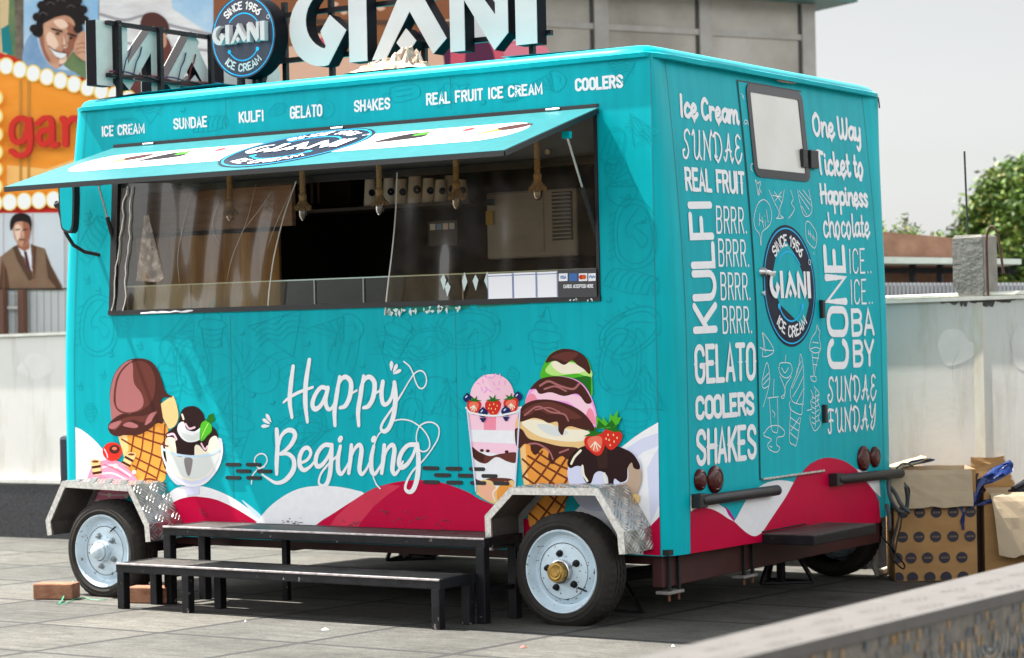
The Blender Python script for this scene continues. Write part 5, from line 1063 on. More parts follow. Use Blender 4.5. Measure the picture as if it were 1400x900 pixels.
# ------------------------------------------------------------------ print on the hatch lid
A = Print(lambda u, v, o: awn(u, v, o), .0012, .00010); A.tr = lambda x, y: (x, y)
def stad(x0, x1, t0, t1, n=12):
    c0, rx = (t0+t1)/2, (t1-t0)/2*.81; out = []
    for s, cx, a0 in ((1, x1-rx, -90), (-1, x0+rx, 90)):
        out += [(cx+rx*math.cos(R(a0+180*i/n)), c0+(t1-t0)/2*math.sin(R(a0+180*i/n))) for i in range(n+1)]
    return out
A.blob(stad(-3.08, -.42, .27, .70), WHITE, False)
L2 = Print(lambda u, v, o: awn(-1.685+u, .485-v/.81, o), .0022, .00010); L2.tr = lambda x, y: (x, y)
logo(L2, 0, 0, .372)
def icon(x, kind):
    A.tr = lambda a, b: (x+a*.125, .485-b*.15/.81)
    if kind == 0: A.blob([(-1.1, -.5), (-.2, .5), (.3, .1)], CONE, False); A.blob([(-.25, .5), (.3, .1), (.9, .3), (1.1, .7), (.7, .9), (.2, .8)], CHOC)
    if kind == 1: A.blob([(-1, -.2), (-.6, -.7), (.4, -.7), (.9, 0)], GREYP, False); A.blob([(-1, -.2), (.9, 0), (.9, .5), (.3, .8), (-.4, .6)], CHOCD); A.blob([(.3, .4), (.9, .5), (.6, .9)], GREENP)
    if kind == 2: A.blob([(-.9, -.4), (.6, -.5), (.8, .1), (-.6, .2)], PINKL, False); A.blob([(-.8, .1), (.9, 0), (.8, .5), (.2, .8), (-.5, .6)], PINK); A.ell(.4, .7, .22, .22, REDP)
    A.off = .0013
for x, k in ((-2.80, 0), (-2.53, 1), (-2.28, 2), (-1.10, 1), (-.83, 2), (-.58, 0)): icon(x, k)
A.build('lid_picture', aw); L2.build('lid_badge', aw)
# ------------------------------------------------------------------ roof signs
LETF = mat('white acrylic letter face', (.42, .43, .435), .35, noise=.05, scale=6)
LETS = mat('black letter return', (.008, .008, .011), .6, spec=.04)
SY = 0.30
def letter_solid(mb_f, mb_s, poly, mapf, depth, back=False):
    k = len(poly); F_ = [mapf(u, v, 0) for u, v in poly]; B_ = [mapf(u, v, depth) for u, v in poly]
    return F_, B_
def sign_letter(poly, mapf, depth, parent, facemat=LETF, sidemat=LETS):
    m = MB(); k = len(poly)
    m.add([mapf(u, v, 0) for u, v in poly], [tuple(range(k))], 0)
    m.add([mapf(u, v, depth) for u, v in poly], [tuple(range(k))[::-1]], 2)
    m.add([mapf(u, v, .004) for u, v in poly]+[mapf(u, v, depth) for u, v in poly], [(i, (i+1) % k, k+(i+1) % k, k+i) for i in range(k)], 1)
    m.add([mapf(u, v, 0) for u, v in poly]+[mapf(u, v, .004) for u, v in poly], [(i, (i+1) % k, k+(i+1) % k, k+i) for i in range(k)], 0)
    return m.build('sign_letter', [facemat, sidemat, mat('pale letter back', (.52, .51, .48), .55, noise=.12, scale=8)], parent)
def sx(px): return on_plane(px, 70, 1, SY).x
XS = sx(396); XE = sx(734.5); LS = (XE-XS)/NAMEW; Z_L = 2.642; LH = .405
S1 = thing('letter_sign', ((XS+XE)/2, .4, 2.57), 'large white channel letters spelling the shop name along the trailer roof edge', 'sign', 'roof signs')
for gi, letter in enumerate(NAME):
    if gi == 2:
        sign_letter([(XS+x*LS, Z_L+y*LH) for x, y in letter[0]], lambda u, v, d: Vector((u, SY+d, v)), .085, S1)
        sign_letter([(XS+x*LS, Z_L+y*LH) for x, y in letter[1]], lambda u, v, d: Vector((u, SY+d, v)), .085, S1)['label'] = 'small white diamond under the letter A'
    else: sign_letter([(XS+x*LS, Z_L+y*LH) for x, y in letter[0]], lambda u, v, d: Vector((u, SY+d, v)), .085, S1)
m = MB()
for z in (2.70, 2.93): m.bar((XS-.45, SY+.10, z), (XE+.02, SY+.10, z), .025, .025, 0)
for x in (XS-.32, XS-.12, XS+.18, XS+.75, XE-.10): m.bar((x, SY+.115, 2.535), (x, SY+.115, 3.0), .025, .025, 0)
m.build('sign_frame', BLACKM, S1)
# round badge
c0 = on_plane(332.5, 50, 1, SY-.06); ex = on_plane(376.5, 49, 1, SY-.06).x-c0.x; rb_ = (c0.x-on_plane(288.5, 50, 1, SY-.06).x+ex)/2
S2 = thing('round_sign', (c0.x, SY, 2.57), 'round navy disc sign ringed in cyan beside the big white roof letters', 'sign', 'roof signs')
m = MB(); m.lathe([(0, .10), (rb_*1.0, .10), (rb_*1.0, .002), (rb_*.985, 0), (0, 0)], (c0.x, SY-.06, c0.z), (0, 1, 0), 64); m.build('disc_box', LETS, S2, 30)
P = Print(lambda u, v, o: Vector((u, SY-.06-o, v)), .0012, .00010)
logo(P, c0.x, c0.z, rb_*.995, mat('navy acrylic disc', (.022, .028, .050), .4, noise=.15, scale=20), mat('white sign print', (.62, .62, .62), .5), False); P.build('disc_print', S2)
s = rb_*1.62/NAMEW
for letter in NAME:
    for poly in letter: sign_letter([(c0.x+(x-NAMEW/2)*s, c0.z+.012+(y-.5)*s) for x, y in poly], lambda u, v, d: Vector((u, SY-.10+d, v)), .030, S2, LETF, LETF).name = 'raised_letter'
m = MB(); m.bar((c0.x+.02, SY+.06, 2.535), (c0.x+.02, SY+.06, c0.z), .03, .03); m.bar((c0.x-.12, SY+.06, 2.535), (c0.x-.12, SY+.06, c0.z), .03, .03); m.build('sign_post', BLACKM, S2)
# second letter sign seen from behind, along the front end of the roof
S3 = thing('letter_sign', (-3.3, .8, 2.57), 'back of a letter sign with pale letter backs, black frame and loose wires', 'sign', 'roof signs')
BX = -3.31; bs = 1.50/NAMEW
def bmap(u, v, d): return Vector((BX-.06+d, u, v))
for letter in NAME:
    for poly in letter: sign_letter([(0.0+(NAMEW-x)*bs, 2.618+y*.338) for x, y in poly], bmap, .075, S3)
m = MB()
for z in (2.672, 2.945): m.bar((BX+.035, .06, z), (BX+.035, 1.5, z), .025, .022, 0, (0, 0, 1))
for y in (.13, .45, .86, 1.25): m.bar((BX+.05, y, 2.53), (BX+.05, y, 2.96), .026, .026)
m.build('sign_frame', BLACKM, S3)
for i, cl in enumerate(((.01, .02, .09), (.16, .012, .01), (.012, .012, .012))):
    m = MB(); m.tube([(BX+.04+.006*i, .07+1.4*t, 2.690-.006*i+.010*math.sin(t*23+i*2)) for t in (k/30 for k in range(31))], .0045, 6); m.build('sign_wire', mat('wire %d' % i, cl, .5), S3)
for y, c_ in ((.19, 1), (.27, 1), (.62, 1), (.70, 0)):
    m = MB(); m.tube([(BX+.022, y, 2.69), (BX+.03, y+.015, 2.76), (BX+.024, y+.05, 2.80), (BX+.02, y+.07, 2.845)], .0035, 6); m.build('sign_wire', mat('wire %d' % (1-c_), (.16, .012, .01), .5), S3)
# crumpled rag on the roof
rag = MB(); rd = random.Random(5); nx, ny = 34, 16
ca, cb = on_plane(487, 100, 1, .17), on_plane(585, 92, 1, .17)
for j in range(ny+1):
    for i in range(nx+1):
        s, t = i/nx, j/ny; env = math.sin(math.pi*min(1, max(0, s)))**.6*math.sin(math.pi*t)**.8
        hgt = (.035+.075*math.exp(-((s-.72)/.16)**2)+.025*math.exp(-((s-.3)/.2)**2)); x = ca.x+(cb.x-ca.x)*s; y = .06+.26*t
        z = 2.556+env*hgt*(.55+.9*rd.random())
        rag.v.append(Vector((x+rd.uniform(-.012, .012), y+rd.uniform(-.012, .012), z)))
rag.f = [(j*(nx+1)+i, j*(nx+1)+i+1, (j+1)*(nx+1)+i+1, (j+1)*(nx+1)+i) for j in range(ny) for i in range(nx)]; rag.m = [0]*len(rag.f)
tag(rag.build('crumpled_rag', mat('dirty white rag', (.62, .57, .50), .9, col2=(.32, .20, .13), scale=14), None, 50), 'dirty white crumpled cloth lying on the trailer roof under the big letters', 'rag')
# ------------------------------------------------------------------ in the hatch: cups, shelf, cooler unit, lamps
def ip(px, py, y): return on_plane(px, py, 1, y)
SHY = .62
a = ip(478, 283.5, SHY); b = ip(640, 282, SHY)
m = MB(); m.box((a.x-.9, SHY-.06, a.z-.022), (b.x+.05, SHY+.16, a.z-.004), b=.002); m.build('cup_shelf', mat('dark shelf board', (.035, .03, .028), .5), T)
CUPW = mat('printed paper cup', (.62, .58, .52), .6, noise=.08, scale=40)
c_proto = None
for i, (px, ty, sc, lab) in enumerate(((507, 244, .9, 'grey white paper cup half hidden behind a hanging rope lamp on the shelf'), (533, 243, .95, 'paper cup on the shelf just left of the clear curtain edge'), (549, 245, .95, 'first paper cup behind the clear curtain edge on the shelf'),
        (568.5, 239, 1.05, 'tallest paper cup with a round dark badge on the shelf'), (587, 244, .95, 'paper cup with dark badge right of the tallest cup'), (603.5, 246, .9, 'short paper cup with badge low down, third right of the curtain edge'), (617, 239, 1.0, 'paper cup set behind the row near a rope lamp'), (631, 246, .9, 'last paper cup at the right end of the shelf'))):
    p = ip(px, 281, SHY+(.06 if i == 6 else 0)); top = ip(px, ty, SHY).z; h = top-a.z+.004; r0 = .040*sc; r1 = .030*sc
    t = thing('paper_cup', (p.x, p.y, a.z-.004), lab, 'cup', 'paper cups on the shelf')
    m = MB(); m.lathe([(0, 0), (r0, 0), (r0+.002, .004), (r0, .008), (r1, h-.004), (r1-.002, h), (0, h)], (p.x, p.y, a.z-.004), (0, 0, 1), 28); m.build('cup_body', CUPW, t, 40)
    m = MB(); k = 16; rr = .020*sc; zc_ = a.z+h*.45
    am = math.atan2(CAM.y-p.y, CAM.x-p.x)+.2
    m.ngon([Vector((p.x, p.y, 0))+Vector((math.cos(am+rr*math.cos(2*math.pi*q/k)/r0), math.sin(am+rr*math.cos(2*math.pi*q/k)/r0), 0))*(r0+(r1-r0)*.45+.0035)+Vector((0, 0, zc_+rr*math.sin(2*math.pi*q/k))) for q in range(k)]); m.build('cup_badge', NAVY, t)
# window air conditioner
ACY = .78
pa, pb = ip(664, 264, ACY), ip(790, 350, ACY)
t = thing('air_conditioner', ((pa.x+pb.x)/2, ACY, pb.z), 'off white window air conditioner with louvred grille standing behind the hatch', 'air conditioner')
PLA = mat('aged grey plastic', (.40, .39, .37), .5, noise=.08, scale=6)
m = MB(); m.box((pa.x, ACY, pb.z), (pb.x, ACY+.4, pa.z), b=.012); m.build('casing', PLA, t)
gx0, gx1 = ip(668, 300, ACY).x, ip(744, 300, ACY).x; hx0, hx1 = ip(755, 300, ACY).x, ip(783, 300, ACY).x
m = MB(); zs_ = lv(pb.z+.03, pa.z-.02, 22)
for z in zs_: m.box((gx0, ACY-.008, z), (gx1, ACY-.001, z+.006), 0)
m.build('front_grille', PLA, t)
m = MB(); m.box((hx0, ACY-.002, pb.z+.08), (hx1, ACY+.002, pa.z-.015), 0); ag = m.build('outlet', BLACK, t)
m = MB()
for z in lv(pb.z+.09, pa.z-.03, 11): m.box((hx0+.004, ACY-.012, z), (hx1-.004, ACY-.003, z+.007))
m.build('outlet_louvre', PLA, ag)
m = MB(); q = ip(666, 281, ACY-.002); m.box((q.x, ACY-.0135, q.z-.004), (q.x+.05, ACY-.012, q.z+.03)); m.build('energy_sticker', mat('blue sticker', (.03, .16, .30), .5), t)
m = MB(); q = ip(666, 308, ACY-.002); m.box((q.x, ACY-.0135, q.z), (q.x+.045, ACY-.012, q.z+.07)); m.build('yellow_sticker', mat('yellow sticker', (.45, .32, .06), .5), t)
# rope lamps
ROPE = mat('jute rope', (.30, .19, .085), .9, col2=(.42, .29, .15), scale=60, bump=.5, bscale=120)
BULB = bpy.data.materials.new('lamp glass'); BULB.use_nodes = True; film(BULB, (.80, .80, .78), 2.2, .10, .05, .05)
LY = .075
def rope_lamp(px, top, tas, low, lab):
    p0 = ip(px, top, LY); p1 = ip(px, tas, LY); p2 = ip(px, low, LY)
    t = thing('rope_lamp', (p1.x, LY, p2.z), lab, 'lamp', 'rope lamps hanging in the hatch')
    m = MB(); L_ = p0.z-p1.z; n = 40
    for ph in (0, 2.1, 4.2):
        m.tube([(p1.x+.0075*math.cos(ph+i*.9*L_/.28), LY+.0075*math.sin(ph+i*.9*L_/.28), p1.z+L_*i/n) for i in range(n+1)], .0080, 6)
    m.build('rope', ROPE, t, 60)
    m = MB(); rd = random.Random(px); zt = p1.z+.035
    m.lathe([(.013, .06), (.021, .045), (.017, .02), (.015, 0)], (p1.x, LY, zt-.05), (0, 0, 1), 14)
    for i in range(120):
        a_ = rd.uniform(0, 6.28); r_ = rd.uniform(.6, 1); l_ = rd.uniform(.035, .055)
        b_ = Vector((math.cos(a_), math.sin(a_), 0)); s_ = Vector((p1.x, LY, zt-.025))+b_*.012
        m.tube([s_, s_+b_*.012*r_-Vector((0, 0, l_*.55)), s_+b_*.032*r_-Vector((0, 0, l_))], [.0036, .0032, .0018], 4)
    m.build('frayed_tassel', ROPE, t)
    m = MB(); zb_ = p1.z-.025; h = zb_-p2.z
    m.lathe([(.013, 0), (.019, -.006), (.021, -.02), (.021, -h*.6), (.016, -h*.85), (.006, -h), (0, -h)], (p1.x, LY, zb_), (0, 0, 1), 20); m.build('lamp_bulb', BULB, t, 40)
    m = MB(); m.lathe([(.009, .01), (.010, 0), (.007, -.012), (0, -.014)], (p1.x, LY, zb_), (0, 0, 1), 12); m.build('lamp_socket', STEEL, t, 40)
for q in ((314.5, 240, 284, 303, 'jute rope lamp hanging behind the left clear curtain'), (414, 230, 276, 302, 'jute rope lamp hanging right beside the left curtain edge'), (519, 224, 269, 295, 'jute rope lamp hanging in front of the paper cups, in the open gap'),
          (624, 210, 260, 287, 'jute rope lamp hanging behind the right curtain beside the last cup'), (735, 184, 249, 274, 'jute rope lamp hanging in front of the air conditioner')): rope_lamp(*q)
# cloth, crates and dark things inside
CLO = mat('brown back curtain', (.60, .39, .16), .85, col2=(.34, .20, .09), scale=3, stretch=(5, 5, .6))
m = MB(); a = ip(175, 345, .42); b = ip(385, 345, .42); n = 60; zt, zb_ = ip(270, 322, .42).z, 1.445
m.add([(a.x+(b.x-a.x)*i/n, .42+.03*math.sin(i*.9)+.012*math.sin(i*2.3), z) for z in (zb_, zt) for i in range(n+1)], [(i, i+1, n+2+i, n+1+i) for i in range(n)])
tag(m.build('cloth_curtain', CLO, None, 80), 'brown cloth hanging in folds inside the hatch behind the left clear curtain', 'curtain')
m = MB(); a = ip(155, 322, .48); b = ip(398, 240, .48); m.box((a.x, .48, a.z), (b.x, .51, b.z)); tag(m.build('wood_board', mat('scuffed brown board', (.30, .18, .12), .5, col2=(.48, .32, .23), scale=6, stretch=(1, 1, 5)), None), 'scuffed brown wooden board above the brown cloth inside the hatch', 'board')
m = MB(); a = ip(405, 283, .9); b = ip(478, 240, .9); m.box((a.x, .9, a.z), (b.x, 1.0, b.z), 0, .004)
for k in range(4): m.bar((a.x+.03+.045*k, .885, a.z+.01), (a.x+.03+.045*k, .885, b.z-.02), .012, .01, 1)
tag(m.build('wall_rack', [mat('dark rack', (.03, .022, .018), .5), mat('tan rack bar', (.32, .22, .14), .45)], None), 'dark rack with pale bars beside the paper cups, high in the hatch', 'rack')
tm = MB(); a = ip(587, 303, .7); b = ip(627, 335, .7); tm.box((a.x, .69, b.z), (b.x, .70, a.z)); sg = tm.build('card_sign', mat('dark grey sign board', (.045, .045, .05), .45), None); tag(sg, 'dark card payment sign with a row of small logos inside the hatch, beside the cooler', 'sign')
for i, cl in enumerate(((.7, .7, .72), (.20, .34, .60), (.72, .60, .60), (.55, .60, .66))):
    x = a.x+.012+i*(b.x-a.x-.02)/4; m = MB(); m.box((x, .6875, a.z-.045), (x+(b.x-a.x)/4-.012, .6895, a.z-.014)); m.build('card_logo', mat('card logo %d' % i, cl, .5), sg)
# paper sheets and the card sign on the guard glass
SHE = mat('white paper sheet', (.84, .85, .90), .6)
GYF = -.0165
for i, (x0, x1, y0, y1, lab) in enumerate(((667, 701, 373.5, 409, 'white price sheet with a blue border taped to the guard glass, leftmost of three'), (702, 733, 372, 408, 'white sheet between two other sheets on the guard glass'), (734, 762, 371, 407, 'white sheet on the guard glass touching the dark card sign'))):
    a = ip(x0, y1, GYF); b = ip(x1, y0, GYF)
    m = MB(); m.box((a.x, GYF, a.z), (b.x, GYF+.001, b.z)); o = m.build('paper_sheet', SHE, None); tag(o, lab, 'paper sheet', 'white sheets taped to the guard glass')
    m = MB(); w_ = b.x-a.x; h = b.z-a.z
    for k in (0, 1): m.box((a.x+.001+k*(w_-.005), GYF-.0008, a.z+.002), (a.x+.004+k*(w_-.005), GYF-.0003, b.z-.002), 0)
    m.box((a.x+.004, GYF-.0008, b.z-.012), (b.x-.004, GYF-.0003, b.z-.009), 0); m.build('sheet_border', mat('blue sheet border', (.07, .13, .38), .5), o)
a = ip(763, 407.5, GYF); b = ip(815, 367, GYF); m = MB(); m.box((a.x, GYF, a.z), (b.x, GYF+.001, b.z)); o = m.build('card_sign', mat('dark grey sign board', (.045, .045, .05), .45), None); tag(o, 'dark sign reading cards accepted here at the right end of the guard glass', 'sign')
Q = Print(lambda u, v, off: Vector((u, GYF-off, v)), .0006, .00004); Q.tr = lambda x, y: (ip(x, y, GYF).x, ip(x, y, GYF).z)
BLU = mat('card blue print', (.06, .16, .42), .5)
for i, (x0, x1) in enumerate(((764, 776), (778, 789.5), (791.5, 803), (804.5, 814.5))):
    Q.blob([(x0, 374.2-.05*i), (x1, 373.8-.05*i), (x1, 384.2-.05*i), (x0, 384.8-.05*i)], BLU if i == 1 else SHE, False)
text(Q, 'VISA', ((765.5, 377), (774.5, 376.8), (774.5, 381.5), (765.5, 381.8)), .003, BLU, gap=.3)
Q.ell(795.2, 379, 3.0, 3.2, REDP); Q.ell(799.0, 378.8, 3.0, 3.2, mat('card orange print', (.6, .12, .03), .5)); Q.line([(806, 380), (808, 377), (810, 380), (812, 377.5), (813.5, 379.5)], .004, BLU)
text(Q, 'CARDS ACCEPTED HERE', ((771, 389.3), (812, 388.6), (812, 393.6), (771, 394.3)), .0028, SHE, gap=.36)
Q.build('sign_print', o)
# clear vinyl curtains, wrinkled, one each side of the gap
VIN = bpy.data.materials.new('clear vinyl'); VIN.use_nodes = True; film(VIN, (.86, .76, .62), .15, .016, .14, .10, 7, (2, 2, 2), (.50, .33, .19))
VIE = mat('curled vinyl edge', (.62, .60, .56), .25)
def vinyl(left, right, yoff, seed, lab, fold):
    rd = random.Random(seed); nx, ny = 70, 34; m = MB(); ph = [rd.uniform(0, 6.28) for _ in range(8)]
    lc = cr(left, False, 12); rc = cr(right, False, 12); edge = [[], []]
    for j in range(ny+1):
        t = j/ny; l = lc[min(len(lc)-1, int(t*(len(lc)-1)))]; r_ = rc[min(len(rc)-1, int(t*(len(rc)-1)))]
        for i in range(nx+1):
            s = i/nx; x = l[0]+(r_[0]-l[0])*s; y = l[1]+(r_[1]-l[1])*s
            d = fold*(.5*math.sin(s*23+2.2*t+ph[0])+.35*math.sin(s*41-3*t+ph[1])+.3*math.sin(s*9+6*t+ph[2])+.25*math.sin(13*t+4*s+ph[3]))*(.35+.65*t)
            p = ip(x, y, yoff+d); m.v.append(p)
            if i == 0: edge[0].append(p)
            if i == nx: edge[1].append(p)
    m.f = [(j*(nx+1)+i, j*(nx+1)+i+1, (j+1)*(nx+1)+i+1, (j+1)*(nx+1)+i) for j in range(ny) for i in range(nx)]; m.m = [0]*len(m.f)
    o = m.build('vinyl_curtain', VIN, None, 180); tag(o, lab, 'curtain', 'clear vinyl curtains in the hatch'); return o, edge
o, e = vinyl([(166, 251), (163, 330), (160, 400), (153, 428)], [(405, 248), (390, 290), (376, 345), (369, 390), (366, 424)], -.004, 1, 'clear wrinkled vinyl curtain over the left third of the hatch', .006)
m = MB(); m.tube(e[1], .0035, 6); m.build('rolled_edge', VIE, o, 60)
m = MB(); rd = random.Random(2)
for x in (172, 181): m.tube([ip(x+rd.uniform(-2, 2)+.12*(y-260)*(-1 if x < 180 else -.6), y, -.012) for y in range(255, 426, 10)], .003, 5)
m.build('curtain_crease', VIE, o, 60)
for q in (((262, 262), (250, 310), (243, 352), (246, 395)), ((350, 252), (338, 300), (318, 350), (309, 388)), ((372, 262), (352, 290), (330, 318)), ((400, 258), (380, 300), (365, 340)), ((300, 270), (290, 310), (300, 335))):
    m = MB(); q = cr(q, False, 6); m.tube([ip(x, y, -.011) for x, y in q], [.0003+.0008*math.sin(math.pi*i/(len(q)-1)) for i in range(len(q))], 5); m.build('curtain_crease', VIE, o, 60)
m = MB(); zz_ = [ip(192+8*k, 428.5-.3*k+rd.uniform(-1, 1.2), -.014) for k in range(0, 10)]; zt = [ip(192+8*k, 424.5-.3*k, -.013) for k in range(0, 10)]
zt = [zt[i].lerp(zz_[i], rd.uniform(.1, .75)) for i in range(10)]; m.add(zt+zz_, [(i, i+1, 11+i, 10+i) for i in range(9)]); m.build('torn_hem', WHITE, o)
m = MB(); q = [ip(*p, -.006) for p in ((197, 295), (203, 294), (224, 380), (217, 386), (186, 384), (192, 340))]; m.ngon(q); DU = bpy.data.materials.new('dust on vinyl'); DU.use_nodes = True; film(DU, (.80, .74, .66), .1, .16, .3, 0, 26, (1, 1, 1), (.60, .50, .40)); m.build('dusty_patch', DU, o)
o, e = vinyl([(543, 236), (541, 290), (536, 345), (531, 385), (526, 431)], [(812, 208), (812, 260), (813, 320), (815, 408)], -.004, 4, 'clear wrinkled vinyl curtain over the right half of the hatch', .009)
m = MB(); m.tube(e[0], .0035, 6); m.build('rolled_edge', VIE, o, 60)
m = MB(); rd = random.Random(9)
def flake(x, y, w_, h): m.ngon([ip(x+rd.uniform(-1, 1), y, -.016), ip(x+w_*.5, y-h*rd.uniform(.4, 1), -.016), ip(x+w_, y+rd.uniform(-1, 1), -.016), ip(x+w_*rd.uniform(.3, .8), y+h, -.016)])
for k in range(26):
    x = 528+rd.random()**1.4*115; flake(x, 430-(x-528)*.07-rd.uniform(0, 6), rd.uniform(2, 7), rd.uniform(2, 6))
for k in range(9): flake(775+rd.uniform(0, 34), 411-rd.uniform(0, 2), rd.uniform(2, 5), rd.uniform(1, 2.5))
for x, y in ((602, 383), (631, 385), (646, 384), (662, 384), (608, 392)): flake(x, y, 8, 14)
m.build('torn_hem', mat('whitish torn film', (.55, .66, .66), .4), o)['kind'] = 'stuff'
# ------------------------------------------------------------------ step benches
def bench(x0, x1, y0, y1, h, xl, leg, lab):
    g_ = gz((y0+y1)/2); t = thing('step_bench', ((x0+x1)/2, (y0+y1)/2, g_), lab, 'step bench', 'black steel step benches'); zt = g_+h
    m = MB(); m.box((x0+.012, y0+.03, zt-.012), (x1-.012, y1-.012, zt-.002)); m.build('tread_plate', TREAD, t)
    m = MB()
    m.box((x0, y0, zt-.045), (x1, y0+.032, zt), 0, .004); m.box((x0, y1-.032, zt-.045), (x1, y1, zt), 0, .004)
    for x in (x0, x1-.032): m.box((x, y0+.032, zt-.045), (x+.032, y1-.032, zt), 0, .004)
    m.build('frame', BLACKM, t)
    m = MB(); m.box((x0+.004, y0-.0015, zt-.008), (x1-.004, y0+.010, zt+.0015), b=.002); m.build('nosing', WEARM, t)
    for x in xl:
        for y in (y0+leg/2, y1-leg/2-.01):
            m = MB(); m.box((x-leg/2, y-leg/2, gz(y)), (x+leg/2, y+leg/2, zt-.040), 0, .004); m.build('leg', BLACKM, t)
    return t, zt
t1, zt1 = bench(-2.640, -.742, -.628, -.345, .222, (-2.612, -2.205, -.770), .044, 'lower black steel step bench standing in front of the taller one')
t2, zt2 = bench(-2.600, -.700, -.340, -.030, .383, (-2.572, -.728), .046, 'taller black steel step bench against the trailer side between the wheels')
m = MB()
for x in (-2.572, -.728): m.bar((x, -.30, .14), (x, -.07, .145), .022, .022)
m.bar((-2.03, -.09, .02), (-2.03, -.09, .34), .03, .03); m.build('brace', BLACKM, t2)
# paving wedges at the front wheel, twine
for (a, b, w_, hh, rot, lab) in (((45, 820), (98, 820), .105, .078, 0, 'reddish timber chock on the paving, left of the front wheel'), ((174, 825), (203, 824), .10, .078, 0, 'reddish timber chock between front wheel and bench leg')):
    p = on_ground(*a); q = on_ground(*b); d = (q-p); L_ = max(.21, d.length); d.normalize()
    if lab.startswith('reddish timber chock on'): d = (on_ground(70, 822)-p).normalized(); d = Vector((.93, .36, 0)).normalized()
    else: d = Vector((.93, .30, 0)).normalized()
    nn = Vector((-d.y, d.x, 0)); M = Matrix(((d.x, nn.x, 0, p.x), (d.y, nn.y, 0, p.y), (0, 0, 1, gz(p.y)+.001), (0, 0, 0, 1)))
    m = MB(); m.box((0, 0, 0), (L_, w_, hh), 0, .006, M); tag(m.build('wheel_chock', mat('reddish timber', (.20, .075, .04), .8, col2=(.34, .17, .10), scale=7, stretch=(1, 6, 6), bump=.4, bscale=40), None), lab, 'chock', 'timber chocks at the front wheel')
m = MB(); tw = mat('green twine', (.08, .42, .24), .5)
pts = [(80, 826), (84, 824), (90, 817), (97, 810), (101, 808)]; m.tube([on_ground(x, y+.0, .002)+Vector((0, 0, max(0, (826-y)*.0028))) for x, y in pts], .004, 5)
m.tube([on_ground(x, y, 0)+Vector((0, 0, .005)) for x, y in ((76, 827), (88, 827), (103, 820), (114, 818), (124, 821), (136, 822), (146, 821))], .002, 5)
tag(m.build('green_twine', tw, None, 60), 'loose green plastic twine on the paving by the timber chock', 'twine')
# tripod stands under the floor
for (px, py, top, lab) in ((1068, 797, (1068, 742), 'black tripod jack stand under the rear step'), (660, 770, None, 'black tripod jack stand deep under the middle of the trailer')):
    g_ = on_ground(px, py); 
    if top is None: g_ = on_ground(557, 765); 
    t = thing('jack_stand', tuple(g_), lab, 'jack stand', 'jack stands under the trailer'); zt = .285
    m = MB(); m.tube([g_, (g_.x, g_.y, zt)], .024, 12); m.build('post', BLACKM, t, 50)
    for a_ in (20, 140, 260):
        f = g_+Vector((math.cos(R(a_)), math.sin(R(a_)), 0))*.17; f.z = gz(f.y)+.008; m = MB(); m.tube([(g_.x, g_.y, zt-.03), f], .013, 8); m.build('leg', BLACKM, t, 50)
        f2 = g_+Vector((math.cos(R(a_+120)), math.sin(R(a_+120)), 0))*.17; f2.z = gz(f2.y)+.008; m = MB(); m.tube([f, f2], .008, 6); m.build('foot_ring', BLACKM, t, 50)
for (px, py, qx, qy, lab) in ((852, 800, 878, 839, 'black slanting prop beside the rear wheel'),):
    f = on_ground(qx, qy); m = MB(); m.bar((f.x-.20, f.y+.03, .27), (f.x, f.y, gz(f.y)), .022, .014); m.bar((f.x-.33, f.y+.03, gz(f.y)+.006), (f.x+.01, f.y, gz(f.y)+.006), .02, .01); tag(m.build('prop_stand', BLACKM, None), lab, 'prop')
# ------------------------------------------------------------------ boundary wall
def wy(x): return 3.08+.06*(x+.35)
def wz(x): return 1.418+.0115*(x-.6)
def aged_white(name):
    m = mat(name, (.67, .645, .61), .8, noise=.05, scale=2.5, bump=.05, bscale=30); n = m.node_tree; b = n.nodes['Principled BSDF']
    src = b.inputs['Base Color'].links[0].from_socket; L = n.links.new
    tc = n.nodes.new('ShaderNodeTexCoord'); mp = n.nodes.new('ShaderNodeMapping'); mp.inputs['Scale'].default_value = (3.2, 3.2, .5); L(tc.outputs['Object'], mp.inputs[0])
    t = n.nodes.new('ShaderNodeTexNoise'); t.inputs['Scale'].default_value = 1.6; t.inputs['Detail'].default_value = 8; t.inputs['Roughness'].default_value = .7; L(mp.outputs[0], t.inputs[0])
    r = n.nodes.new('ShaderNodeValToRGB'); r.color_ramp.elements[0].position = .30; r.color_ramp.elements[0].color = (.62, .57, .50, 1); r.color_ramp.elements[1].position = .50; r.color_ramp.elements[1].color = (1, 1, 1, 1); L(t.outputs[0], r.inputs[0])
    x = n.nodes.new('ShaderNodeMixRGB'); x.blend_type = 'MULTIPLY'; x.inputs[0].default_value = .32; L(src, x.inputs[1]); L(r.outputs[0], x.inputs[2]); L(x.outputs[0], b.inputs['Base Color']); return m
BW = thing('boundary_wall', (-1, 3.1, -.07), 'low white rendered boundary wall on a dark granite base behind the trailer', 'wall')
def wslab(m, x0, x1, z0, z1, out, th=.2, mi=0, n=8):
    for i in range(n):
        a, b = x0+(x1-x0)*i/n, x0+(x1-x0)*(i+1)/n
        za0, zb0 = (z0(a), z0(b)) if callable(z0) else (z0, z0); za1, zb1 = (z1(a), z1(b)) if callable(z1) else (z1, z1)
        m.add([(a, wy(a)-out, za0), (b, wy(b)-out, zb0), (b, wy(b)-out, zb1), (a, wy(a)-out, za1), (a, wy(a)+th, za0), (b, wy(b)+th, zb0), (b, wy(b)+th, zb1), (a, wy(a)+th, za1)], [(0, 1, 2, 3), (3, 2, 6, 7), (5, 4, 7, 6)]+([(4, 0, 3, 7)] if i == 0 else [])+([(1, 5, 6, 2)] if i == n-1 else []), mi)
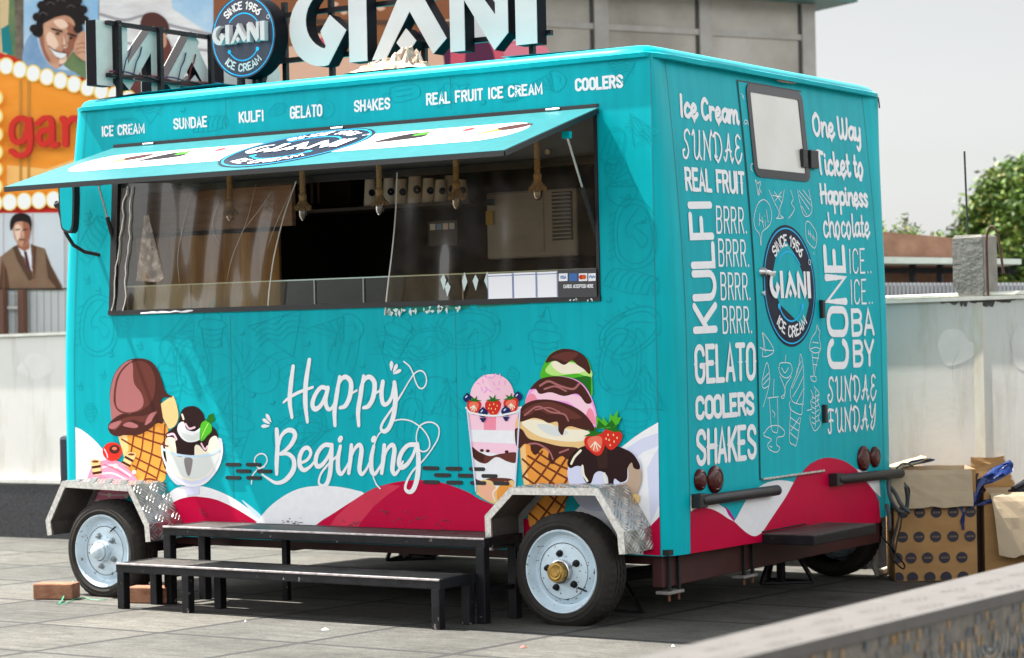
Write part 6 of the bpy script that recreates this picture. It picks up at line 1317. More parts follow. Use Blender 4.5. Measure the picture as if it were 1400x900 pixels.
m = MB(); wslab(m, -13, 6, -.25, wz, 0); m.build('wall_face', aged_white('weathered white render'), BW)
m = MB(); wslab(m, -13, 6, -.3, .305, .03, .05); m.build('granite_base', mat('dark flecked granite', (.013, .013, .016), .45, col2=(.048, .048, .053), scale=70, detail=3), BW)
m = MB(); wslab(m, -13, 6, .318, .345, .035, .05); m.build('ledge', aged_white('weathered white render'), BW)
m = MB(); wslab(m, -13, 6, lambda x: wz(x)+.002, lambda x: wz(x)+.022, .025, .225); m.build('coping', mat('pale coping', (.60, .59, .54), .7, noise=.2, scale=6), BW)
xp = on_plane(1339, 500, 1, wy(.3)).x
m = MB(); m.box((xp-.028, wy(xp)-.004, .36), (xp+.028, wy(xp)+.002, wz(xp)-.01)); m.build('stain_strip', mat('tan rain stain', (.56, .50, .38), .8, col2=(.70, .68, .62), scale=5, stretch=(3, 3, .8)), BW)
m = MB(); rd = random.Random(4)
for k in range(26):
    x = xp-.22+rd.random()*.42; h = rd.uniform(.01, .055)*(1-abs(x-xp)/.26); wdt = rd.uniform(.01, .03); z = wz(x)-.002; m.ngon([(x-wdt, wy(x)-.003-k*.00004, z), (x+wdt, wy(x)-.003-k*.00004, z), (x+wdt*.4, wy(x)-.003-k*.00004, z-h), (x-wdt*.5, wy(x)-.003-k*.00004, z-h*.8)])
m.build('damp_stain', mat('black damp stain', (.10, .09, .08), .9, noise=.5, scale=40), BW)['kind'] = 'stuff'
rd = random.Random(77); CRK = mat('wall crack line', (.30, .27, .24), .9)
for k in range(5):
    x = (-6.6, -5.7, .14, .40, .85)[k]; z = rd.uniform(.7, 1.3); pts = [(x, z)]
    for j in range(rd.randint(5, 10)): x += rd.uniform(-.03, .035); z -= rd.uniform(.015, .06); pts.append((x, z))
    P = Print(lambda u, v, o: Vector((u, wy(u)-o, v)), .0025+.0002*k, .00002); P.tr = lambda a, b: (a, b); P.line(pts, [.0006, .0018, .0006], CRK, False); P.build('wall_crack', BW)
for k in range(4):
    x = (-6.5, .12, .5, .95)[k]; z = rd.uniform(.6, 1.25); w_ = rd.uniform(.10, .22); h = rd.uniform(.08, .2)
    P = Print(lambda u, v, o: Vector((u, wy(u)-o, v)), .0012+.0001*k, .00002); P.tr = lambda a, b: (a, b)
    P.blob([(x+w_*math.cos(6.28*j/9)*rd.uniform(.6, 1.1), z+h*math.sin(6.28*j/9)*rd.uniform(.6, 1.1)) for j in range(9)], mat('patched render %d' % (k % 2), ((.70, .675, .64), (.775, .745, .705))[k % 2], .85, noise=.06, scale=8)); P.build('wall_patch', BW)
# plastic pipe lying on the coping
m = MB(); rd = random.Random(8)
m.tube([(x, wy(x)-.0+.01*math.sin(x*4), wz(x)+.034) for x in lv(-.4, 2.2, 26)], .012, 8); tag(m.build('plastic_pipe', mat('off white plastic pipe', (.66, .66, .60), .4, noise=.15, scale=14), None, 60), 'thin off white plastic pipe lying along the top of the white wall', 'pipe')
# concrete stub with rebar on the wall
bx0 = on_plane(1305, 400, 1, wy(.25)); bx1 = on_plane(1346, 400, 1, wy(.3)); zt = on_plane(1325, 321, 1, wy(.25)).z; z0_ = wz(bx0.x)+.022
CONC = mat('rough grey concrete', (.15, .145, .13), .9, col2=(.25, .24, .22), scale=9, bump=.6, bscale=35)
t = thing('concrete_stub', ((bx0.x+bx1.x)/2, wy(.25), z0_), 'rough grey concrete block with rebar standing on the white wall by the tree', 'concrete block')
m = MB(); x0_, x1_ = bx0.x, bx1.x; y0_, y1_ = wy(x0_)-.01, wy(x0_)+.20; zm = z0_+(zt-z0_)*.22
rings = [[(x0_+.035, y0_, z0_), (x1_-.0, y0_, z0_), (x1_, y1_, z0_), (x0_+.035, y1_, z0_)], [(x0_, y0_, zm), (x1_+.004, y0_, zm), (x1_+.004, y1_, zm), (x0_, y1_, zm)], [(x0_-.002, y0_+.004, zt-.02), (x1_+.002, y0_, zt-.015), (x1_, y1_, zt-.01), (x0_, y1_, zt-.01)], [(x0_+.012, y0_+.012, zt), (x1_-.008, y0_+.01, zt-.002), (x1_-.01, y1_-.01, zt), (x0_+.01, y1_-.01, zt)]]
loft(rings, m, True, True); m.build('block', CONC, t)
RUST = mat('rusty rebar', (.075, .038, .022), .8, noise=.4, scale=40)
def wp(x, y, d=0.0): return on_plane(x, y, 1, wy(.3)+d)
m = MB(); m.tube([wp(1323.5, 323, .08), wp(1321, 270, .08), wp(1318.5, 207, .08)], .006, 8); m.build('rebar', mat('dark green rod', (.02, .035, .03), .6), t, 60)
m = MB(); m.tube([wp(*q, -.012) for q in cr([(1351, 405), (1349.5, 360), (1349, 325), (1353, 312), (1359, 311), (1364, 322), (1368, 345), (1372, 374)], False, 5)], .0075, 8); m.build('rebar', RUST, t, 60)
# ------------------------------------------------------------------ parapet in the foreground
def pb_(y): return 2.36-.058*(y+1.87)
def pf_(y): return 2.665-.0188*(y+2.0)
PT = .5
PA = thing('parapet', (2.55, -3, gz(-3)), 'low stone parapet with a pale top and dark scalloped mosaic side in the right foreground', 'parapet')
ys = lv(-7.6, 2.9, 30)
def ptop(y): return gz(y)+PT
m = MB(); k = len(ys); vs = []
for y in ys: vs += [(pb_(y), y, ptop(y)-.035), (pb_(y), y, ptop(y)), (pf_(y), y, ptop(y)), (pf_(y), y, ptop(y)-.030)]
m.add(vs, [(4*i+j, 4*i+j+1, 4*i+5+j, 4*i+4+j) for i in range(k-1) for j in range(3)]); m.build('parapet_top', mat('pale honed stone', (.082, .075, .069), .6, col2=(.112, .104, .098), scale=14, bump=.05, bscale=20), PA)
m = MB(); vs = []
for y in ys: vs += [(pb_(y)+.008, y, gz(y)-.1), (pb_(y)+.008, y, ptop(y)-.034), (pf_(y)-.012, y, ptop(y)-.029), (pf_(y)-.012, y, gz(y)-.5)]
m.add(vs, [(4*i+j, 4*i+j+1, 4*i+5+j, 4*i+4+j) for i in range(k-1) for j in (0, 2)]); m.build('parapet_side', mat('dark mottled mosaic', (.085, .080, .075), .75, col2=(.21, .185, .15), scale=22, bump=.4, bscale=60), PA)
P = Print(lambda u, v, o: Vector((pf_(u)-.012+o, u, ptop(u)+v)), .0016, .000004); P.tr = lambda x, y: (x, y)
ARC = mat('pale scallop line', (.36, .37, .34), .7, noise=.3, scale=50); TAN = mat('tan mosaic tick', (.40, .24, .09), .8, noise=.4, scale=50); SLA = mat('slate mosaic tick', (.10, .125, .15), .8, noise=.4, scale=50)
rd = random.Random(6)
for i in range(-2, 22):
    for row in range(2):
        cx = -4.62+.34*i+.17*row; cz = -.10-.17*row
        for r_ in (.035, .065, .095, .125, .16): P.line([(cx+r_*math.cos(R(a)), cz-r_*.62*math.sin(R(a))-.02) for a in range(-10, 191, 14)], .0042, ARC, False)
for i in range(1500):
    x = -5.2+5.6*rd.random(); z = -.06-.34*rd.random(); z = round(z/.03)*.03+rd.uniform(-.004, .004); P.blob([(x, z), (x+.009, z), (x+.011, z+.024), (x+.002, z+.024)], TAN if rd.random() < .5 else SLA, False)
P.build('mosaic_print', PA)
# faint inlaid scallops on the top
P = Print(lambda u, v, o: Vector((pb_(u)+v*(pf_(u)-pb_(u)), u, ptop(u)+o)), .0008, .000004); P.tr = lambda x, y: (x, y)
INL = mat('grey stone inlay', (.072, .066, .06), .6, noise=.15, scale=30)
for i in range(-2, 60):
    cx = -6+.145*i; cz = .30+.4*(i % 2)
    for r_ in (.03, .06, .09): P.line([(cx+r_*math.cos(R(a)), cz+r_*2.2*math.sin(R(a))) for a in range(20, 161, 20)], .006, INL, False)
P.build('inlay_print', PA)
# ------------------------------------------------------------------ cardboard boxes
KR = mat('kraft cardboard', (.29, .155, .055), .8, col2=(.38, .22, .085), scale=4, bump=.12, bscale=18, stretch=(1, 1, 3)); KI = mat('pale inner cardboard', (.40, .315, .215), .85, noise=.09, scale=5, bump=.12, bscale=14)
FILM = mat('blue torn film', (.006, .012, .075), .32, col2=(.010, .04, .19), scale=14, bump=.6, bscale=30)
def carton(p0, d, w, dep, h, name, label, group):
    g_ = gz(p0.y); t = thing('cardboard_box', (p0.x, p0.y, g_), label, 'box', group)
    nn = Vector((-d.y, d.x, 0)); A = Vector((p0.x, p0.y, g_+.002)); B = A+d*w; C_ = B+nn*dep; D_ = A+nn*dep; H = Vector((0, 0, h))
    m = MB(); e = .006
    m.add([A, B, B+H, A+H], [(0, 1, 2, 3)], 0); m.add([B, C_, C_+H, B+H], [(0, 1, 2, 3)], 0); m.add([C_, D_, D_+H, C_+H], [(0, 1, 2, 3)], 0); m.add([D_, A, A+H, D_+H], [(0, 1, 2, 3)], 0)
    i1, i2 = (d+nn)*e, (nn-d)*e; q = [A+i1, B+i2, C_-i1, D_-i2]
    for a, b in ((0, 1), (1, 2), (2, 3), (3, 0)): m.add([q[a]+Vector((0, 0, .01)), q[b]+Vector((0, 0, .01)), q[b]+H, q[a]+H], [(3, 2, 1, 0)], 1)
    o4 = [A, B, C_, D_]
    for a, b in ((0, 1), (1, 2), (2, 3), (3, 0)): m.add([o4[a]+H, o4[b]+H, q[b]+H, q[a]+H], [(0, 1, 2, 3)], 0)
    m.add([A, B, C_, D_], [(3, 2, 1, 0)], 0); m.add([v+Vector((0, 0, .008)) for v in q], [(0, 1, 2, 3)], 1)
    m.build('box_body', [KR, KI], t); return t, A, B, C_, D_, H, nn
def flap(t, a, b, out, drop, wob=.01, mats=None, n=8, taper=.0, curve=0):
    """a, b hinge corners; out: vector to the free edge"""
    m = MB(); rd = random.Random(int(abs(a.x*1000))); k = 7; vs = []
    for j in range(k+1):
        for i in range(n+1):
            s, u = i/n, j/k; s2 = .5+(s-.5)*(1-taper*u); p = a.lerp(b, s2)+out*u+Vector((0, 0, curve*math.sin(math.pi*u)))
            if j == k: p += out*rd.uniform(-wob, wob)*3
            p += out.cross(b-a).normalized()*(rd.uniform(-.5, .5)*wob*.5+ (.008 if j else 0)); vs.append(p)
    f = [(j*(n+1)+i, j*(n+1)+i+1, (j+1)*(n+1)+i+1, (j+1)*(n+1)+i) for j in range(k) for i in range(n)]
    thk = out.cross(b-a).normalized()*.005; N_ = len(vs)
    m.add(vs, f, 0); m.add([v-thk for v in vs], [q[::-1] for q in f], 1)
    m.add(vs[-(n+1):]+[v-thk for v in vs[-(n+1):]], [(i, i+1, n+2+i, n+1+i) for i in range(n)], 0)
    m.build('box_flap', mats or [KI, KR], t)
def crumple(name, parent, path, rad, matl, seed):
    rd = random.Random(seed); m = MB(); n = 12; vs = []
    for i, p in enumerate(path):
        p = Vector(p)
        for j in range(n):
            a_ = 2*math.pi*j/n; r_ = rad*(.45+.9*rd.random())*(.5 if i in (0, len(path)-1) else 1); vs.append(p+RT*math.cos(a_)*r_+UP*math.sin(a_)*r_*.7-FW*rd.uniform(0, rad*.8))
    m.add(vs, [(i*n+j, i*n+(j+1) % n, (i+1)*n+(j+1) % n, (i+1)*n+j) for i in range(len(path)-1) for j in range(n)]+[tuple(range(n)), tuple((len(path)-1)*n+j for j in range(n))]); return m.build(name, matl, parent, 40)
d1 = Vector((.86, .51, 0)).normalized(); p0 = on_ground(1224, 795.5)
fz = on_plane(1224, 644, 1, p0.y).z-gz(p0.y)
w1 = .43
t1_, A, B, C_, D_, H, nn = carton(p0, d1, w1, .36, fz, 'a', 'brown cardboard carton printed with rows of navy dots, front flap folded down, beside the trailer', 'open cartons by the wall')
flap(t1_, A+H-d1*.012, B+H-d1*.02, -nn*.035-Vector((0, 0, .195)), 0)
flap(t1_, C_+H, D_+H, nn*.10-Vector((0, 0, .06)), 0, .01, [KR, KR])
flap(t1_, D_+H, A+H, d1*.20-nn*.0+Vector((0, 0, .060)), 0, .02, [KR, KI])
P = Print(lambda u, v, o: A+d1*u+Vector((0, 0, v))-nn*o, .0012, .00004); P.tr = lambda x, y: (x, y)
sc_ = fz/151.0; ux = lambda x: (x-1224)*w1/107.0; vz = lambda y: (795-y)*sc_
DOT = mat('navy carton dot', (.020, .018, .032), .6); DTX = mat('dim carton lettering', (.20, .13, .07), .7)
for y, xs in ((702, (1236, 1257.5, 1279, 1301, 1323)), (735, (1234.5, 1256, 1277.6, 1300, 1322)), (763.5, (1227, 1245, 1266.5, 1288.5, 1311)), (790, (1228, 1246.5, 1269, 1290, 1312))):
    for x in xs:
        r_ = .029; u, v = ux(x), max(vz(y), 0.0)
        pts = [(max(.002, min(w1-.003, u+r_*math.cos(R(a)))), max(.004, v+r_*.98*math.sin(R(a)))) for a in range(0, 360, 15)]
        P.blob(pts, DOT, False)
        if y < 780 and .03 < u < w1-.03: name_print(P, u, v, .038, DTX)
P.build('dot_print', t1_)
m = MB(); rd = random.Random(12)
q = A+d1*(w1+.002)+nn*.0; m.add([B+d1*.002-nn*.003+Vector((0, 0, 0)), B+d1*.002-nn*.003+H*.96, B+d1*.03+nn*.05+H*.96, B+d1*.03+nn*.05], [(0, 1, 2, 3)]); m.build('black_tape', mat('black tape', (.012, .010, .014), .5), t1_)
m = MB(); m.add([A+d1*.335-nn*.004+Vector((0, 0, fz*.06+fz*.6)), A+d1*.36-nn*.004+Vector((0, 0, fz*.60)), A+d1*.365-nn*.004+Vector((0, 0, fz*.74)), A+d1*.325-nn*.004+Vector((0, 0, fz*.74))], [(0, 1, 2, 3)])
m.build('film_scrap', FILM, t1_)
def bxp(x, y, back=0.0): d_ = bearing(x, y); s_ = (A+nn*back-CAM).dot(nn)/d_.dot(nn); return CAM+d_*s_
crumple('blue_film', t1_, [bxp(1232, 640, .1), bxp(1245, 633, .1), bxp(1262, 630, .12), bxp(1276, 629, .14)], .016, FILM, 3)
crumple('blue_film', t1_, [bxp(1327, 690, .0), bxp(1331, 672, .02), bxp(1338, 658, .05), bxp(1350, 652, .06), bxp(1362, 646, .08), bxp(1372, 640, .10), bxp(1380, 633, .12)], .040, FILM, 7)
m = MB(); slabq = [bxp(1322, 646, .0), bxp(1372, 628, .15), bxp(1378, 636, .15), bxp(1332, 656, .0)]; m.add(slabq+[p-Vector((0, 0, .006)) for p in slabq], [(0, 1, 2, 3), (7, 6, 5, 4), (0, 3, 7, 4), (3, 2, 6, 7)]); m.build('box_flap', KR, t1_)
crumple('blue_film', t1_, [bxp(1318, 700, -.005), bxp(1316, 712, -.005), bxp(1317, 724, -.005)], .010, FILM, 9)
p2 = A+d1*(w1+.045)+nn*.03
t2_, A2, B2, C2, D2, H2, nn2 = carton(p2, d1, .48, .40, fz*.79, 'b', 'brown cardboard carton with a big drooping front flap, right of the dotted carton', 'open cartons by the wall')
flap(t2_, A2+H2+d1*.03, B2+H2, -nn*.10-Vector((0, 0, .33)), 0, .012, None, 10, .12, .06)
flap(t2_, C2+H2, D2+H2, nn*.03+Vector((0, 0, .16)), 0, .02, [KR, KR])
flap(t2_, D2+H2, A2+H2, -d1*.015+Vector((0, 0, .07)), 0, .03, [KR, KR])
crumple('blue_film', t2_, [bxp(1338, 690, .02), bxp(1348, 686, .03), bxp(1360, 684, .04), bxp(1372, 684, .05)], .020, FILM, 17)
crumple('dark_bag', t2_, [A2+H2+d1*.18+nn*.18, A2+H2+d1*.26+nn*.2+Vector((0, 0, .03)), A2+H2+d1*.36+nn*.2+Vector((0, 0, .03)), A2+H2+d1*.45+nn*.2], .05, mat('dark plastic bag', (.012, .013, .018), .25, bump=.4, bscale=20), 21)
# ------------------------------------------------------------------ hoses, wires and pipe at the far rear corner
def rp(x, y, d=0.0): return rear_map(*rear_uv(x, y), .05+d)
HOSE = mat('grey hose', (.055, .062, .068), .5)
cl_ = thing('cable_bundle', tuple(rp(1203, 700)), 'tangle of grey hoses and thin black wires hanging at the far rear corner', 'cables')
for pts in (((1203, 657), (1199, 668), (1200, 685), (1206, 698), (1212, 697), (1211, 682), (1205, 664)), ((1201, 660), (1206, 675), (1208, 690), (1213, 700)), ((1200, 690), (1197, 705), (1191, 716), (1185, 722))):
    m = MB(); m.tube([rp(x, y, .02*i/len(pts)) for i, (x, y) in enumerate(cr(pts, False, 5))], .0105, 10); m.build('hose', HOSE, cl_, 60)
for k, pts in enumerate((((1212, 690), (1208, 715), (1202, 740), (1199, 760), (1206, 770), (1215, 777), (1217, 772), (1208, 760), (1200, 750)), ((1209, 700), (1200, 730), (1197, 745), (1201, 757), (1204, 740), (1209, 720), (1211, 705)), ((1180, 733), (1190, 743), (1199, 754), (1197, 762)), ((1199, 640), (1206, 634), (1215, 634), (1222, 638)), ((1207, 660), (1214, 670), (1212, 690)))):
    m = MB(); m.tube([rp(x, y, .03+.01*k) for x, y in cr(pts, False, 5)], .0045, 6); m.build('wire', BLACK, cl_, 60)
gp = on_ground(1196, 789); gq = on_ground(1228, 778)
m = MB(); m.tube([gp+Vector((.02, .02, .50)), gp+Vector((.012, .01, .25)), gp+Vector((0, 0, .05)), gp+Vector((.01, .01, .02)), gq+Vector((0, 0, .02))], .017, 12); tag(m.build('drain_pipe', mat('dirty white drain pipe', (.52, .49, .43), .5, noise=.2, scale=12), None, 60), 'dirty white plastic drain pipe standing behind the trailer beside the dotted carton', 'pipe')
m = MB(); rd = random.Random(31); c_ = on_ground(1172, 777)
for i in range(7):
    for j in range(5): m.v.append(c_+Vector(((i-3)*.022, (j-2)*.03, .01+.055*rd.random())))
m.f = [(j+i*5, j+1+i*5, j+6+i*5, j+5+i*5) for i in range(6) for j in range(4)]; m.m = [0]*24
tag(m.build('paper_scrap', mat('crumpled kraft paper', (.52, .45, .34), .85), None), 'crumpled pale paper scrap on the paving by the far rear wheel', 'paper')
for i, (px, py, lab) in enumerate(((445, 862, 'small white paper scrap on the paving in front of the lower bench'), (336, 851, 'tiny white crumb on the paving near a slab joint, left of the paper scrap'), (920, 885, 'tiny pale pebble on the paving near the parapet end'), (716, 886, 'small reddish wrapper bit on the paving in front of the rear wheel'))):
    c_ = on_ground(px, py); rd = random.Random(i); m = MB(); k = 8; r_ = (.017, .007, .008, .013)[i]
    m.add([c_+Vector((r_*math.cos(6.28*j/k)*rd.uniform(.6, 1.4), r_*math.sin(6.28*j/k)*rd.uniform(.6, 1.3), .003)) for j in range(k)]+[c_+Vector((0, 0, .012))], [(j, (j+1) % k, k) for j in range(k)]); tag(m.build('litter', WHITE if i < 3 else mat('faded red wrapper', (.45, .10, .08), .6), None), lab, 'litter')
# ------------------------------------------------------------------ hoarding on the left, seen square on
HD = 18.0
def hb(x, y, off=0.0): return CAM+bearing(x, y)*HD-FW*off
HO = thing('poster_hoarding', tuple(hb(60, 470)), 'tall hoarding with painted film posters and an orange bulb-edged marquee left of the trailer', 'hoarding')
m = MB(); q = [hb(-160, 800), hb(745, 770), hb(745, -160), hb(-160, -160)]
m.add(q+[p+FW*.4 for p in q], [(0, 1, 2, 3), (1, 5, 6, 2), (3, 2, 6, 7), (4, 0, 3, 7)]); m.build('backing_wall', mat('pale ribbed wall', (.58, .58, .58), .7, noise=.06, scale=3), HO)
OR1 = mat('marquee orange print', (.82, .25, .02), .6, col2=(.95, .38, .06), scale=1.2, stretch=(.6, .6, 3)); OR2 = mat('pale orange print', (.92, .52, .17), .6); RED = mat('marquee red print', (.62, .035, .025), .6); BUL = mat('bulb white print', (.88, .86, .84), .5); YEL = mat('bulb halo print', (.90, .62, .15), .6)
def HP(off): P = Print(lambda u, v, o: hb(u, v, o), off, .0008); P.tr = lambda x, y: (x, y); return P
P = HP(.01)
P.ribbon_scale = 1
def hline(P_, pts, wpx, m_, smooth=True): P_.line(pts, wpx, m_, smooth)
P.blob([(-160, 20), (30, 76), (300, 150), (300, 292), (-160, 292)], RED, False)
P.blob([(-160, 40), (0, 86), (300, 166), (300, 276), (-160, 276)], OR1, False)
for k in range(5): P.blob([(10, 250-6*k), (300, 150+26*k), (300, 162+26*k), (10, 256-6*k)], OR2, False)
for x in (27, 38): P.blob([(x, 110), (x+4, 110), (x+4, 250), (x, 250)], mat('brown shadow stripe print', (.55, .24, .05), .6), False)
for i in range(17):
    x = -28+18.6*i; y = 81+.268*(x+28); P.ell(x, y, 11, 12, YEL); P.ell(x, y, 8.6, 10.2, BUL)
for i in range(14):
    x = -25+20*i; y = 279-.055*(x+25); P.ell(x, y, 11, 12, YEL); P.ell(x, y, 9, 10.5, BUL)
for y in (135, 160, 185, 209, 233, 256): P.ell(-3, y, 10, 11, YEL); P.ell(-4, y, 8, 9.5, BUL)
def ol(pts, w_, m_=None): P.line(pts, w_, m_ or RED)
for dx, mm in ((2.0, mat('dark red shadow print', (.35, .015, .02), .6)), (0, RED)):
    ol([(42+dx, 168), (30+dx, 163), (20+dx, 172), (19+dx, 188), (26+dx, 196), (37+dx, 190), (41+dx, 170)], 8, mm); ol([(43+dx, 165), (44+dx, 195), (40+dx, 210), (28+dx, 214), (18+dx, 208)], 8, mm)
    ol([(54+dx, 170), (64+dx, 163), (73+dx, 168), (74+dx, 198), (80+dx, 199)], 8, mm); ol([(72+dx, 178), (58+dx, 182), (56+dx, 194), (64+dx, 199), (73+dx, 190)], 8, mm)
    ol([(88+dx, 164), (92+dx, 172), (92+dx, 199)], 9, mm); ol([(93+dx, 172), (102+dx, 163), (110+dx, 168)], 8, mm)
    ol([(122+dx, 164), (126+dx, 199)], 9, mm)
P.build('marquee_print', HO)
SK = mat('skin print', (.66, .37, .25), .6, col2=(.50, .24, .15), scale=9); SKH = mat('bright skin print', (.82, .56, .43), .6); SKD = mat('shaded skin print', (.34, .13, .08), .6); HAIR = mat('hair print', (.020, .015, .015), .6); SUIT = mat('brown suit print', (.20, .12, .075), .7, col2=(.26, .17, .11), scale=3); SUITD = mat('dark suit print', (.10, .055, .035), .7); SKY1 = mat('poster sky print', (.24, .44, .66), .6, col2=(.62, .72, .80), scale=1.6); SKY2 = mat('poster pale grey print', (.52, .58, .64), .6, col2=(.66, .69, .72), scale=1.2); SNOW = mat('poster snow print', (.58, .54, .54), .7, col2=(.82, .80, .80), scale=2.6, stretch=(1, 1, 4)); TERR = mat('poster terracotta print', (.30, .115, .05), .7, col2=(.22, .08, .04), scale=1.5); GRN = mat('poster green print', (.07, .17, .10), .7, col2=(.20, .24, .10), scale=5); DEN = mat('poster denim print', (.16, .28, .46), .7, col2=(.30, .42, .58), scale=5); ROSE = mat('poster rose print', (.60, .10, .14), .7); PEA = mat('poster peach print', (.70, .42, .30), .7); TEA = mat('poster teal print', (.02, .20, .22), .7); PURP = mat('poster plum print', (.10, .025, .06), .7)
# man in a brown suit
P = HP(.012)
P.blob([(-160, 293), (88, 291), (88, 396), (-160, 396)], SKY2, False)
P.blob([(-2, 396), (0, 352), (18, 338), (42, 334), (62, 340), (70, 362), (86, 392), (86, 397)], SUIT, False); P.blob([(-2, 396), (4, 356), (10, 370), (14, 396)], SUITD, False); P.blob([(62, 345), (70, 364), (84, 392), (80, 397), (66, 380)], SUITD, False)
P.blob([(22, 336), (32, 342), (42, 334), (46, 372), (40, 366), (34, 352), (26, 346)], WHITE, False); P.blob([(33, 344), (37, 344), (44, 375), (38, 368)], PURP, False); P.blob([(18, 338), (24, 335), (36, 362), (48, 380), (40, 384), (24, 356)], SUITD, False); P.blob([(44, 334), (50, 338), (48, 378), (44, 366)], SUITD, False)
P.blob([(24, 328), (40, 328), (41, 340), (34, 344), (25, 338)], SKD, False)
P.blob([(19, 312), (20, 304), (28, 300), (38, 301), (42, 308), (42, 322), (38, 333), (32, 338), (25, 333), (20, 324)], SK); P.blob([(32, 304), (42, 308), (42, 322), (37, 333), (32, 338), (34, 322)], SKD)
P.blob([(21, 310), (26, 307), (30, 312), (29, 322), (25, 330), (22, 322)], SKH); P.blob([(29, 314), (31, 314), (31, 323), (28.5, 323)], SKH)
P.blob([(15, 315), (15, 302), (22, 293), (34, 292), (42, 297), (44, 306), (43, 316), (40, 306), (30, 303), (22, 305), (18, 313)], HAIR)
for x in (25, 35): P.line([(x-2.6, 314.5), (x+2.6, 314)], 1.6, HAIR, False)
P.line([(30.5, 316), (29.5, 322), (31.5, 323)], 1.0, SKD); P.line([(27, 328), (34, 327.5)], 1.5, SUITD, False)
for x in (-40, 6, 46): P.line([(x, 293), (x, 396)], .7, SKD, False)
P.build('suit_poster', HO)
# ribbed wall, posts and rail below it
P = HP(.012)
for i in range(-8, 10): P.line([(9.8*i+2, 397), (9.8*i+2.5, 470)], 1.1, mat('rib shadow line', (.20, .26, .24), .7), False)
P.line([(-160, 396.5), (92, 395)], 1.6, HAIR, False)
P.build('rib_print', HO)
m = MB()
for x in (7, 34): m.bar(hb(x, 480, .06), hb(x-1, 396, .06), .06, .05, 0)
m.bar(hb(7, 421, .05), hb(34, 420.5, .05), .02, .02, 1)
m.build('timber_post', [mat('brown post', (.12, .055, .035), .7), mat('pale rail', (.5, .48, .46), .6)], HO)
# smiling man with dark curls against blue sky
P = HP(.013)
P.blob([(-160, -160), (33, -160), (33, 82), (-160, 20)], GRN, False); P.blob([(0, -20), (14, -20), (10, 76), (0, 72)], mat('poster sand print', (.62, .46, .26), .7), False); P.blob([(20, -20), (33, -20), (33, 84), (22, 80)], mat('poster bark print', (.16, .13, .10), .8, noise=.4, scale=12), False); P.blob([(2, 40), (12, 34), (18, 75), (4, 72)], TEA, False)
P.blob([(33, -60), (135, -60), (135, 112), (33, 84)], SKY1, False); P.blob([(88, 90), (100, 72), (135, 66), (135, 112)], GRN)
P.blob([(33, 88), (35, 60), (48, 45), (56, 70), (72, 92), (100, 98), (105, 105), (60, 98)], DEN)
P.blob([(53, 34), (58, 20), (72, 12), (94, 18), (104, 32), (106, 52), (98, 74), (84, 90), (76, 94), (64, 82), (56, 62)], SK); P.blob([(88, 30), (106, 40), (104, 60), (94, 78), (82, 92), (86, 70), (96, 52)], SKD); P.blob([(53, 34), (60, 46), (62, 66), (70, 84), (64, 82), (56, 62)], SKD)
P.blob([(45, 46), (50, 34), (54, 14), (64, -4), (84, -10), (106, 0), (116, 20), (114, 34), (105, 44), (102, 30), (92, 22), (78, 24), (66, 30), (60, 34), (60, 46), (54, 52)], HAIR)
P.blob([(64, 50), (70, 44), (78, 54), (80, 64), (72, 70), (66, 62)], SKH); P.blob([(74, 30), (86, 27), (94, 36), (84, 40)], SKH); P.blob([(88, 50), (92, 52), (93, 64), (88, 66)], SKH); P.blob([(84, 78), (92, 78), (90, 86), (82, 88)], SKH)
for q in ((58, 8), (68, -4), (80, -10), (95, -8), (107, 2), (114, 14), (116, 28), (108, 40), (52, 24), (48, 40)): P.ell(q[0], q[1], 6.5, 6, HAIR)
for q in ((70, 4), (84, 0), (98, 8), (60, 18)): P.line([(q[0]-5, q[1]+3), (q[0], q[1]), (q[0]+6, q[1]+3)], 1.3, mat('hair sheen print', (.10, .08, .08), .5))
P.line([(72, 40), (86, 44)], 2.4, HAIR, False); P.line([(94, 47), (104, 50)], 2.4, HAIR, False); P.ell(80, 47, 3, 1.6, CHOCD); P.ell(98, 53, 2.6, 1.5, CHOCD); P.line([(90, 50), (92, 62), (86, 64)], 1.6, SKD)
P.blob([(70, 66), (80, 72), (92, 74), (88, 80), (78, 78)], WHITE); P.line([(68, 64), (78, 71), (94, 74)], 1.4, CHOC)
P.blob([(102, 70), (106, 54), (114, 44), (124, 52), (126, 68), (120, 84), (110, 80)], SK); 
for k in range(3): P.line([(106, 62+6*k), (116, 60+6*k), (124, 66+6*k)], 1.2, SKD)
P.build('smiling_man_poster', HO)
# snow scene with a figure in a maroon coat
P = HP(.013)
P.blob([(136, -60), (292, -60), (292, 130), (136, 112)], SNOW, False); P.blob([(230, -60), (292, -60), (292, 50), (262, 30), (236, 12)], SKY1, False)
P.line([(137, 20), (170, 28), (200, 22), (230, 34), (290, 48)], 4, mat('snow shadow print', (.34, .31, .33), .7)); P.line([(137, 52), (180, 60), (290, 70)], 3, mat('snow shadow print', (.34, .31, .33), .7))
P.blob([(176, 125), (186, 80), (192, 46), (206, 40), (222, 44), (234, 62), (238, 90), (246, 128)], mat('poster maroon print', (.14, .045, .04), .7)); P.blob([(192, 34), (198, 20), (214, 18), (228, 28), (232, 44), (224, 48), (208, 40), (196, 42)], mat('poster brown hair print', (.09, .035, .03), .7)); P.blob([(216, 46), (226, 46), (228, 62), (220, 66)], SK)
P.build('snow_poster', HO)
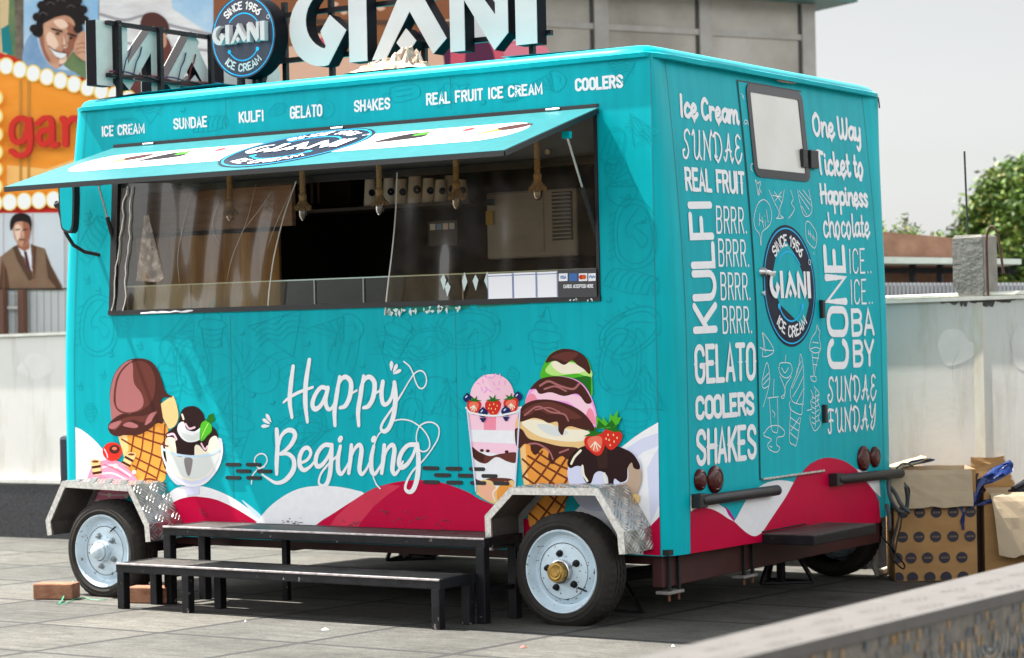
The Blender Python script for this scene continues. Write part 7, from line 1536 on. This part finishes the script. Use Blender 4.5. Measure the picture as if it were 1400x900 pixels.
# terracotta collage behind the big letters
P = HP(.013)
P.blob([(292, -160), (640, -160), (640, 120), (292, 130)], TERR, False)
for x, y, r_ in ((410, 10, 5), (455, 6, 6), (520, 12, 5), (590, 14, 6), (470, 18, 4), (560, 6, 4), (612, 30, 5)): P.blob([(x-r_, y), (x, y-r_*.6), (x+r_*1.4, y), (x, y+r_*.7)], PEA)
P.blob([(380, 26), (640, 30), (640, 36), (380, 32)], SUITD, False)
P.blob([(425, 58), (432, 44), (444, 44), (450, 60), (446, 78), (434, 80)], PEA); P.blob([(424, 56), (430, 38), (446, 36), (452, 52), (440, 46), (430, 50)], HAIR); P.blob([(432, 60), (444, 52), (450, 70), (440, 82)], ROSE)
P.blob([(292, 36), (330, 40), (384, 40), (384, 130), (292, 130)], SNOW, False)
P.blob([(455, 78), (520, 72), (560, 62), (560, 110), (455, 120)], PEA, False); P.blob([(380, 70), (420, 66), (450, 80), (450, 120), (380, 120)], PEA)
P.blob([(560, 50), (615, 44), (640, 60), (640, 110), (560, 110)], PURP); P.blob([(575, 62), (600, 58), (606, 100), (575, 100)], PEA)
P.blob([(616, 62), (745, 55), (745, 110), (616, 110)], ROSE, False); P.blob([(640, 60), (668, 58), (676, 100), (640, 100)], PURP); P.blob([(690, 62), (745, 64), (745, 90), (700, 90)], mat('poster pink print', (.66, .20, .26), .7))
P.build('collage_poster', HO)
# ------------------------------------------------------------------ concrete factory building
c0 = CAM+bearing(1115, 150)*21.0; bd = RT*(5700/FPX)+FW*1.0; bd.z = 0; bd.normalize(); bn = Vector((bd.y, -bd.x, 0))
def fb(x, y, off=0.0):
    d = bearing(x, y); s = (c0+bn*off-CAM).dot(bn)/d.dot(bn); return CAM+d*s
def fu(x): return (fb(x, 150)-c0).dot(bd)
def fz_(x, y): return fb(x, y).z
FA = thing('concrete_building', (c0.x, c0.y, gz(c0.y)), 'grey precast concrete building with pilasters and a tin roof behind the trailer', 'building')
CW = mat('stained precast concrete', (.26, .24, .205), .9, col2=(.46, .44, .40), scale=1.1, detail=10, bump=.2, bscale=20); CWP = mat('pale concrete pilaster', (.36, .345, .32), .9, noise=.16, scale=4); GAP = mat('dark wall joint', (.06, .06, .055), .9)
ztop = fz_(1115, 5); u0_ = -4.3
def bbx(m, ua, ub, za, zb, oa, ob, mi=0):   # box on the facade: along u, height z, offset range outwards
    P_ = lambda u, z, o: c0+bd*u+bn*o+Vector((0, 0, z-c0.z)); vs = [P_(u, z, o) for o in (ob, oa) for z in (za, zb) for u in (ua, ub)]
    m.add(vs, [(0, 1, 3, 2), (5, 4, 6, 7), (4, 0, 2, 6), (1, 5, 7, 3), (2, 3, 7, 6), (4, 5, 1, 0)], mi)
m = MB(); bbx(m, u0_, 0, -.4, ztop, -7, 0); m.build('building_wall', CW, FA)
for a, b in ((813, 832), (957, 974), (1097, 1114.5), (690, 706)):
    m = MB(); bbx(m, fu(a), fu(b), -.4, ztop-.01, .0, .03); m.build('pilaster', CWP, FA)
    m = MB(); bbx(m, fu(a)-.03, fu(a), -.4, ztop-.02, .0, .012); m.build('wall_joint', GAP, FA)
zb1 = fz_(900, 37); zb0 = fz_(900, 45)
m = MB(); bbx(m, u0_, -.02, zb0, zb1, .0, .014); m.build('wall_beam', CWP, FA)
m = MB(); bbx(m, u0_, -.02, zb0-.62, zb0-.60, .0, .01); m.build('panel_joint', GAP, FA)
m = MB(); k = 60
for i in range(k):
    ua = u0_-.2+(4.85)*i/k; ub = ua+4.85/k*.55
    bbx(m, ua, ub, ztop+.02, ztop+.05, -7.1, .28, 0)
bbx(m, u0_-.2, .32, ztop-.005, ztop+.02, -7.1, .25, 0); m.build('tin_roof', mat('blue green tin roof', (.10, .22, .22), .5, noise=.3, scale=8), FA)
# ------------------------------------------------------------------ low shed beyond the wall on the right
SD = 17.0
def sb(x, y, d=SD, off=0.0): return CAM+bearing(x, y)*d-FW*off
SH = thing('low_shed', tuple(sb(1250, 430)), 'low shed with rusty brown wall, pale tin eave and grey ribbed fence', 'shed')
def slab(m, pts, th, mi=0):
    n = len(pts); m.add(list(pts)+[p+FW*th for p in pts], [tuple(range(n)), tuple(range(2*n-1, n-1, -1))]+[(i, (i+1) % n, n+(i+1) % n, n+i) for i in range(n)], mi)
m = MB(); slab(m, [sb(1060, 460), sb(1312, 460), sb(1312, 326), sb(1196, 316), sb(1060, 312)], 1.5); m.build('shed_wall', mat('rusty brown wall', (.13, .065, .045), .9, col2=(.24, .13, .09), scale=7, bump=.3, bscale=30), SH)
m = MB(); slab(m, [sb(1060, 362, SD, .5), sb(1376, 364, SD, .5), sb(1376, 357, SD, .5), sb(1060, 352, SD, .5)], .6); m.build('tin_eave', mat('pale tin', (.62, .68, .60), .5, noise=.12, scale=10), SH)
m = MB()
for x in (1152, 1238, 1275): m.bar(sb(x, 450, SD, .3), sb(x, 360, SD, .3), .04, .04)
m.bar(sb(1060, 371, SD, .3), sb(1376, 372, SD, .3), .04, .04); m.build('shed_post', BLACKM, SH)
m = MB(); 
for i in range(62):
    x = 1060+5.2*i; slab(m, [sb(x, 460, SD, .9), sb(x+3.4, 460, SD, .9), sb(x+3.4, 390, SD, .9), sb(x, 390, SD, .9)], .03); slab(m, [sb(x+3.4, 460, SD, .86), sb(x+5.2, 460, SD, .86), sb(x+5.2, 391, SD, .86), sb(x+3.4, 391, SD, .86)], .02)
m.build('ribbed_fence', mat('grey ribbed sheet', (.34, .35, .37), .5, noise=.12, scale=4), SH)
# ------------------------------------------------------------------ tree and weeds
LEAF = [mat('leaf light', (.16, .25, .035), .55), mat('leaf mid', (.10, .18, .03), .55), mat('leaf dark', (.045, .09, .02), .6), mat('leaf yellowed', (.26, .26, .06), .55)]
for lm in LEAF:
    b = lm.node_tree.nodes['Principled BSDF']; b.inputs['Transmission Weight'].default_value = 0.0; b.inputs['Specular IOR Level'].default_value = .35
BARK = mat('grey brown bark', (.11, .085, .06), .9, noise=.3, scale=8, bump=.6, bscale=20)
def tree(px, base_d, blobs, n, seed, label, kind, leaf=.085, trunk=True, group=None):
    rd = random.Random(seed); b0 = CAM+bearing(px, 440)*base_d; b0.z = gz(min(b0.y, GY1)); t = thing(kind, tuple(b0), label, 'tree' if trunk else 'weed', group)
    f = MB(); cen = []
    for bx_, by_, rx in blobs:
        c = CAM+bearing(bx_, by_)*(base_d+rd.uniform(-.6, .6)); cen.append((c, rx*base_d/FPX))
    tot = sum(r**2 for _, r in cen)
    for c, r in cen:
        for k in range(max(3, int(n*r*r/tot/7))):
            a = rd.uniform(0, 6.283); u = rd.uniform(-1, 1); q = math.sqrt(1-u*u); rr = r*(rd.random()**.42)
            cc = c+Vector((q*math.cos(a), q*math.sin(a), u*.95))*rr; tone = rd.choice((0, 0, 1, 1, 2, 3) if rd.random() < .75 else (1, 2, 2))
            for _ in range(7):
                p = cc+Vector((rd.gauss(0, 1), rd.gauss(0, 1), rd.gauss(0, .7)))*leaf*1.5
                d = Vector((rd.gauss(0, 1), rd.gauss(0, 1), rd.gauss(-.3, .6))).normalized(); s = d.cross(Vector((rd.gauss(0, 1), rd.gauss(0, 1), rd.gauss(0, 1)))).normalized(); l = leaf*rd.uniform(.7, 1.4)
                f.add([p-d*l, p+s*l*.38, p+d*l, p-s*l*.38], [(0, 1, 2, 3)], tone)
    f.build('crown', LEAF, t)
    if trunk:
        m = MB(); top = sum((c for c, _ in cen), Vector())/len(cen); m.tube([b0, b0.lerp(top, .5)+Vector((.05, 0, 0)), top], [.14, .10, .05], 10); m.build('trunk', BARK, t, 60)
        m = MB()
        for c, r in cen: mid = b0.lerp(top, .55); m.tube([mid, mid.lerp(c, .5)+Vector((0, 0, .1)), c], [.05, .03, .012], 6)
        m.build('limbs', BARK, t, 60)
    else:
        m = MB()
        for c, r in cen: m.tube([b0+Vector((0, 0, 1.0)), (b0+Vector((0, 0, 1.5))).lerp(c, .5), c], [.012, .01, .005], 5)
        m.build('stems', BARK, t, 60)
    return t
tree(1392, 24, [(1370, 262, 32), (1395, 250, 34), (1345, 290, 26), (1330, 318, 22), (1365, 310, 36), (1400, 300, 44), (1385, 345, 40), (1420, 330, 50), (1355, 345, 24), (1345, 365, 22), (1395, 385, 38), (1440, 380, 60), (1312, 322, 9), (1430, 270, 45), (1362, 238, 12), (1390, 395, 30)], 26000, 3, 'green broad-leaved tree beyond the white wall at the right edge', 'broadleaf_tree', .043)
tree(1240, 18.6, [(1222, 315, 2.5), (1240, 308, 2), (1232, 316, 3), (1252, 317, 3), (1237, 298, 1.5), (1206, 309, 1.5), (1283, 322, 3), (1246, 319, 4)], 260, 5, 'thin green weeds sprouting above the rusty shed wall', 'roof_weeds', .022, False)
